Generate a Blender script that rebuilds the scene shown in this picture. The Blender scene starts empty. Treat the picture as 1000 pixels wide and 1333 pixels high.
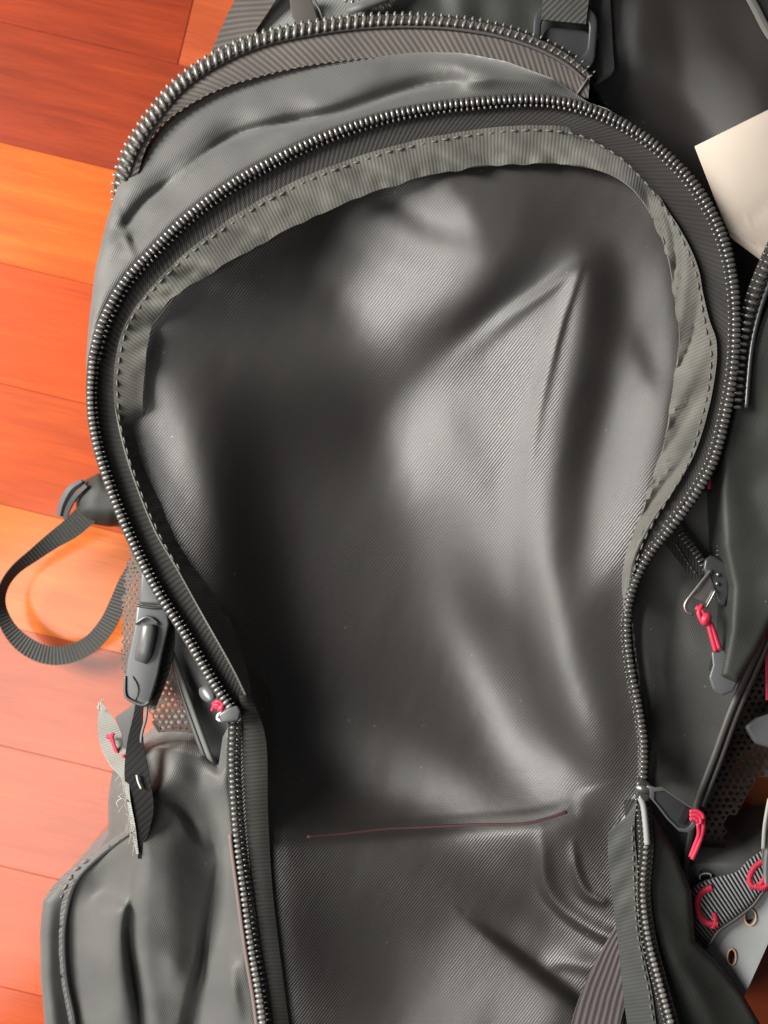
import bpy, bmesh, math, random
import numpy as np
from mathutils import Matrix, Vector
random.seed(4); rng = np.random.default_rng(4)
SC = bpy.context.scene; COL = SC.collection

# ------------------------------------------------------------------ camera, light, exposure
U = 0.0004            # metres per unit; a unit is one photo pixel at the height of the opening's rim
ZR, ZC = 300.0, 1550.0
cam = bpy.data.cameras.new('camera'); camo = bpy.data.objects.new('camera', cam); COL.objects.link(camo)
camo.location = (0, 0, ZC*U); cam.sensor_fit = 'HORIZONTAL'; cam.sensor_width = 36; cam.lens = 45
cam.clip_start = 0.02; cam.clip_end = 50
cam.dof.use_dof = True; cam.dof.focus_distance = 0.505; cam.dof.aperture_fstop = 8
SC.camera = camo
w = bpy.data.worlds.new('World'); SC.world = w; w.use_nodes = True
w.node_tree.nodes['Background'].inputs[0].default_value = (0.95, 0.93, 1.0, 1)
w.node_tree.nodes['Background'].inputs[1].default_value = 0.065
def area(name, loc, target, size, energy, col):
    l = bpy.data.lights.new(name, 'AREA'); l.shape = 'RECTANGLE'; l.size, l.size_y = size; l.energy = energy; l.color = col
    o = bpy.data.objects.new(name, l); COL.objects.link(o); o.location = loc
    o.rotation_euler = (Vector(target)-Vector(loc)).to_track_quat('-Z', 'Y').to_euler(); return o
area('window_light', (-1.55, 0.52, 1.22), (0, 0, 0.1), (0.7, 0.9), 150, (1.0, 0.96, 0.90))
area('room_light', (-0.76, -0.50, 1.35), (0, 0, 0.05), (0.75, 0.75), 14, (1.0, 0.95, 0.9))
SC.view_settings.view_transform = 'Standard'; SC.view_settings.look = 'None'
SC.view_settings.exposure = -0.32; SC.view_settings.gamma = 1

# ------------------------------------------------------------------ helpers
def Wn(p):
    p = np.asarray(p, float); k = (ZC-p[..., 2])/1250.0
    return np.stack([(p[..., 0]-500)*k*U, (666.5-p[..., 1])*k*U, p[..., 2]*U], -1)
def cr(pts, n, step=None):
    """smooth curve through pts, resampled evenly"""
    P = np.array(pts, float); Q = np.vstack([2*P[0]-P[1], P, 2*P[-1]-P[-2]]); out = []
    for i in range(1, len(Q)-2):
        a, b, c, d = Q[i-1:i+3]
        for t in np.linspace(0, 1, 12, endpoint=False):
            out.append(0.5*(2*b+(c-a)*t+(2*a-5*b+4*c-d)*t*t+(3*b-a-3*c+d)*t**3))
    out.append(P[-1]); O = np.array(out)
    s = np.r_[0, np.cumsum(np.hypot(*(np.diff(O[:, :2], axis=0).T)))]
    if step: n = max(2, int(s[-1]/step)+1)
    t = np.linspace(0, s[-1], n)
    return np.stack([np.interp(t, s, O[:, j]) for j in range(O.shape[1])], -1)
def nrm(P):
    d = np.gradient(P[:, :2], axis=0); d /= np.maximum(np.hypot(d[:, 0], d[:, 1]), 1e-6)[:, None]
    return d, np.stack([-d[:, 1], d[:, 0]], -1)
def empty(name, parent=None, loc=(0, 0, 0)):
    o = bpy.data.objects.new(name, None); COL.objects.link(o); o.location = loc; o.parent = parent; o.empty_display_size = .02
    return o
def mesh(name, V, F, mat, parent=None, uv=None, smooth=True, solid=0, kind=None, label=None):
    me = bpy.data.meshes.new(name); me.from_pydata([tuple(v) for v in V], [], [tuple(int(i) for i in f) for f in F])
    me.materials.append(mat)
    if uv is not None:
        L = me.uv_layers.new(name='UVMap'); idx = np.empty(len(me.loops), np.int32); me.loops.foreach_get('vertex_index', idx)
        L.data.foreach_set('uv', np.asarray(uv, np.float32)[idx].ravel())
    if smooth: me.polygons.foreach_set('use_smooth', [True]*len(me.polygons))
    o = bpy.data.objects.new(name, me); COL.objects.link(o); o.parent = parent
    if solid:
        m = o.modifiers.new('solid', 'SOLIDIFY'); m.thickness = solid*U; m.offset = -1
        m = o.modifiers.new('edges', 'EDGE_SPLIT'); m.split_angle = math.radians(50)
    if kind: o['kind'] = kind
    if label: o['label'] = label
    return o
class MB:
    def __init__(s): s.V = []; s.F = []
    def add(s, V, F):
        n = len(s.V); s.V += [tuple(v) for v in V]; s.F += [tuple(i+n for i in f) for f in F]
    def tube(s, P, r, n=6, flat=1.0):
        P = np.array(P, float); d, q = nrm(P); N = len(P); r = np.atleast_1d(np.asarray(r, float)); r = np.interp(np.linspace(0, 1, N), np.linspace(0, 1, len(r)), r) if len(r) > 1 else np.full(N, r[0])
        V = []
        for j in range(n):
            a = 2*math.pi*j/n
            V.append(np.c_[P[:, :2]+q*(r*math.cos(a))[:, None], P[:, 2]+r*flat*math.sin(a)])
        V = np.array(V).transpose(1, 0, 2).reshape(-1, 3)
        F = [(i*n+j, i*n+(j+1) % n, (i+1)*n+(j+1) % n, (i+1)*n+j) for i in range(N-1) for j in range(n)]
        F += [tuple(range(n))[::-1], tuple((N-1)*n+j for j in range(n))]
        s.add(Wn(V), F); return s
    def ball(s, c, rx, ry, rz, ang=0, n=8, m=5):
        V = []; ca, sa = math.cos(ang), math.sin(ang)
        for i in range(m+1):
            ph = math.pi*i/m
            for j in range(n):
                th = 2*math.pi*j/n; x, y, z = rx*math.sin(ph)*math.cos(th), ry*math.sin(ph)*math.sin(th), rz*math.cos(ph)
                V.append((c[0]+x*ca-y*sa, c[1]+x*sa+y*ca, c[2]+z))
        F = [(i*n+j, i*n+(j+1) % n, (i+1)*n+(j+1) % n, (i+1)*n+j) for i in range(m) for j in range(n)]
        s.add(Wn(V), F); return s
    def out(s, name, mat, parent=None, **k): return mesh(name, s.V, s.F, mat, parent, **k)
def loft(name, curves, mat, parent=None, solid=2.5, ripple=None, usc=1.0, **k):
    """surface through cross curves (each N x 3 in photo units)"""
    A = np.array(curves, float); M, N, _ = A.shape
    if ripple is not None: A[..., 2] += ripple(A)
    s = np.r_[0, np.cumsum(np.hypot(*np.diff(A[M//2][:, :2], axis=0).T))]
    acr = np.r_[0, np.cumsum(np.hypot(*(A[1:]-A[:-1])[..., :2].mean(1).T))]
    uv = np.stack(np.broadcast_arrays(s[None, :]*U, acr[:, None]*U), -1).reshape(-1, 2)
    F = [(i*N+j, i*N+j+1, (i+1)*N+j+1, (i+1)*N+j) for i in range(M-1) for j in range(N-1)]
    V = Wn(A).reshape(-1, 3)
    a, b, c = V[F[0][0]], V[F[0][1]], V[F[0][2]]
    if np.cross(b-a, c-a)[2] < 0: F = [f[::-1] for f in F]
    return mesh(name, V, F, mat, parent, uv=uv, solid=solid, **k)
def ribbon(name, pts, mat, parent=None, prof=None, m=5, step=5, **k):
    """strap; pts are x, y, z, width and optionally roll (height difference across)"""
    P = cr(pts, 0, step); d, q = nrm(P); C = []
    for t in np.linspace(-.5, .5, m):
        z = P[:, 2]+(prof(t) if prof else 0)+(P[:, 4]*t if P.shape[1] > 4 else 0)
        C.append(np.c_[P[:, :2]+q*(P[:, 3]*t)[:, None], z])
    return loft(name, C, mat, parent, **k)
def prism(name, poly, z0, z1, mat, parent=None, bev=1.5, holes=None, seg=2, tilt=(0, 0), **k):
    """solid plate with the outline poly (photo units) from z0 to z1; tilt = dz per unit in x, y"""
    bm = bmesh.new(); c = np.mean(np.array(poly)[:, :2], 0)
    def pt(x, y, z): return Wn((x, y, z+(x-c[0])*tilt[0]+(y-c[1])*tilt[1]))
    n = len(poly)
    if holes is None:
        b = [bm.verts.new(pt(x, y, z0)) for x, y in poly]; t = [bm.verts.new(pt(x, y, z1)) for x, y in poly]
        bm.faces.new(t); bm.faces.new(b[::-1])
        for i in range(n): bm.faces.new((b[i], b[(i+1) % n], t[(i+1) % n], t[i]))
    else:
        rings = [[bm.verts.new(pt(x, y, z)) for x, y in pl] for pl in (poly, holes) for z in (z0, z1)]
        ob, ot, ib, it = rings
        for i in range(n):
            j = (i+1) % n
            for q in ((ob[i], ob[j], ot[j], ot[i]), (ib[j], ib[i], it[i], it[j]), (ot[i], ot[j], it[j], it[i]), (ob[j], ob[i], ib[i], ib[j])): bm.faces.new(q)
    bmesh.ops.recalc_face_normals(bm, faces=bm.faces)
    if bev: bmesh.ops.bevel(bm, geom=[e for e in bm.edges if len(e.link_faces) == 2 and e.calc_face_angle(0) > .5], offset=bev*U, segments=seg, profile=.6, affect='EDGES', clamp_overlap=True)
    me = bpy.data.meshes.new(name); bm.to_mesh(me); bm.free(); me.materials.append(mat)
    me.polygons.foreach_set('use_smooth', [True]*len(me.polygons))
    o = bpy.data.objects.new(name, me); COL.objects.link(o); o.parent = parent
    for a, b in k.items(): o[a] = b
    return o
def rpoly(cx, cy, wx, wy, ang=0, r=.35, n=5):
    """rounded rectangle outline"""
    P = []; ca, sa = math.cos(ang), math.sin(ang); rr = r*min(wx, wy)
    for sx, sy, a0 in ((1, 1, 0), (-1, 1, 90), (-1, -1, 180), (1, -1, 270)):
        for i in range(n):
            a = math.radians(a0+90*i/(n-1)); x = sx*(wx/2-rr)+rr*math.cos(a); y = sy*(wy/2-rr)+rr*math.sin(a)
            P.append((cx+x*ca-y*sa, cy+x*sa+y*ca))
    return P
def sdist(X, Y, poly):
    """signed distance to polygon (inside positive) and nearest boundary points"""
    P = np.array(poly, float)[:, :2]; Q = np.roll(P, -1, 0); sh = X.shape; x = X.ravel(); y = Y.ravel()
    best = np.full(x.shape, 1e9); bx = np.zeros_like(best); by = np.zeros_like(best); ins = np.zeros(x.shape, bool)
    for (ax, ay), (cx, cy) in zip(P, Q):
        dx, dy = cx-ax, cy-ay; L = dx*dx+dy*dy
        if L < 1e-9: continue
        t = np.clip(((x-ax)*dx+(y-ay)*dy)/L, 0, 1); qx = ax+t*dx; qy = ay+t*dy; d = (x-qx)**2+(y-qy)**2
        m = d < best; best[m] = d[m]; bx[m] = qx[m]; by[m] = qy[m]
        if dy != 0:
            c = ((ay > y) != (cy > y)) & (x < dx*(y-ay)/dy+ax); ins ^= c
    d = np.sqrt(best); return np.where(ins, d, -d).reshape(sh), bx.reshape(sh), by.reshape(sh)
def smooth01(t): t = np.clip(t, 0, 1); return t*t*(3-2*t)
def vnoise(X, Y, s, seed=0):
    r = np.random.default_rng(seed); G = r.standard_normal((64, 64)); x = X/s+100; y = Y/s+100
    i = np.floor(x).astype(int); j = np.floor(y).astype(int); u = smooth01(x-i); v = smooth01(y-j); g = lambda a, b: G[a % 64, b % 64]
    return (g(i, j)*(1-u)+g(i+1, j)*u)*(1-v)+(g(i, j+1)*(1-u)+g(i+1, j+1)*u)*v

# ------------------------------------------------------------------ cloth folds
# How steeply the cloth leans towards (high values) or away from (low values) the window, written down as
# soft strokes; the heights follow by integrating those slopes.
GS = 3.0; GX0, GY0, GX1, GY1 = -90, -90, 1100, 1440
gx = np.arange(GX0, GX1, GS); gy = np.arange(GY0, GY1, GS); GX, GY = np.meshgrid(gx, gy)
def rows(R, fill):
    ys = sorted(R); tab = []
    for y in ys:
        a = np.array(R[y], float); tab.append(np.interp(gx, a[:, 0], a[:, 1]))
    tab = np.array(tab); out = np.empty_like(GX)
    for c in range(len(gx)): out[:, c] = np.interp(gy, ys, tab[:, c])
    return out
def stroke(I, pts, hard=2.0):
    if len(pts) == 1: pts = [pts[0], (pts[0][0]+2, pts[0][1]+2, *pts[0][2:])]
    P = cr(pts, 0, 5); x0, y0 = P[:, :2].min(0)-P[:, 2].max()*2.6; x1, y1 = P[:, :2].max(0)+P[:, 2].max()*2.6
    a = (gx >= x0) & (gx <= x1); b = (gy >= y0) & (gy <= y1)
    if not a.any() or not b.any(): return
    sub = np.ix_(b, a); X = GX[sub]; Y = GY[sub]
    d = np.hypot(X[..., None]-P[:, 0], Y[..., None]-P[:, 1])/P[:, 2]
    j = d.argmin(-1); dm = np.take_along_axis(d, j[..., None], -1)[..., 0]
    al = np.exp(-0.8*dm**hard*1.0); I[sub] = I[sub]*(1-al)+P[j, 3]*al
def blur(A, s):
    n = int(3*s)+1; k = np.exp(-.5*(np.arange(-n, n+1)/s)**2); k /= k.sum()
    for ax in (0, 1):
        A = np.apply_along_axis(lambda v: np.convolve(np.pad(v, n, mode='edge'), k, 'valid'), ax, A)
    return A
LUTL = ((30, 38, 54, 66, 76, 88, 100, 115, 130, 150, 185), (27, 33, 45, 60, 70, 86, 110, 138, 165, 200, 228))
LUTS = ((40, 50, 80, 100, 120, 145, 165), (32, 40, 72, 112, 160, 192, 214))
def lut(I, L): return np.interp(I, *L)
TX, TY = -0.93, -0.36          # towards the window, photo axes
def fold(I, z0, gain=1.0, lam=1.2e-4, alpha=0.04, mid=92, lo=0.80, hi=0.52, anchor=None, anch=2e-2, iters=60, keep=1.0, tab=None):
    """heights whose slope towards the window follows I; anchor = mask (0..1) where the cloth is held at z0"""
    g = np.where(I < mid, lo*(mid-I)/(mid-35.0), -hi*(I-mid)/(185.0-mid))*gain
    if tab is not None: g = np.interp(I, *tab)
    th = np.arctan(-((GX-500)*TX+(GY-666)*TY)/1250.0); g = g-(np.tan((np.radians(55.5)+th)/2)-.525)
    H, W_ = g.shape; pad = 60; P2 = ((pad, pad), (pad, pad)); Hp, Wp = H+2*pad, W_+2*pad
    gz = keep*(np.gradient(z0, GS, axis=1)*TX+np.gradient(z0, GS, axis=0)*TY); G = np.pad(g-gz, P2)
    lm = np.full((Hp, Wp), 1e-3); lm[pad:-pad, pad:-pad] = lam if anchor is None else lam+anchor*anch
    ky = 2*np.pi*np.fft.fftfreq(Hp, GS)[:, None]; kx = 2*np.pi*np.fft.fftfreq(Wp, GS)[None, :]
    ky, kx = np.sin(ky*GS)/GS, np.sin(kx*GS)/GS
    ks = kx*TX+ky*TY; kp = -kx*TY+ky*TX; Kf = ks**2+alpha*kp**2+2e-4*((kx*GS)**2+(ky*GS)**2)
    wt = np.ones((Hp, Wp)) if anchor is None else np.pad(1-np.clip(anchor, 0, 1)*.98, P2)
    b = np.real(np.fft.ifft2(-1j*ks*np.fft.fft2(G*wt)))
    A = lambda z: np.real(np.fft.ifft2(Kf*np.fft.fft2(z)))+lm*z
    l0 = lam*1.5; Mi = lambda r: np.real(np.fft.ifft2(np.fft.fft2(r)/(Kf+l0+1e-6)))
    z = Mi(b); r = b-A(z); 
    if anchor is None: return z0+z[pad:-pad, pad:-pad]
    sM = lambda r: Mi(r/np.sqrt(1+lm/3e-4))/np.sqrt(1+lm/3e-4)
    z = sM(b); r = b-A(z); y = sM(r); p = y.copy(); ry = (r*y).sum()
    for _ in range(iters):
        Ap = A(p); a = ry/(p*Ap).sum(); z += a*p; r -= a*Ap; y = sM(r); n = (r*y).sum(); p = y+n/ry*p; ry = n
        if (r*r).sum() < 1e-4*(b*b).sum(): break
    return z0+z[pad:-pad, pad:-pad]
def carve(Z, pts, r2=None):
    """press a furrow (or raise a ridge, depth < 0) along pts = x, y, radius, depth; r2 = radius on the other side"""
    Z = Z.copy(); P = cr(pts, 0, 5); m = 3*max(P[:, 2].max(), r2 or 0); sub = np.ix_((gy > P[:, 1].min()-m) & (gy < P[:, 1].max()+m), (gx > P[:, 0].min()-m) & (gx < P[:, 0].max()+m))
    dx = GX[sub][..., None]-P[:, 0]; dy = GY[sub][..., None]-P[:, 1]; d = np.hypot(dx, dy); j = d.argmin(-1)[..., None]
    t = np.gradient(P[:, :2], axis=0); t /= np.maximum(np.hypot(t[:, 0], t[:, 1]), 1e-6)[:, None]
    dm = np.take_along_axis(d, j, -1)[..., 0]; sd = np.take_along_axis(dx, j, -1)[..., 0]*-t[j[..., 0], 1]+np.take_along_axis(dy, j, -1)[..., 0]*t[j[..., 0], 0]
    r = P[j[..., 0], 2]
    if r2: k = smooth01(sd/6+.5); r = r*k+r2*(P[j[..., 0], 2]/P[:, 2].max())*(1-k)
    F = P[j[..., 0], 3]*np.exp(-(dm/r)**2*1.2); m = P[:, 2].max()
    if m > 24: F = blur(F, min(m/14, 6))
    Z[sub] -= F; return Z
def samp(A, X, Y):
    fx = np.clip((X-GX0)/GS, 0, A.shape[1]-1.001); fy = np.clip((Y-GY0)/GS, 0, A.shape[0]-1.001); i = fx.astype(int); j = fy.astype(int); u = fx-i; v = fy-j
    return (A[j, i]*(1-u)+A[j, i+1]*u)*(1-v)+(A[j+1, i]*(1-u)+A[j+1, i+1]*u)*v
def sheet(name, poly, Zf, mat, parent, step=3.0, skirt=None, round_edge=0, drop=0, **k):
    """cloth sheet with height field Zf over the outline poly; skirt = height its rim hangs down to"""
    P = np.array(poly, float); x0, y0 = P.min(0)-step*2; x1, y1 = P.max(0)+step*2
    X, Y = np.meshgrid(np.arange(x0, x1, step), np.arange(y0, y1, step))
    d, bx, by = sdist(X, Y, poly); ins = d > 0
    cell = ins[:-1, :-1] | ins[1:, :-1] | ins[:-1, 1:] | ins[1:, 1:]
    Xs = np.where(ins, X, bx); Ys = np.where(ins, Y, by); Z = samp(Zf, Xs, Ys)
    if round_edge:
        t = np.clip(1-np.maximum(d, 0)/round_edge, 0, 1); Z = Z-drop*(1-np.sqrt(np.maximum(0, 1-t*t)))
    used = np.zeros(X.shape, bool)
    for a in (0, 1):
        for b in (0, 1): used[a:X.shape[0]-1+a, b:X.shape[1]-1+b] |= cell
    idx = -np.ones(X.shape, int); idx[used] = np.arange(used.sum())
    V = Wn(np.stack([Xs, Ys, Z], -1)[used]); jj, ii = np.nonzero(cell)
    F = np.stack([idx[jj, ii], idx[jj+1, ii], idx[jj+1, ii+1], idx[jj, ii+1]], -1)
    uv = np.stack([Xs[used]*U, -Ys[used]*U], -1)
    V = list(map(tuple, V)); F = [tuple(f) for f in F]; uv = list(map(tuple, uv))
    if skirt is not None:
        from collections import Counter
        E = Counter(); dirn = {}
        for f in F:
            for a, b in zip(f, f[1:]+f[:1]):
                kx = (min(a, b), max(a, b)); E[kx] += 1; dirn[kx] = (a, b)
        low = {}
        for kx, c in E.items():
            if c == 1:
                a, b = dirn[kx]
                for q in (a, b):
                    if q not in low:
                        low[q] = len(V); v = V[q]; V.append((v[0]*.985, v[1]*.985, skirt*U)); uv.append((uv[q][0], uv[q][1]-.05))
                F.append((b, a, low[a], low[b]))
    return mesh(name, V, F, mat, parent, uv=uv, **k)

# Heights of the two large folded sheets, one value every 6 units, written as second differences
# (first column, first row, width, height, step, numbers); cubic interpolation fills in between.
def put_relief(Z, rel):
    i0, j0, w_, h_, q, s = rel; c = np.array(s, float).reshape(h_, w_).cumsum(0).cumsum(1)*q
    def up(a):
        b = np.pad(a, ((2, 2), (0, 0)), mode='edge'); m = (9*(b[2:-2]+b[3:-1])-b[1:-3]-b[4:])/16; o = np.empty((2*len(a), a.shape[1])); o[::2] = a; o[1::2] = m; return o
    c = up(up(c).T).T[:-1, :-1]; Z[j0:j0+c.shape[0], i0:i0+c.shape[1]] = c
LINING_RELIEF = (65, 85, 134, 208, 0.25, (
1112,0,0,0,0,0,0,0,0,0,0,0,0,0,0,0,0,0,0,0,0,0,0,0,0,0,0,0,0,0,0,0,0,0,0,0,0,0,0,0,0,0,0,0,0,0,0,0,0,0,0,0,0,0,0,0,0,0,0,0,0,0,0,0,0,0,0,0,0,0,0,0,0,0,
0,0,0,0,0,0,0,0,0,0,0,0,0,0,0,0,0,0,0,0,0,0,0,0,0,0,0,0,0,0,0,0,0,0,0,0,0,0,0,0,0,0,0,0,0,0,0,0,0,0,0,0,0,0,0,0,0,0,0,0,0,0,0,0,0,0,0,0,0,0,0,0,0,0,0,0,
0,0,0,0,0,0,0,0,0,0,0,0,0,0,0,0,0,0,0,0,0,0,0,0,0,0,0,0,0,0,0,0,0,0,0,0,0,0,0,0,0,0,0,0,0,0,0,0,0,0,0,0,0,0,0,0,0,0,0,0,0,0,0,0,0,0,0,0,0,0,0,0,0,0,0,0,
0,0,0,0,0,0,0,0,0,0,0,0,0,0,0,0,0,0,0,0,0,0,0,0,0,0,0,0,0,0,0,0,0,0,0,0,0,0,0,0,0,0,0,0,0,0,0,0,0,0,0,0,0,0,0,0,0,0,0,0,0,0,0,0,0,0,0,0,0,0,0,0,0,0,0,0,
0,0,0,0,0,0,0,0,0,0,0,0,0,0,0,0,0,0,0,0,0,0,0,0,0,0,0,0,0,0,0,0,0,0,0,0,0,0,0,0,0,0,0,0,0,0,0,0,0,0,0,0,0,0,0,0,0,0,0,0,0,0,0,0,0,0,0,0,0,0,0,0,0,0,0,0,
0,0,0,0,0,0,0,0,0,0,0,0,0,0,0,0,0,0,0,0,0,0,0,0,0,0,0,0,0,0,0,0,0,0,0,0,0,0,0,0,0,0,0,0,0,0,0,0,0,0,0,0,0,0,0,0,0,0,0,0,0,0,0,0,0,0,0,0,0,0,0,0,0,0,0,0,
0,0,0,0,0,0,0,0,0,0,0,0,0,0,0,0,0,0,0,0,0,0,0,0,0,0,0,0,0,0,0,0,0,0,0,0,0,0,0,0,0,0,0,0,0,0,0,0,0,0,0,0,0,0,0,0,0,0,0,0,0,0,0,0,0,0,0,0,0,0,0,0,0,0,0,0,
0,0,0,0,0,0,0,0,0,0,0,0,0,0,0,0,0,0,0,0,0,0,0,0,0,0,0,0,0,0,0,0,0,0,0,0,0,0,0,0,0,0,0,0,0,0,0,0,0,0,0,0,0,0,0,0,0,0,0,0,0,0,0,0,0,0,0,0,0,0,0,0,0,0,0,0,
0,0,0,0,0,0,0,0,0,0,0,0,0,0,0,0,0,0,0,0,0,0,0,0,0,0,0,0,0,0,0,0,0,0,0,0,0,0,0,0,0,0,0,0,0,0,0,0,0,0,0,0,0,0,0,0,0,0,0,0,0,0,0,0,0,0,0,0,0,0,0,0,0,0,0,0,
0,0,0,0,0,0,0,0,0,0,0,0,0,0,0,0,0,0,0,0,0,0,0,0,0,0,0,0,0,0,0,0,0,0,0,0,0,0,0,0,0,0,0,0,0,0,0,0,0,0,0,0,0,0,0,0,0,0,0,0,0,0,0,0,0,0,0,0,0,0,0,0,0,0,0,0,
0,0,0,0,0,0,0,0,0,0,0,0,0,0,0,0,0,0,0,0,0,0,0,0,0,0,0,0,0,0,0,0,0,0,0,0,0,0,0,0,0,0,0,0,0,0,0,0,0,0,0,0,0,0,0,0,0,0,0,0,0,0,0,0,0,0,0,0,0,0,0,0,0,0,0,0,
0,0,0,0,0,0,0,0,0,0,0,0,0,0,0,0,0,0,0,0,0,0,0,0,0,0,0,0,0,0,0,0,0,0,0,0,0,0,0,0,0,0,0,0,0,0,0,0,0,0,0,0,0,0,0,0,0,0,0,0,0,0,0,0,0,0,0,0,0,0,0,0,0,0,0,0,
0,0,0,0,0,0,0,0,0,0,0,0,0,0,0,0,0,0,0,0,0,0,0,0,0,0,0,0,0,0,0,0,0,0,0,0,0,0,0,0,0,0,0,0,0,0,0,0,0,0,0,0,0,0,0,0,0,0,0,0,0,0,0,0,0,0,0,0,0,0,0,0,0,0,0,0,
0,0,0,0,0,0,0,0,0,0,0,0,0,0,0,0,0,0,0,0,0,0,0,0,0,0,0,0,0,0,0,0,0,0,0,0,0,0,0,0,0,0,0,0,0,0,0,0,0,0,0,0,0,-1,0,0,0,0,0,0,0,0,0,1,0,0,0,0,0,0,0,0,0,0,0,
0,0,0,0,0,0,0,0,0,0,0,0,0,0,0,0,0,0,0,0,0,0,0,0,0,0,0,0,0,0,0,0,0,0,0,0,0,0,0,0,0,0,0,0,0,0,0,0,0,0,0,0,0,0,0,0,0,0,0,0,0,0,0,0,0,0,0,0,0,0,0,0,0,0,0,0,
0,0,0,0,0,0,0,0,0,0,0,0,0,0,0,0,0,0,0,0,0,0,0,0,0,0,0,0,0,0,0,0,0,0,-1,0,1,0,-1,0,0,0,0,0,0,0,-1,1,0,0,1,0,0,0,0,0,0,0,0,0,0,0,0,0,0,0,0,0,0,0,0,0,0,0,
0,0,0,0,0,0,0,0,0,0,0,0,0,0,0,0,0,0,0,0,0,0,0,0,0,0,0,0,0,0,0,0,0,0,0,0,0,0,0,0,0,0,0,0,0,0,0,0,0,0,0,0,0,0,0,0,0,0,0,0,0,0,0,0,0,0,0,0,0,0,0,1,0,0,-1,
0,0,0,0,0,0,0,0,0,0,0,0,0,0,0,0,0,0,-1,1,-1,0,0,0,0,0,-1,0,0,0,0,1,-1,0,1,-1,1,1,0,0,0,0,0,0,0,0,0,0,0,0,0,0,0,0,0,0,0,0,0,0,0,0,0,0,0,0,0,0,0,0,0,0,0,
0,0,0,0,0,0,0,0,0,0,0,0,0,0,0,0,0,0,0,0,0,0,0,0,0,0,0,0,0,0,0,0,0,0,0,0,0,0,0,0,0,0,0,0,0,0,0,0,0,0,-1,-1,-1,0,1,1,1,-1,1,0,1,0,-1,0,0,0,0,0,0,0,0,0,0,
0,0,0,0,0,-1,1,-1,1,-1,-1,1,-1,0,1,-1,0,0,0,0,0,0,0,1,-1,0,1,1,0,0,0,0,0,0,0,0,0,0,0,0,0,0,0,0,0,0,0,0,0,0,0,0,0,0,0,0,0,0,0,0,0,0,0,0,0,0,0,0,0,0,0,0,
0,0,0,0,0,0,0,0,0,0,0,0,0,0,0,0,0,0,0,0,0,0,0,0,0,0,0,0,0,0,0,0,0,0,0,-1,-1,-4,-2,0,1,2,1,0,0,1,2,0,1,0,0,1,0,-1,0,0,0,0,0,0,0,0,0,0,0,0,0,0,-1,1,-1,0,
0,-1,1,-1,0,0,0,0,0,-1,0,1,-1,0,1,0,0,0,2,0,0,0,0,0,0,0,0,0,0,0,0,0,0,0,0,0,0,0,0,0,0,0,0,0,0,0,0,0,0,0,0,0,0,0,0,0,0,0,0,0,0,0,0,0,0,0,0,0,0,0,0,0,0,0,
0,0,0,0,0,0,0,0,0,0,0,0,0,0,0,0,0,0,0,0,-1,-1,-6,-3,-3,2,1,1,1,0,1,1,2,1,0,2,0,2,1,0,-1,1,0,-1,0,0,0,0,1,0,0,-1,0,0,-1,1,0,-1,0,0,0,0,-1,0,0,0,0,0,0,0,
0,-1,1,0,0,0,0,1,-1,1,1,0,0,0,0,0,0,0,0,0,0,0,0,0,0,0,0,0,0,0,0,0,0,0,0,0,0,0,0,0,0,0,0,0,0,0,0,0,0,0,0,0,0,0,0,0,0,0,0,0,0,0,0,0,0,0,0,0,0,0,0,0,0,0,0,
0,0,0,0,0,0,0,-2,-2,-6,-4,1,0,0,0,0,0,1,2,1,1,1,1,2,0,2,0,1,1,1,-1,0,1,-1,0,0,0,0,0,0,0,0,0,0,-1,0,0,0,0,-1,0,0,0,0,0,0,-1,0,0,0,1,-1,0,0,0,1,-1,1,1,0,
1,0,0,0,0,0,0,0,0,0,0,0,0,0,0,0,0,0,0,0,0,0,0,0,0,0,0,0,0,0,0,0,0,0,0,0,0,0,0,0,0,0,0,0,0,0,0,0,0,0,0,0,0,0,0,0,0,0,0,0,0,0,0,0,0,0,0,0,0,-3,-5,-3,-2,1,
0,-1,-2,0,0,0,2,1,0,1,2,1,1,1,1,1,1,1,1,0,1,0,0,1,-1,0,0,0,0,0,0,0,0,0,0,0,-1,0,-1,1,0,0,0,-1,0,-1,1,0,0,0,-1,1,0,0,0,-1,1,0,0,1,0,1,0,0,0,0,0,0,0,0,0,
0,0,0,0,0,0,0,0,0,0,0,0,0,0,0,0,0,0,0,0,0,0,0,0,0,0,0,0,0,0,0,0,0,0,0,0,0,0,0,0,0,0,0,0,0,0,0,0,0,0,0,0,0,0,0,-1,-5,-4,-2,1,-1,-1,-1,-1,0,1,0,0,1,0,0,1,
1,1,1,1,0,2,0,2,0,1,2,1,0,0,0,1,0,0,-1,0,0,0,0,-1,0,0,0,0,0,0,0,-1,0,0,0,0,0,0,-1,0,0,1,-1,0,0,0,1,0,0,0,0,1,1,0,0,0,0,0,0,0,0,0,0,0,0,0,0,0,0,0,0,0,0,
0,0,0,0,0,0,0,0,0,0,0,0,0,0,0,0,0,0,0,0,0,0,0,0,0,0,0,0,0,0,0,0,0,0,0,0,0,0,0,0,0,0,-2,-5,-4,0,-1,-1,-1,0,-1,1,1,1,1,1,1,0,-1,-1,1,0,-1,1,0,2,0,1,1,1,1,
1,1,1,1,0,0,0,0,0,0,0,0,0,0,0,0,-1,0,0,0,-1,0,0,0,-1,0,1,-1,1,0,0,-1,1,0,0,0,0,-1,0,1,0,0,0,2,0,0,0,0,0,0,0,0,0,0,0,0,0,0,0,0,0,0,0,0,0,0,0,0,0,0,0,0,0,
0,0,0,0,0,0,0,0,0,0,0,0,0,0,0,0,0,0,0,0,0,0,0,0,0,0,0,0,0,0,-3,-5,-3,-1,-1,-1,-2,0,-1,1,2,2,2,2,2,1,0,-1,0,-1,-2,-1,1,-1,1,0,1,1,0,1,1,1,2,1,1,0,0,0,0,
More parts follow.
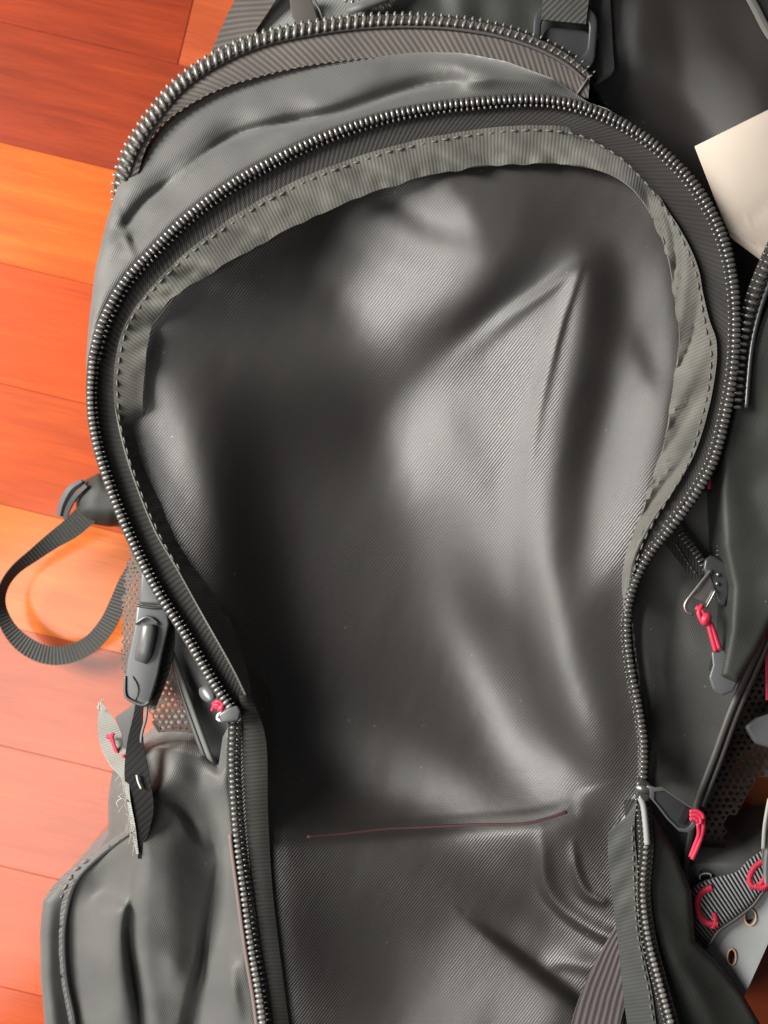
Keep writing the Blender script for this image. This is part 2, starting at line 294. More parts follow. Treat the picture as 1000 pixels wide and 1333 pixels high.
0,0,0,0,0,0,0,-1,0,0,-1,0,1,0,-1,0,0,0,0,0,0,0,0,0,0,0,0,0,0,1,0,-1,0,1,0,0,1,0,0,0,0,0,0,0,0,0,0,0,0,0,0,0,0,0,0,0,0,0,0,0,0,0,0,0,0,0,0,0,0,0,0,0,0,0,
0,0,0,0,0,0,0,0,0,0,0,0,0,0,0,0,0,0,0,-2,-5,-3,0,-2,-2,-2,-2,0,1,1,2,2,3,2,2,1,2,0,0,-1,-1,-1,-1,-2,0,0,0,0,0,1,1,1,1,1,2,0,1,0,0,0,0,0,0,0,0,0,-1,0,0,
0,0,0,-1,0,0,0,0,0,-1,1,-1,0,1,0,0,0,0,1,-1,0,0,0,1,0,0,0,1,0,0,0,0,0,0,0,0,0,0,0,0,0,0,0,0,0,0,0,0,0,0,0,0,0,0,0,0,0,0,0,0,0,0,0,0,0,0,0,0,0,0,0,0,0,0,
0,0,0,0,0,0,0,0,-2,-4,-3,-1,-1,-3,-3,-1,-1,1,0,1,3,1,2,2,2,2,2,0,1,0,0,0,-1,-1,0,-2,-1,0,-1,1,0,1,1,1,1,1,1,1,0,0,0,0,0,0,0,0,-1,1,0,0,0,-1,0,0,0,0,-1,
1,-1,0,0,0,0,0,0,0,0,0,0,1,0,0,0,-1,0,1,0,0,1,0,0,0,0,0,0,0,0,0,0,0,0,0,0,0,0,0,0,0,0,0,0,0,0,0,0,0,0,0,0,0,0,0,0,0,0,0,0,0,0,0,0,0,0,0,0,0,0,0,0,0,-2,
-3,-3,-1,-1,-3,-2,-2,0,-1,0,0,2,1,1,2,2,1,2,1,1,2,0,2,0,1,0,-1,-1,-1,-1,-1,0,0,0,0,0,1,1,1,1,0,1,0,0,0,0,0,0,0,0,0,-1,0,0,0,0,0,-1,0,1,-1,1,0,-1,1,0,-1,
0,0,0,1,0,-1,0,1,0,0,0,0,0,0,1,0,0,0,0,0,0,0,0,0,0,0,0,0,0,0,0,0,0,0,0,0,0,0,0,0,0,0,0,0,0,0,0,0,0,0,0,0,0,0,0,0,0,0,0,0,0,0,0,0,-1,-4,-1,-2,-1,-2,-3,0,
-2,-1,-1,1,0,0,1,1,1,2,1,1,1,1,2,0,3,0,1,1,0,1,-1,0,-1,-1,0,-1,0,0,1,0,0,0,1,1,1,0,0,0,0,0,0,0,0,-1,1,0,-1,0,0,-1,1,0,-1,1,-1,0,1,-1,0,0,1,0,0,-1,0,1,0,
0,0,0,0,0,0,1,0,0,0,0,0,0,0,0,0,0,0,0,0,0,0,0,0,0,0,0,0,0,0,0,0,0,0,0,0,0,0,0,0,0,0,0,0,0,0,0,0,0,0,0,0,0,0,0,-1,-3,-2,0,-2,-2,-1,-2,-1,-2,0,0,1,-1,1,1,
0,1,0,0,1,1,0,2,0,2,1,2,1,1,1,1,0,1,-1,0,-1,0,-1,0,-1,1,0,0,0,1,0,1,0,0,0,0,0,0,0,0,0,-1,0,1,-1,0,0,0,0,-1,1,0,0,1,-1,0,0,0,0,0,0,0,0,0,0,1,-1,0,1,-1,0,
1,0,0,0,0,0,0,0,0,0,0,0,0,0,0,0,0,0,0,0,0,0,0,0,0,0,0,0,0,0,0,0,0,0,0,0,0,0,0,0,0,0,0,0,0,-1,-2,-1,-1,-2,-2,-2,-1,-2,0,-1,0,0,1,0,0,1,0,1,-1,1,0,0,0,0,
1,1,1,1,2,2,1,2,0,2,-1,1,0,0,-1,0,0,0,-1,-1,1,0,0,1,0,0,0,0,0,0,-1,1,0,-1,0,0,-1,1,0,0,0,0,1,0,0,0,-1,1,0,-1,0,0,0,0,0,0,-1,1,0,1,-1,0,1,-1,1,0,0,0,0,0,
0,0,0,0,0,0,0,0,0,0,0,0,0,0,0,0,0,0,0,0,0,0,0,0,0,0,0,0,0,0,0,0,0,0,0,0,0,0,-2,-1,-1,-2,-2,-1,-1,-2,-1,0,-2,1,0,1,0,0,2,0,1,-1,1,-1,0,-1,0,1,-1,1,1,1,1,
2,2,1,2,0,1,1,0,0,0,0,0,-1,0,0,-1,1,0,0,0,0,0,0,0,0,0,-1,0,0,0,0,0,-1,0,0,0,1,0,1,0,0,1,0,-1,0,-1,0,0,-1,0,1,0,0,0,0,1,0,-1,1,0,0,0,0,0,0,0,0,0,0,0,0,0,
0,0,0,0,0,0,0,0,0,0,0,0,0,0,0,0,0,0,0,0,0,0,0,0,0,0,0,0,0,-1,-2,-1,-1,-2,-1,-1,-2,-1,0,-1,-1,1,-1,1,0,1,1,1,1,0,1,-1,-1,-1,-1,0,0,0,1,0,1,1,1,1,2,1,2,2,
0,0,1,1,0,-1,0,0,0,0,-1,0,0,0,1,0,-1,0,0,0,-1,0,0,-1,0,0,0,1,0,0,0,1,0,1,0,0,0,0,0,-1,-1,0,0,0,-1,1,0,0,0,0,0,1,0,-1,1,0,0,0,0,0,0,0,0,0,0,0,0,0,0,0,0,
0,0,0,0,0,0,0,0,0,0,0,0,0,0,0,0,0,0,0,0,0,0,-1,-1,-1,-1,-1,-2,-1,-2,-1,0,-1,-1,0,0,0,1,0,1,0,2,0,1,0,0,0,0,-1,0,-2,0,0,0,1,0,1,1,1,0,2,1,1,1,1,1,0,0,1,
0,0,0,-1,0,0,0,1,-1,0,0,0,-1,-1,1,-1,-1,1,0,-1,1,0,0,1,1,0,1,1,0,1,-1,0,-1,0,-1,-1,0,-1,1,-1,1,0,0,1,0,0,0,0,0,0,0,0,0,0,0,0,0,0,0,0,0,0,0,0,0,0,0,0,0,
0,0,0,0,0,0,0,0,0,0,0,0,0,0,0,0,0,-1,-1,-2,-1,-1,-2,-1,-1,-1,0,-1,-1,0,0,0,0,0,1,1,1,0,2,0,1,1,0,-1,0,-2,0,-1,0,0,0,1,0,0,1,1,0,1,1,1,1,0,1,1,0,1,-1,0,
1,0,0,0,-1,1,-1,1,-2,0,0,-1,-1,1,-1,0,1,0,0,1,0,1,1,1,1,1,0,1,-1,-1,-1,-1,-1,0,0,-1,1,-1,1,0,0,1,0,0,1,-1,0,0,0,0,0,0,0,0,0,0,0,0,0,0,0,0,0,0,0,0,0,0,0,
0,0,0,0,0,0,0,0,0,0,0,0,-1,-1,-1,-1,-1,-1,-2,0,-1,-1,-1,-1,0,0,0,0,0,0,1,0,0,1,1,0,1,1,0,0,1,-1,0,-1,-1,0,-1,1,0,0,1,-1,1,0,1,0,1,1,0,1,0,1,0,1,0,0,0,0,
0,1,-1,1,-1,0,-1,-1,-1,1,-1,0,0,0,0,1,1,1,1,1,1,2,2,0,-1,0,-1,-2,0,-1,-2,0,0,0,0,0,1,0,0,1,0,0,0,0,0,0,0,0,0,0,0,0,0,0,0,0,0,0,0,0,0,0,0,0,0,0,0,0,0,0,
0,0,0,0,0,0,0,-1,-1,-1,-1,-1,-1,-2,-1,-1,-1,0,0,0,-1,1,0,0,0,0,0,1,0,1,0,1,0,1,0,1,0,1,0,0,-1,-1,-1,-1,0,1,0,0,0,1,-1,1,0,0,1,0,1,0,0,1,0,0,0,1,0,0,0,0,
-1,-1,0,-1,0,-1,1,0,0,1,0,1,0,2,0,2,2,1,1,1,0,-2,-1,0,-2,-1,0,-1,0,0,0,0,1,0,0,0,1,0,0,0,0,0,0,0,0,0,0,0,0,0,0,0,0,0,0,0,0,0,0,0,0,0,0,0,0,0,0,0,0,0,0,
-1,-1,-1,0,-2,-1,-1,-1,-1,0,-1,0,-1,0,0,0,0,0,0,0,1,0,0,0,0,1,0,1,0,0,1,1,0,1,0,0,0,0,-1,-1,0,-1,1,0,-1,1,0,0,1,0,0,1,0,0,0,0,1,0,-1,0,0,0,-1,0,0,-1,0,
0,0,-1,1,0,0,1,1,1,1,2,2,1,2,1,0,-1,0,-1,-2,0,-1,-1,0,-1,0,0,1,-1,1,1,0,0,0,0,0,0,0,0,0,0,0,0,0,0,0,0,0,0,0,0,0,0,0,0,0,0,0,0,0,0,0,0,0,0,0,-1,0,-1,-1,
-2,0,-2,-1,-1,0,-1,-1,0,0,0,0,1,-1,1,0,1,-1,0,0,1,0,0,0,0,0,1,0,1,1,0,2,1,-1,0,0,0,-2,0,0,-1,1,0,-1,1,0,0,1,-1,0,1,-1,1,-1,0,0,0,-1,0,0,-1,-1,0,0,-1,0,
1,0,1,1,1,0,2,2,1,1,2,1,1,0,0,-1,-1,0,-2,-1,0,-1,0,0,0,0,1,-1,1,0,1,0,0,0,0,0,0,0,0,0,0,0,0,0,0,0,0,0,0,0,0,0,0,0,0,0,0,0,0,0,0,0,0,-1,-1,-1,-1,-1,-1,-2,
0,-1,0,-1,0,0,0,0,0,0,0,0,0,1,0,0,1,-1,0,0,0,0,1,0,0,1,0,0,2,0,1,1,1,-1,0,0,0,-2,1,-1,0,0,0,0,0,0,0,0,-1,0,0,-1,0,0,-1,0,-1,-1,0,0,0,-1,1,0,0,1,0,1,2,2,
1,1,2,1,1,0,0,1,-1,0,0,-2,0,-1,-1,0,0,0,0,0,0,1,-1,1,0,1,0,0,0,0,0,0,0,0,0,0,0,0,0,0,0,0,0,0,0,0,0,0,0,0,0,0,0,0,0,-1,-1,0,-1,-1,-2,-1,-1,0,-1,0,-1,0,0,
0,0,0,0,0,0,1,0,0,0,1,0,1,-1,0,0,0,-1,1,0,0,0,2,0,1,1,1,0,1,0,0,-1,1,-1,0,-1,0,0,-1,1,-1,0,-1,1,-1,-1,0,-1,-1,0,-1,0,0,-1,-1,0,0,0,1,1,0,2,2,1,1,2,1,1,
1,0,1,0,-1,1,-1,-1,0,-1,0,0,-1,0,0,0,0,0,1,0,1,0,0,0,0,0,0,0,0,0,0,0,0,0,0,0,0,0,0,0,0,0,0,0,0,0,0,0,0,0,0,-1,0,-1,-2,0,-2,0,-1,-1,-1,0,-1,0,0,0,1,-1,0,
1,0,0,0,1,0,1,0,0,0,1,-1,0,-1,1,-1,0,0,1,0,1,1,0,1,1,1,0,0,1,-1,0,0,0,0,-1,0,-1,0,-1,0,-1,0,-1,-1,0,-1,-1,-1,-1,-1,0,1,-1,1,0,1,1,2,1,2,1,2,1,1,1,0,0,0,
0,0,-1,1,-1,0,-1,0,-1,0,0,0,0,0,1,-1,1,0,0,0,1,0,0,0,0,0,0,0,0,0,0,0,0,0,0,0,0,0,0,0,0,0,0,0,0,0,0,-1,0,-1,-1,-1,-2,-1,-1,0,0,0,-1,0,0,0,0,0,0,1,-1,1,0,
1,-1,1,0,1,0,0,0,0,-1,1,-1,0,0,0,0,0,0,1,1,1,0,1,0,1,0,0,0,0,0,0,-1,0,-1,0,0,-1,-1,-1,0,-1,-1,-1,-1,-1,-1,0,-1,0,1,0,2,1,1,2,2,1,2,1,1,0,0,1,1,-1,0,-1,
0,-1,1,-1,0,0,-1,0,0,0,1,0,-1,1,0,0,1,0,0,0,0,0,0,0,0,0,0,0,0,0,0,0,0,0,0,0,0,0,0,0,0,0,0,0,-1,0,-1,-2,-1,-1,-1,0,0,-1,-1,0,0,1,0,0,-1,0,1,0,0,0,1,-1,1,
0,1,0,0,1,0,0,1,-1,-1,0,0,0,0,0,0,0,1,0,1,0,1,0,0,1,0,0,0,-1,1,-1,0,-2,0,-1,0,-1,-2,0,-2,-1,-1,0,-1,-1,1,0,1,1,1,2,2,2,2,2,1,0,0,1,0,0,0,0,-1,0,0,0,-1,
0,0,0,0,0,-1,0,0,0,1,0,0,0,0,1,0,0,0,0,0,0,0,0,0,0,0,0,0,0,0,0,0,0,0,0,0,0,0,0,0,0,-1,-1,-2,0,-1,-1,-1,0,-1,0,0,0,0,0,0,0,1,-1,0,0,1,0,0,1,0,1,-1,1,1,0,
0,0,0,0,0,0,0,-1,-1,1,0,0,-1,1,0,1,0,1,0,1,0,-1,0,0,0,-1,0,0,-2,0,-2,0,-1,-2,0,-2,-1,-1,0,0,0,1,1,3,2,1,2,2,1,0,1,1,0,0,1,0,0,0,-1,0,-1,0,0,0,0,-1,1,-1,
1,0,0,0,0,0,0,0,0,0,1,1,-1,0,0,0,0,0,0,0,0,0,0,0,0,0,0,0,0,0,0,0,0,0,0,-1,-1,-2,0,-1,-1,-1,1,-1,-1,0,1,-1,1,-1,0,0,0,2,0,0,0,0,0,1,0,0,1,0,0,0,1,0,0,0,
0,-1,0,0,0,-1,0,0,0,0,0,0,1,0,1,-1,0,1,0,0,-1,0,-1,-1,0,-1,-1,-2,-1,-1,-2,0,-1,-1,0,1,1,2,1,2,2,2,2,1,1,1,-1,1,0,1,0,0,0,-1,0,-1,1,-1,0,0,0,0,-1,1,0,-1,
1,0,0,0,0,0,0,1,0,-1,1,0,0,0,0,0,0,0,0,0,0,0,0,0,0,0,0,0,0,0,0,0,-1,-1,-1,-1,-1,-1,0,0,-1,0,1,-1,0,0,0,0,1,0,0,-1,1,0,0,1,0,0,1,0,0,0,1,0,0,1,0,0,0,0,0,
-1,0,0,-1,-1,1,-1,0,0,0,0,0,1,0,0,-1,0,-1,0,-1,0,-1,-1,-1,-1,-1,-1,-2,-1,0,0,1,0,2,1,3,2,2,2,1,1,0,0,1,0,1,0,0,0,0,0,-1,0,-1,0,0,0,0,0,0,0,0,1,-1,0,0,0,
0,0,1,-1,1,0,0,0,0,0,0,0,0,0,0,0,0,0,0,0,0,0,0,0,0,0,0,0,-1,-2,0,-1,-1,0,-1,0,0,0,-1,1,0,0,0,0,0,0,1,0,0,0,1,0,0,0,0,0,1,0,0,1,0,1,0,0,0,0,-1,1,-1,-1,0,
0,-1,-1,0,0,0,0,0,-1,1,-1,0,0,0,-1,0,-1,-1,-1,-1,-1,-2,-1,0,-1,-1,1,1,2,2,3,2,1,2,1,1,-1,1,1,0,0,1,0,0,0,-1,0,0,-1,0,0,0,0,0,0,1,0,-1,0,0,0,0,0,0,0,0,0,
0,1,0,0,0,0,0,0,0,0,0,0,0,0,0,0,0,0,0,0,0,0,0,-1,-1,-1,-1,0,-1,0,0,0,0,-1,1,0,-1,1,0,0,0,1,-1,1,0,1,-1,0,1,0,1,0,-1,1,1,0,0,0,0,1,0,0,0,-1,0,-1,0,-1,-1,
0,-1,-1,0,0,0,0,-1,1,-1,-1,0,0,-1,-1,-1,-1,-1,-1,-1,-1,-1,1,1,1,1,2,2,2,2,2,0,1,0,1,1,-1,1,1,-1,1,0,0,0,-1,0,0,-1,0,0,0,0,1,-1,0,1,0,0,0,-1,0,0,0,0,1,0,
0,0,0,0,0,0,0,0,0,0,0,0,0,0,0,0,0,0,0,0,0,0,-2,-1,0,-1,0,0,-1,0,0,0,1,-1,0,1,0,-1,1,0,0,1,0,0,0,1,0,0,0,0,0,1,0,-1,1,1,0,0,0,0,0,0,-1,0,0,-1,-1,-1,0,-1,
0,-1,-1,0,0,-1,0,0,0,-1,-1,-1,0,-1,0,-2,-1,0,0,0,0,1,1,3,2,2,1,1,1,1,1,0,1,-1,1,1,-1,1,0,0,0,-1,0,-1,0,0,0,0,0,0,0,1,0,0,-1,0,0,0,0,0,0,0,0,1,0,0,0,0,0,
0,0,0,0,0,0,0,0,0,0,0,0,0,0,1,-1,-1,0,-1,-1,0,-1,1,0,0,-1,0,0,1,0,-1,0,1,0,0,0,0,0,0,1,0,0,1,0,0,1,0,0,0,0,0,0,1,0,0,0,-1,0,0,-1,-1,0,-1,-1,0,-2,0,-1,-1,
0,0,-2,0,0,-1,0,0,-1,-1,-1,0,-1,0,0,1,0,2,2,2,2,1,2,1,0,0,0,1,0,1,0,0,1,0,0,0,-1,0,-1,0,-1,0,0,0,1,1,0,0,1,-1,0,0,-1,1,-1,0,0,0,0,0,1,0,0,0,0,0,0,0,0,0,
0,0,0,0,0,0,0,0,0,0,0,-1,-1,0,0,-1,1,-1,0,0,1,-1,0,0,0,1,0,0,0,0,0,1,0,0,-1,1,0,0,1,0,0,0,0,0,0,0,1,-1,0,1,-1,1,0,-2,0,0,-1,-1,-1,-1,0,-2,0,-1,-1,-1,0,
0,-1,0,-1,-1,-1,0,-1,0,0,0,1,1,2,2,2,1,1,2,0,0,1,1,0,0,0,1,0,0,0,1,-1,1,-1,-1,0,0,0,0,0,0,0,0,1,0,0,1,0,-1,0,-1,0,0,1,0,0,0,0,0,0,0,0,0,0,0,0,0,0,0,0,0,
0,0,0,0,0,0,0,-1,0,-1,0,0,-1,1,0,0,0,1,-1,0,0,0,0,1,0,0,0,0,0,1,0,0,0,0,0,0,0,0,1,0,0,0,-1,1,0,0,0,-1,0,0,-1,0,-1,0,-1,-2,-1,0,-2,0,-1,-1,0,-1,-1,-1,0,
-1,0,-1,0,0,1,1,1,2,2,1,2,1,1,0,0,1,0,0,1,0,1,-1,1,0,1,-1,1,-1,0,0,-1,-1,0,-1,1,0,0,1,0,1,1,-1,0,-1,0,-1,1,0,0,0,0,0,0,1,0,0,0,0,0,0,0,0,0,0,0,0,0,0,0,
0,0,-1,0,0,-1,0,0,1,0,-1,0,0,0,1,1,0,0,0,0,-1,0,1,0,0,0,0,0,0,1,0,0,0,0,0,0,0,0,0,0,0,0,-1,1,0,-1,0,0,-2,-1,0,-1,0,-2,-1,0,-2,-1,0,-1,-1,0,-1,-1,0,-1,1,
0,1,1,1,1,2,2,1,1,1,1,0,0,0,0,1,-1,1,0,1,0,0,0,0,0,-1,1,-1,-1,0,-1,1,-1,1,1,0,0,1,0,1,0,-1,-1,0,0,0,0,1,0,0,0,0,0,0,0,0,0,0,0,0,0,0,0,0,0,0,0,0,1,-1,0,
-1,0,1,-1,0,0,1,0,0,0,-1,1,0,0,0,0,0,1,-1,1,-1,1,0,0,0,0,0,0,0,0,1,-1,1,-1,0,0,0,0,0,-1,0,0,0,-1,0,-1,-1,-1,-1,-1,-1,-1,-1,-1,0,-1,-1,-1,0,-1,0,0,0,1,0,
2,2,2,1,2,1,1,0,-1,1,1,0,0,-1,1,0,0,0,0,0,0,1,-1,1,-2,0,0,-1,0,0,0,0,0,1,1,1,0,1,-1,1,-1,0,-1,0,0,0,1,0,0,0,0,0,0,0,0,0,0,0,0,0,0,0,0,0,0,0,0,0,0,0,0,-1,
1,0,0,0,0,1,0,0,-1,1,0,0,0,1,-1,0,0,1,-1,0,1,0,0,0,0,0,0,-1,1,-1,1,0,0,-1,-1,0,0,-1,0,0,-1,0,0,-2,0,-1,0,-2,-1,-1,0,-2,-1,0,-1,-1,1,-1,1,0,1,2,1,2,2,1,
1,1,-1,1,0,0,-1,1,0,0,0,0,0,0,1,0,0,0,0,0,0,-1,0,0,-1,-1,1,0,0,0,2,0,1,0,1,-1,0,-1,0,0,0,0,0,0,1,0,0,0,0,0,0,0,0,0,0,0,0,0,0,0,0,0,0,0,-1,1,0,0,1,0,0,0,
1,-1,0,1,0,-1,0,1,0,-1,1,0,0,-1,1,0,0,0,0,0,0,0,0,0,-1,1,-1,0,0,0,0,-1,0,0,-1,-1,0,-1,0,0,-2,0,-1,-1,-1,-1,-1,-1,-1,-1,0,0,-1,1,0,2,1,1,2,1,1,2,0,0,1,-1,
1,-1,1,-1,1,0,0,0,0,1,-1,1,0,0,0,-1,0,0,-1,-1,0,0,0,0,1,0,0,2,0,1,0,1,0,-1,-1,1,0,0,0,0,0,0,0,0,0,0,0,0,0,0,0,0,0,0,0,0,0,0,0,0,0,0,0,1,0,0,1,0,0,0,1,-1,
0,0,1,-1,0,1,-1,1,-1,1,-1,0,0,0,0,0,0,0,0,0,0,-1,1,-1,0,-1,0,0,0,-1,0,-1,0,0,-2,0,0,-1,-1,-1,-1,-1,-1,-1,-1,0,-1,0,0,1,1,1,1,2,1,2,1,0,0,1,-1,1,0,0,-1,
1,-1,1,-1,1,0,0,0,1,0,0,0,-1,0,-1,0,-1,0,0,-1,0,1,1,1,0,1,1,0,1,-1,1,-1,-1,0,0,1,0,0,0,0,0,0,0,0,0,0,0,0,0,0,0,0,0,0,0,0,0,1,-1,1,0,0,1,0,0,0,1,-1,1,0,
0,0,0,0,0,0,-1,1,-1,1,-1,0,0,0,0,-1,0,0,0,0,1,-1,0,-1,1,-1,0,-1,0,0,0,-1,-1,0,-1,-1,-1,-1,0,-1,-1,-1,-1,0,-1,0,0,1,0,1,1,2,1,1,0,1,0,1,-1,1,0,0,0,0,0,0,
0,1,-1,1,-1,2,-1,0,0,0,0,0,-1,-1,0,-1,0,0,0,0,1,0,1,1,0,2,0,1,-1,1,-1,0,0,0,0,0,0,0,0,0,0,0,0,0,0,0,0,0,0,0,0,0,0,0,0,0,1,0,1,0,0,1,0,0,0,1,-1,0,1,-1,0,
0,0,0,0,0,0,-1,1,0,-1,0,0,0,0,0,0,0,-1,0,0,0,-1,0,0,-1,0,0,-1,0,-1,0,-1,0,-1,-1,-1,-1,-1,-1,0,-1,-1,0,1,1,1,1,1,1,1,1,0,0,0,0,1,0,-1,0,1,0,-1,1,0,0,0,0,
1,0,0,1,-1,0,0,-1,0,-1,-1,0,-1,0,1,0,0,1,1,1,0,1,1,1,0,-1,0,0,0,0,0,0,0,0,0,0,0,0,0,0,0,0,0,0,0,0,0,0,0,0,0,0,1,1,0,1,0,0,1,0,0,-1,1,0,-1,0,1,0,-1,0,0,
0,0,0,0,-1,1,-1,0,0,0,0,-1,0,0,-1,0,0,0,0,-1,0,0,-1,0,-1,0,-1,0,-1,-1,0,-1,-1,0,-2,0,-1,1,0,0,1,1,2,0,1,0,0,1,0,0,0,0,0,1,0,-1,1,0,0,0,0,1,0,0,0,0,0,1,
-1,-1,0,-1,0,-1,0,0,-1,0,0,1,1,0,0,2,0,1,1,1,1,-1,-1,1,-1,1,-1,0,0,0,0,0,0,0,0,0,0,0,0,0,0,0,0,0,-1,1,1,0,1,1,0,1,0,-1,1,0,0,0,0,0,0,-1,0,0,1,0,-1,0,0,
-1,1,-1,0,0,0,-1,0,0,0,-1,1,-1,0,-1,0,0,0,-1,0,-1,0,0,0,-1,-1,0,-1,-1,0,-2,1,-1,0,0,1,1,0,1,0,1,0,1,0,-1,0,1,0,0,1,0,0,0,0,0,0,0,0,0,0,1,0,1,-1,0,0,0,-2,
0,-1,0,-1,-1,1,0,1,0,0,1,1,0,1,1,1,1,0,1,0,-1,0,-1,1,-1,0,0,0,0,0,0,0,0,0,0,0,0,0,0,0,0,0,0,0,1,0,1,1,0,0,1,-1,0,1,0,0,0,0,0,0,0,-1,0,0,0,0,0,-1,0,0,0,
0,0,-1,0,0,0,-1,0,0,0,-1,0,-1,0,-1,1,-1,-1,0,-1,0,0,-1,0,-1,0,-1,0,1,0,0,1,1,0,1,0,0,0,-1,1,0,0,0,1,-1,0,1,0,0,0,0,0,1,0,0,0,0,0,0,0,-1,0,0,-1,-1,0,-1,
0,0,0,0,1,0,0,1,0,1,1,1,2,0,0,1,-1,0,0,-1,0,0,0,0,0,0,0,0,0,0,0,0,0,0,0,0,0,0,0,0,1,1,0,0,1,0,1,0,0,0,-1,1,0,0,0,0,-1,0,0,0,0,0,0,0,-1,0,-1,0,0,0,0,-1,
0,0,0,-1,0,0,-1,1,-1,0,-1,0,-1,-1,1,-1,-1,0,0,-1,1,0,0,0,0,1,1,0,1,-1,1,-1,0,1,-1,0,1,0,0,0,0,0,0,0,1,0,0,0,0,0,0,0,0,1,-2,1,-1,0,-1,0,-2,0,0,0,0,1,0,1,
0,0,1,0,0,2,1,2,1,-1,1,-1,-1,-1,0,0,0,0,0,0,0,0,0,0,0,0,0,0,0,0,0,0,0,0,0,1,0,1,0,2,-1,1,0,0,0,0,0,0,-1,0,1,-1,0,0,0,-1,0,0,1,-1,0,0,-1,0,0,0,-1,0,0,-1,
0,0,0,-1,0,-1,0,0,0,-1,-1,0,0,0,-1,1,-1,0,1,1,1,0,0,0,0,1,-1,0,0,0,0,0,0,0,0,1,0,-1,1,0,-1,0,1,0,0,1,0,0,0,-1,0,-1,0,-1,0,-1,0,-1,0,0,1,-1,1,1,0,1,0,0,
1,0,1,2,0,1,0,0,-1,-1,0,0,0,0,0,0,0,0,0,0,0,0,0,0,0,0,0,0,0,0,0,0,2,0,1,-1,1,0,0,0,1,-1,0,0,1,0,-1,1,-1,0,-1,1,-1,0,0,0,0,-1,1,-1,0,-1,1,-1,-1,1,-1,0,-1,
0,0,0,-1,-1,0,0,0,0,-1,-1,1,-1,1,1,0,0,1,1,0,1,0,-1,0,1,-1,-1,1,0,-1,1,-1,0,1,0,0,0,0,0,0,0,0,0,0,1,-1,0,0,0,-1,-1,0,-1,-1,1,0,0,0,1,0,0,1,0,0,1,0,1,1,
0,2,0,0,-1,-1,0,0,0,0,0,0,0,0,0,0,0,0,0,0,0,0,0,0,-1,0,1,0,0,0,1,0,1,1,0,1,0,-1,1,0,0,-1,0,0,0,0,-1,1,-1,1,-1,-1,1,-1,0,0,0,-1,1,-1,0,0,-1,1,-1,0,-1,0,
-1,0,0,0,-1,0,-1,0,1,-1,1,0,1,0,1,1,0,0,0,0,0,0,0,0,0,0,-1,0,0,0,0,0,0,0,0,1,0,-1,0,1,0,0,-1,1,-1,0,-1,0,0,-2,0,0,-1,1,0,0,1,1,0,1,-1,1,0,1,0,0,2,0,1,-1,
0,0,0,-1,0,0,0,0,0,0,0,0,0,0,0,0,0,0,0,-1,1,0,-1,1,0,1,0,1,0,0,0,0,1,0,0,0,0,0,0,0,0,0,0,-1,1,-1,0,0,-1,1,0,-1,0,0,-1,0,0,0,0,-1,0,0,0,-1,0,0,-1,0,0,-1,
0,0,0,0,0,1,0,1,1,0,1,0,0,0,0,1,-1,0,0,-1,0,0,-1,1,0,-1,0,0,0,0,0,1,0,0,0,0,0,0,0,-1,0,-1,-1,0,-1,0,1,-1,0,1,1,0,1,0,1,-1,1,0,1,1,-1,1,0,0,-1,0,-1,1,0,
0,0,0,0,0,0,0,0,0,0,0,0,0,-1,1,-1,0,0,0,1,0,1,0,1,0,1,0,-1,1,0,0,0,0,0,0,-1,1,0,0,-1,0,0,0,0,-1,0,0,0,0,0,0,-1,0,0,0,-1,0,0,0,0,-1,0,-1,0,0,0,0,-1,1,1,
0,0,1,0,1,0,1,0,0,0,0,0,-1,0,0,0,-1,0,-1,0,0,1,0,0,-1,1,-1,1,0,0,0,0,-1,0,0,0,-1,0,-1,0,0,-1,1,0,1,0,1,0,0,1,1,0,0,0,0,1,0,0,0,-1,0,0,0,0,0,0,0,0,0,0,0,
0,0,0,0,0,0,0,-1,0,0,0,0,0,0,1,0,1,0,1,0,1,0,0,0,0,0,0,0,0,-1,0,0,0,0,0,0,0,0,0,-1,0,0,0,-1,1,0,-1,0,0,0,-1,0,0,0,0,-1,0,0,0,-1,1,0,0,0,1,0,1,0,1,0,0,1,
0,-1,0,0,0,-1,-1,0,0,0,0,0,-1,0,0,1,-1,1,0,0,0,0,0,0,0,0,-2,1,-1,-1,0,-1,1,0,1,0,1,0,1,1,-1,1,0,0,1,0,0,0,0,-1,0,0,0,0,0,0,0,0,0,0,0,0,0,0,0,0,0,0,0,0,
0,-1,0,0,0,1,0,1,0,1,-1,1,0,1,-1,1,0,0,0,0,0,0,0,0,-1,0,0,0,0,-1,0,1,0,-1,0,0,0,-1,1,-1,0,0,0,0,-1,0,0,0,0,-1,0,1,0,0,0,0,1,0,1,0,0,0,1,0,0,0,0,0,-1,-1,
0,0,-1,0,-1,0,1,0,0,0,0,0,0,0,0,1,-1,0,-1,0,0,-1,0,0,-1,0,0,0,1,1,0,2,0,0,0,0,0,1,0,0,0,0,0,-1,0,0,0,0,0,0,0,0,0,0,0,0,0,0,0,0,0,0,0,-1,0,0,0,0,1,-1,0,
1,0,1,1,0,0,0,1,-1,0,1,-1,0,0,0,0,0,1,0,-1,0,0,0,0,-1,0,1,-1,1,-1,0,0,0,0,0,0,-1,1,-1,0,0,0,0,0,0,0,-1,1,1,-1,1,-1,1,0,1,0,0,1,0,-1,0,-1,0,-1,-1,0,0,0,
0,0,0,0,0,0,0,0,0,1,-1,1,-1,0,-1,0,0,-2,0,0,1,-1,1,1,0,1,0,1,0,1,0,0,1,-1,1,0,-1,-1,1,-1,-1,1,0,0,0,0,0,0,0,0,0,0,0,0,0,0,0,0,0,0,0,-1,0,0,0,1,0,1,0,0,
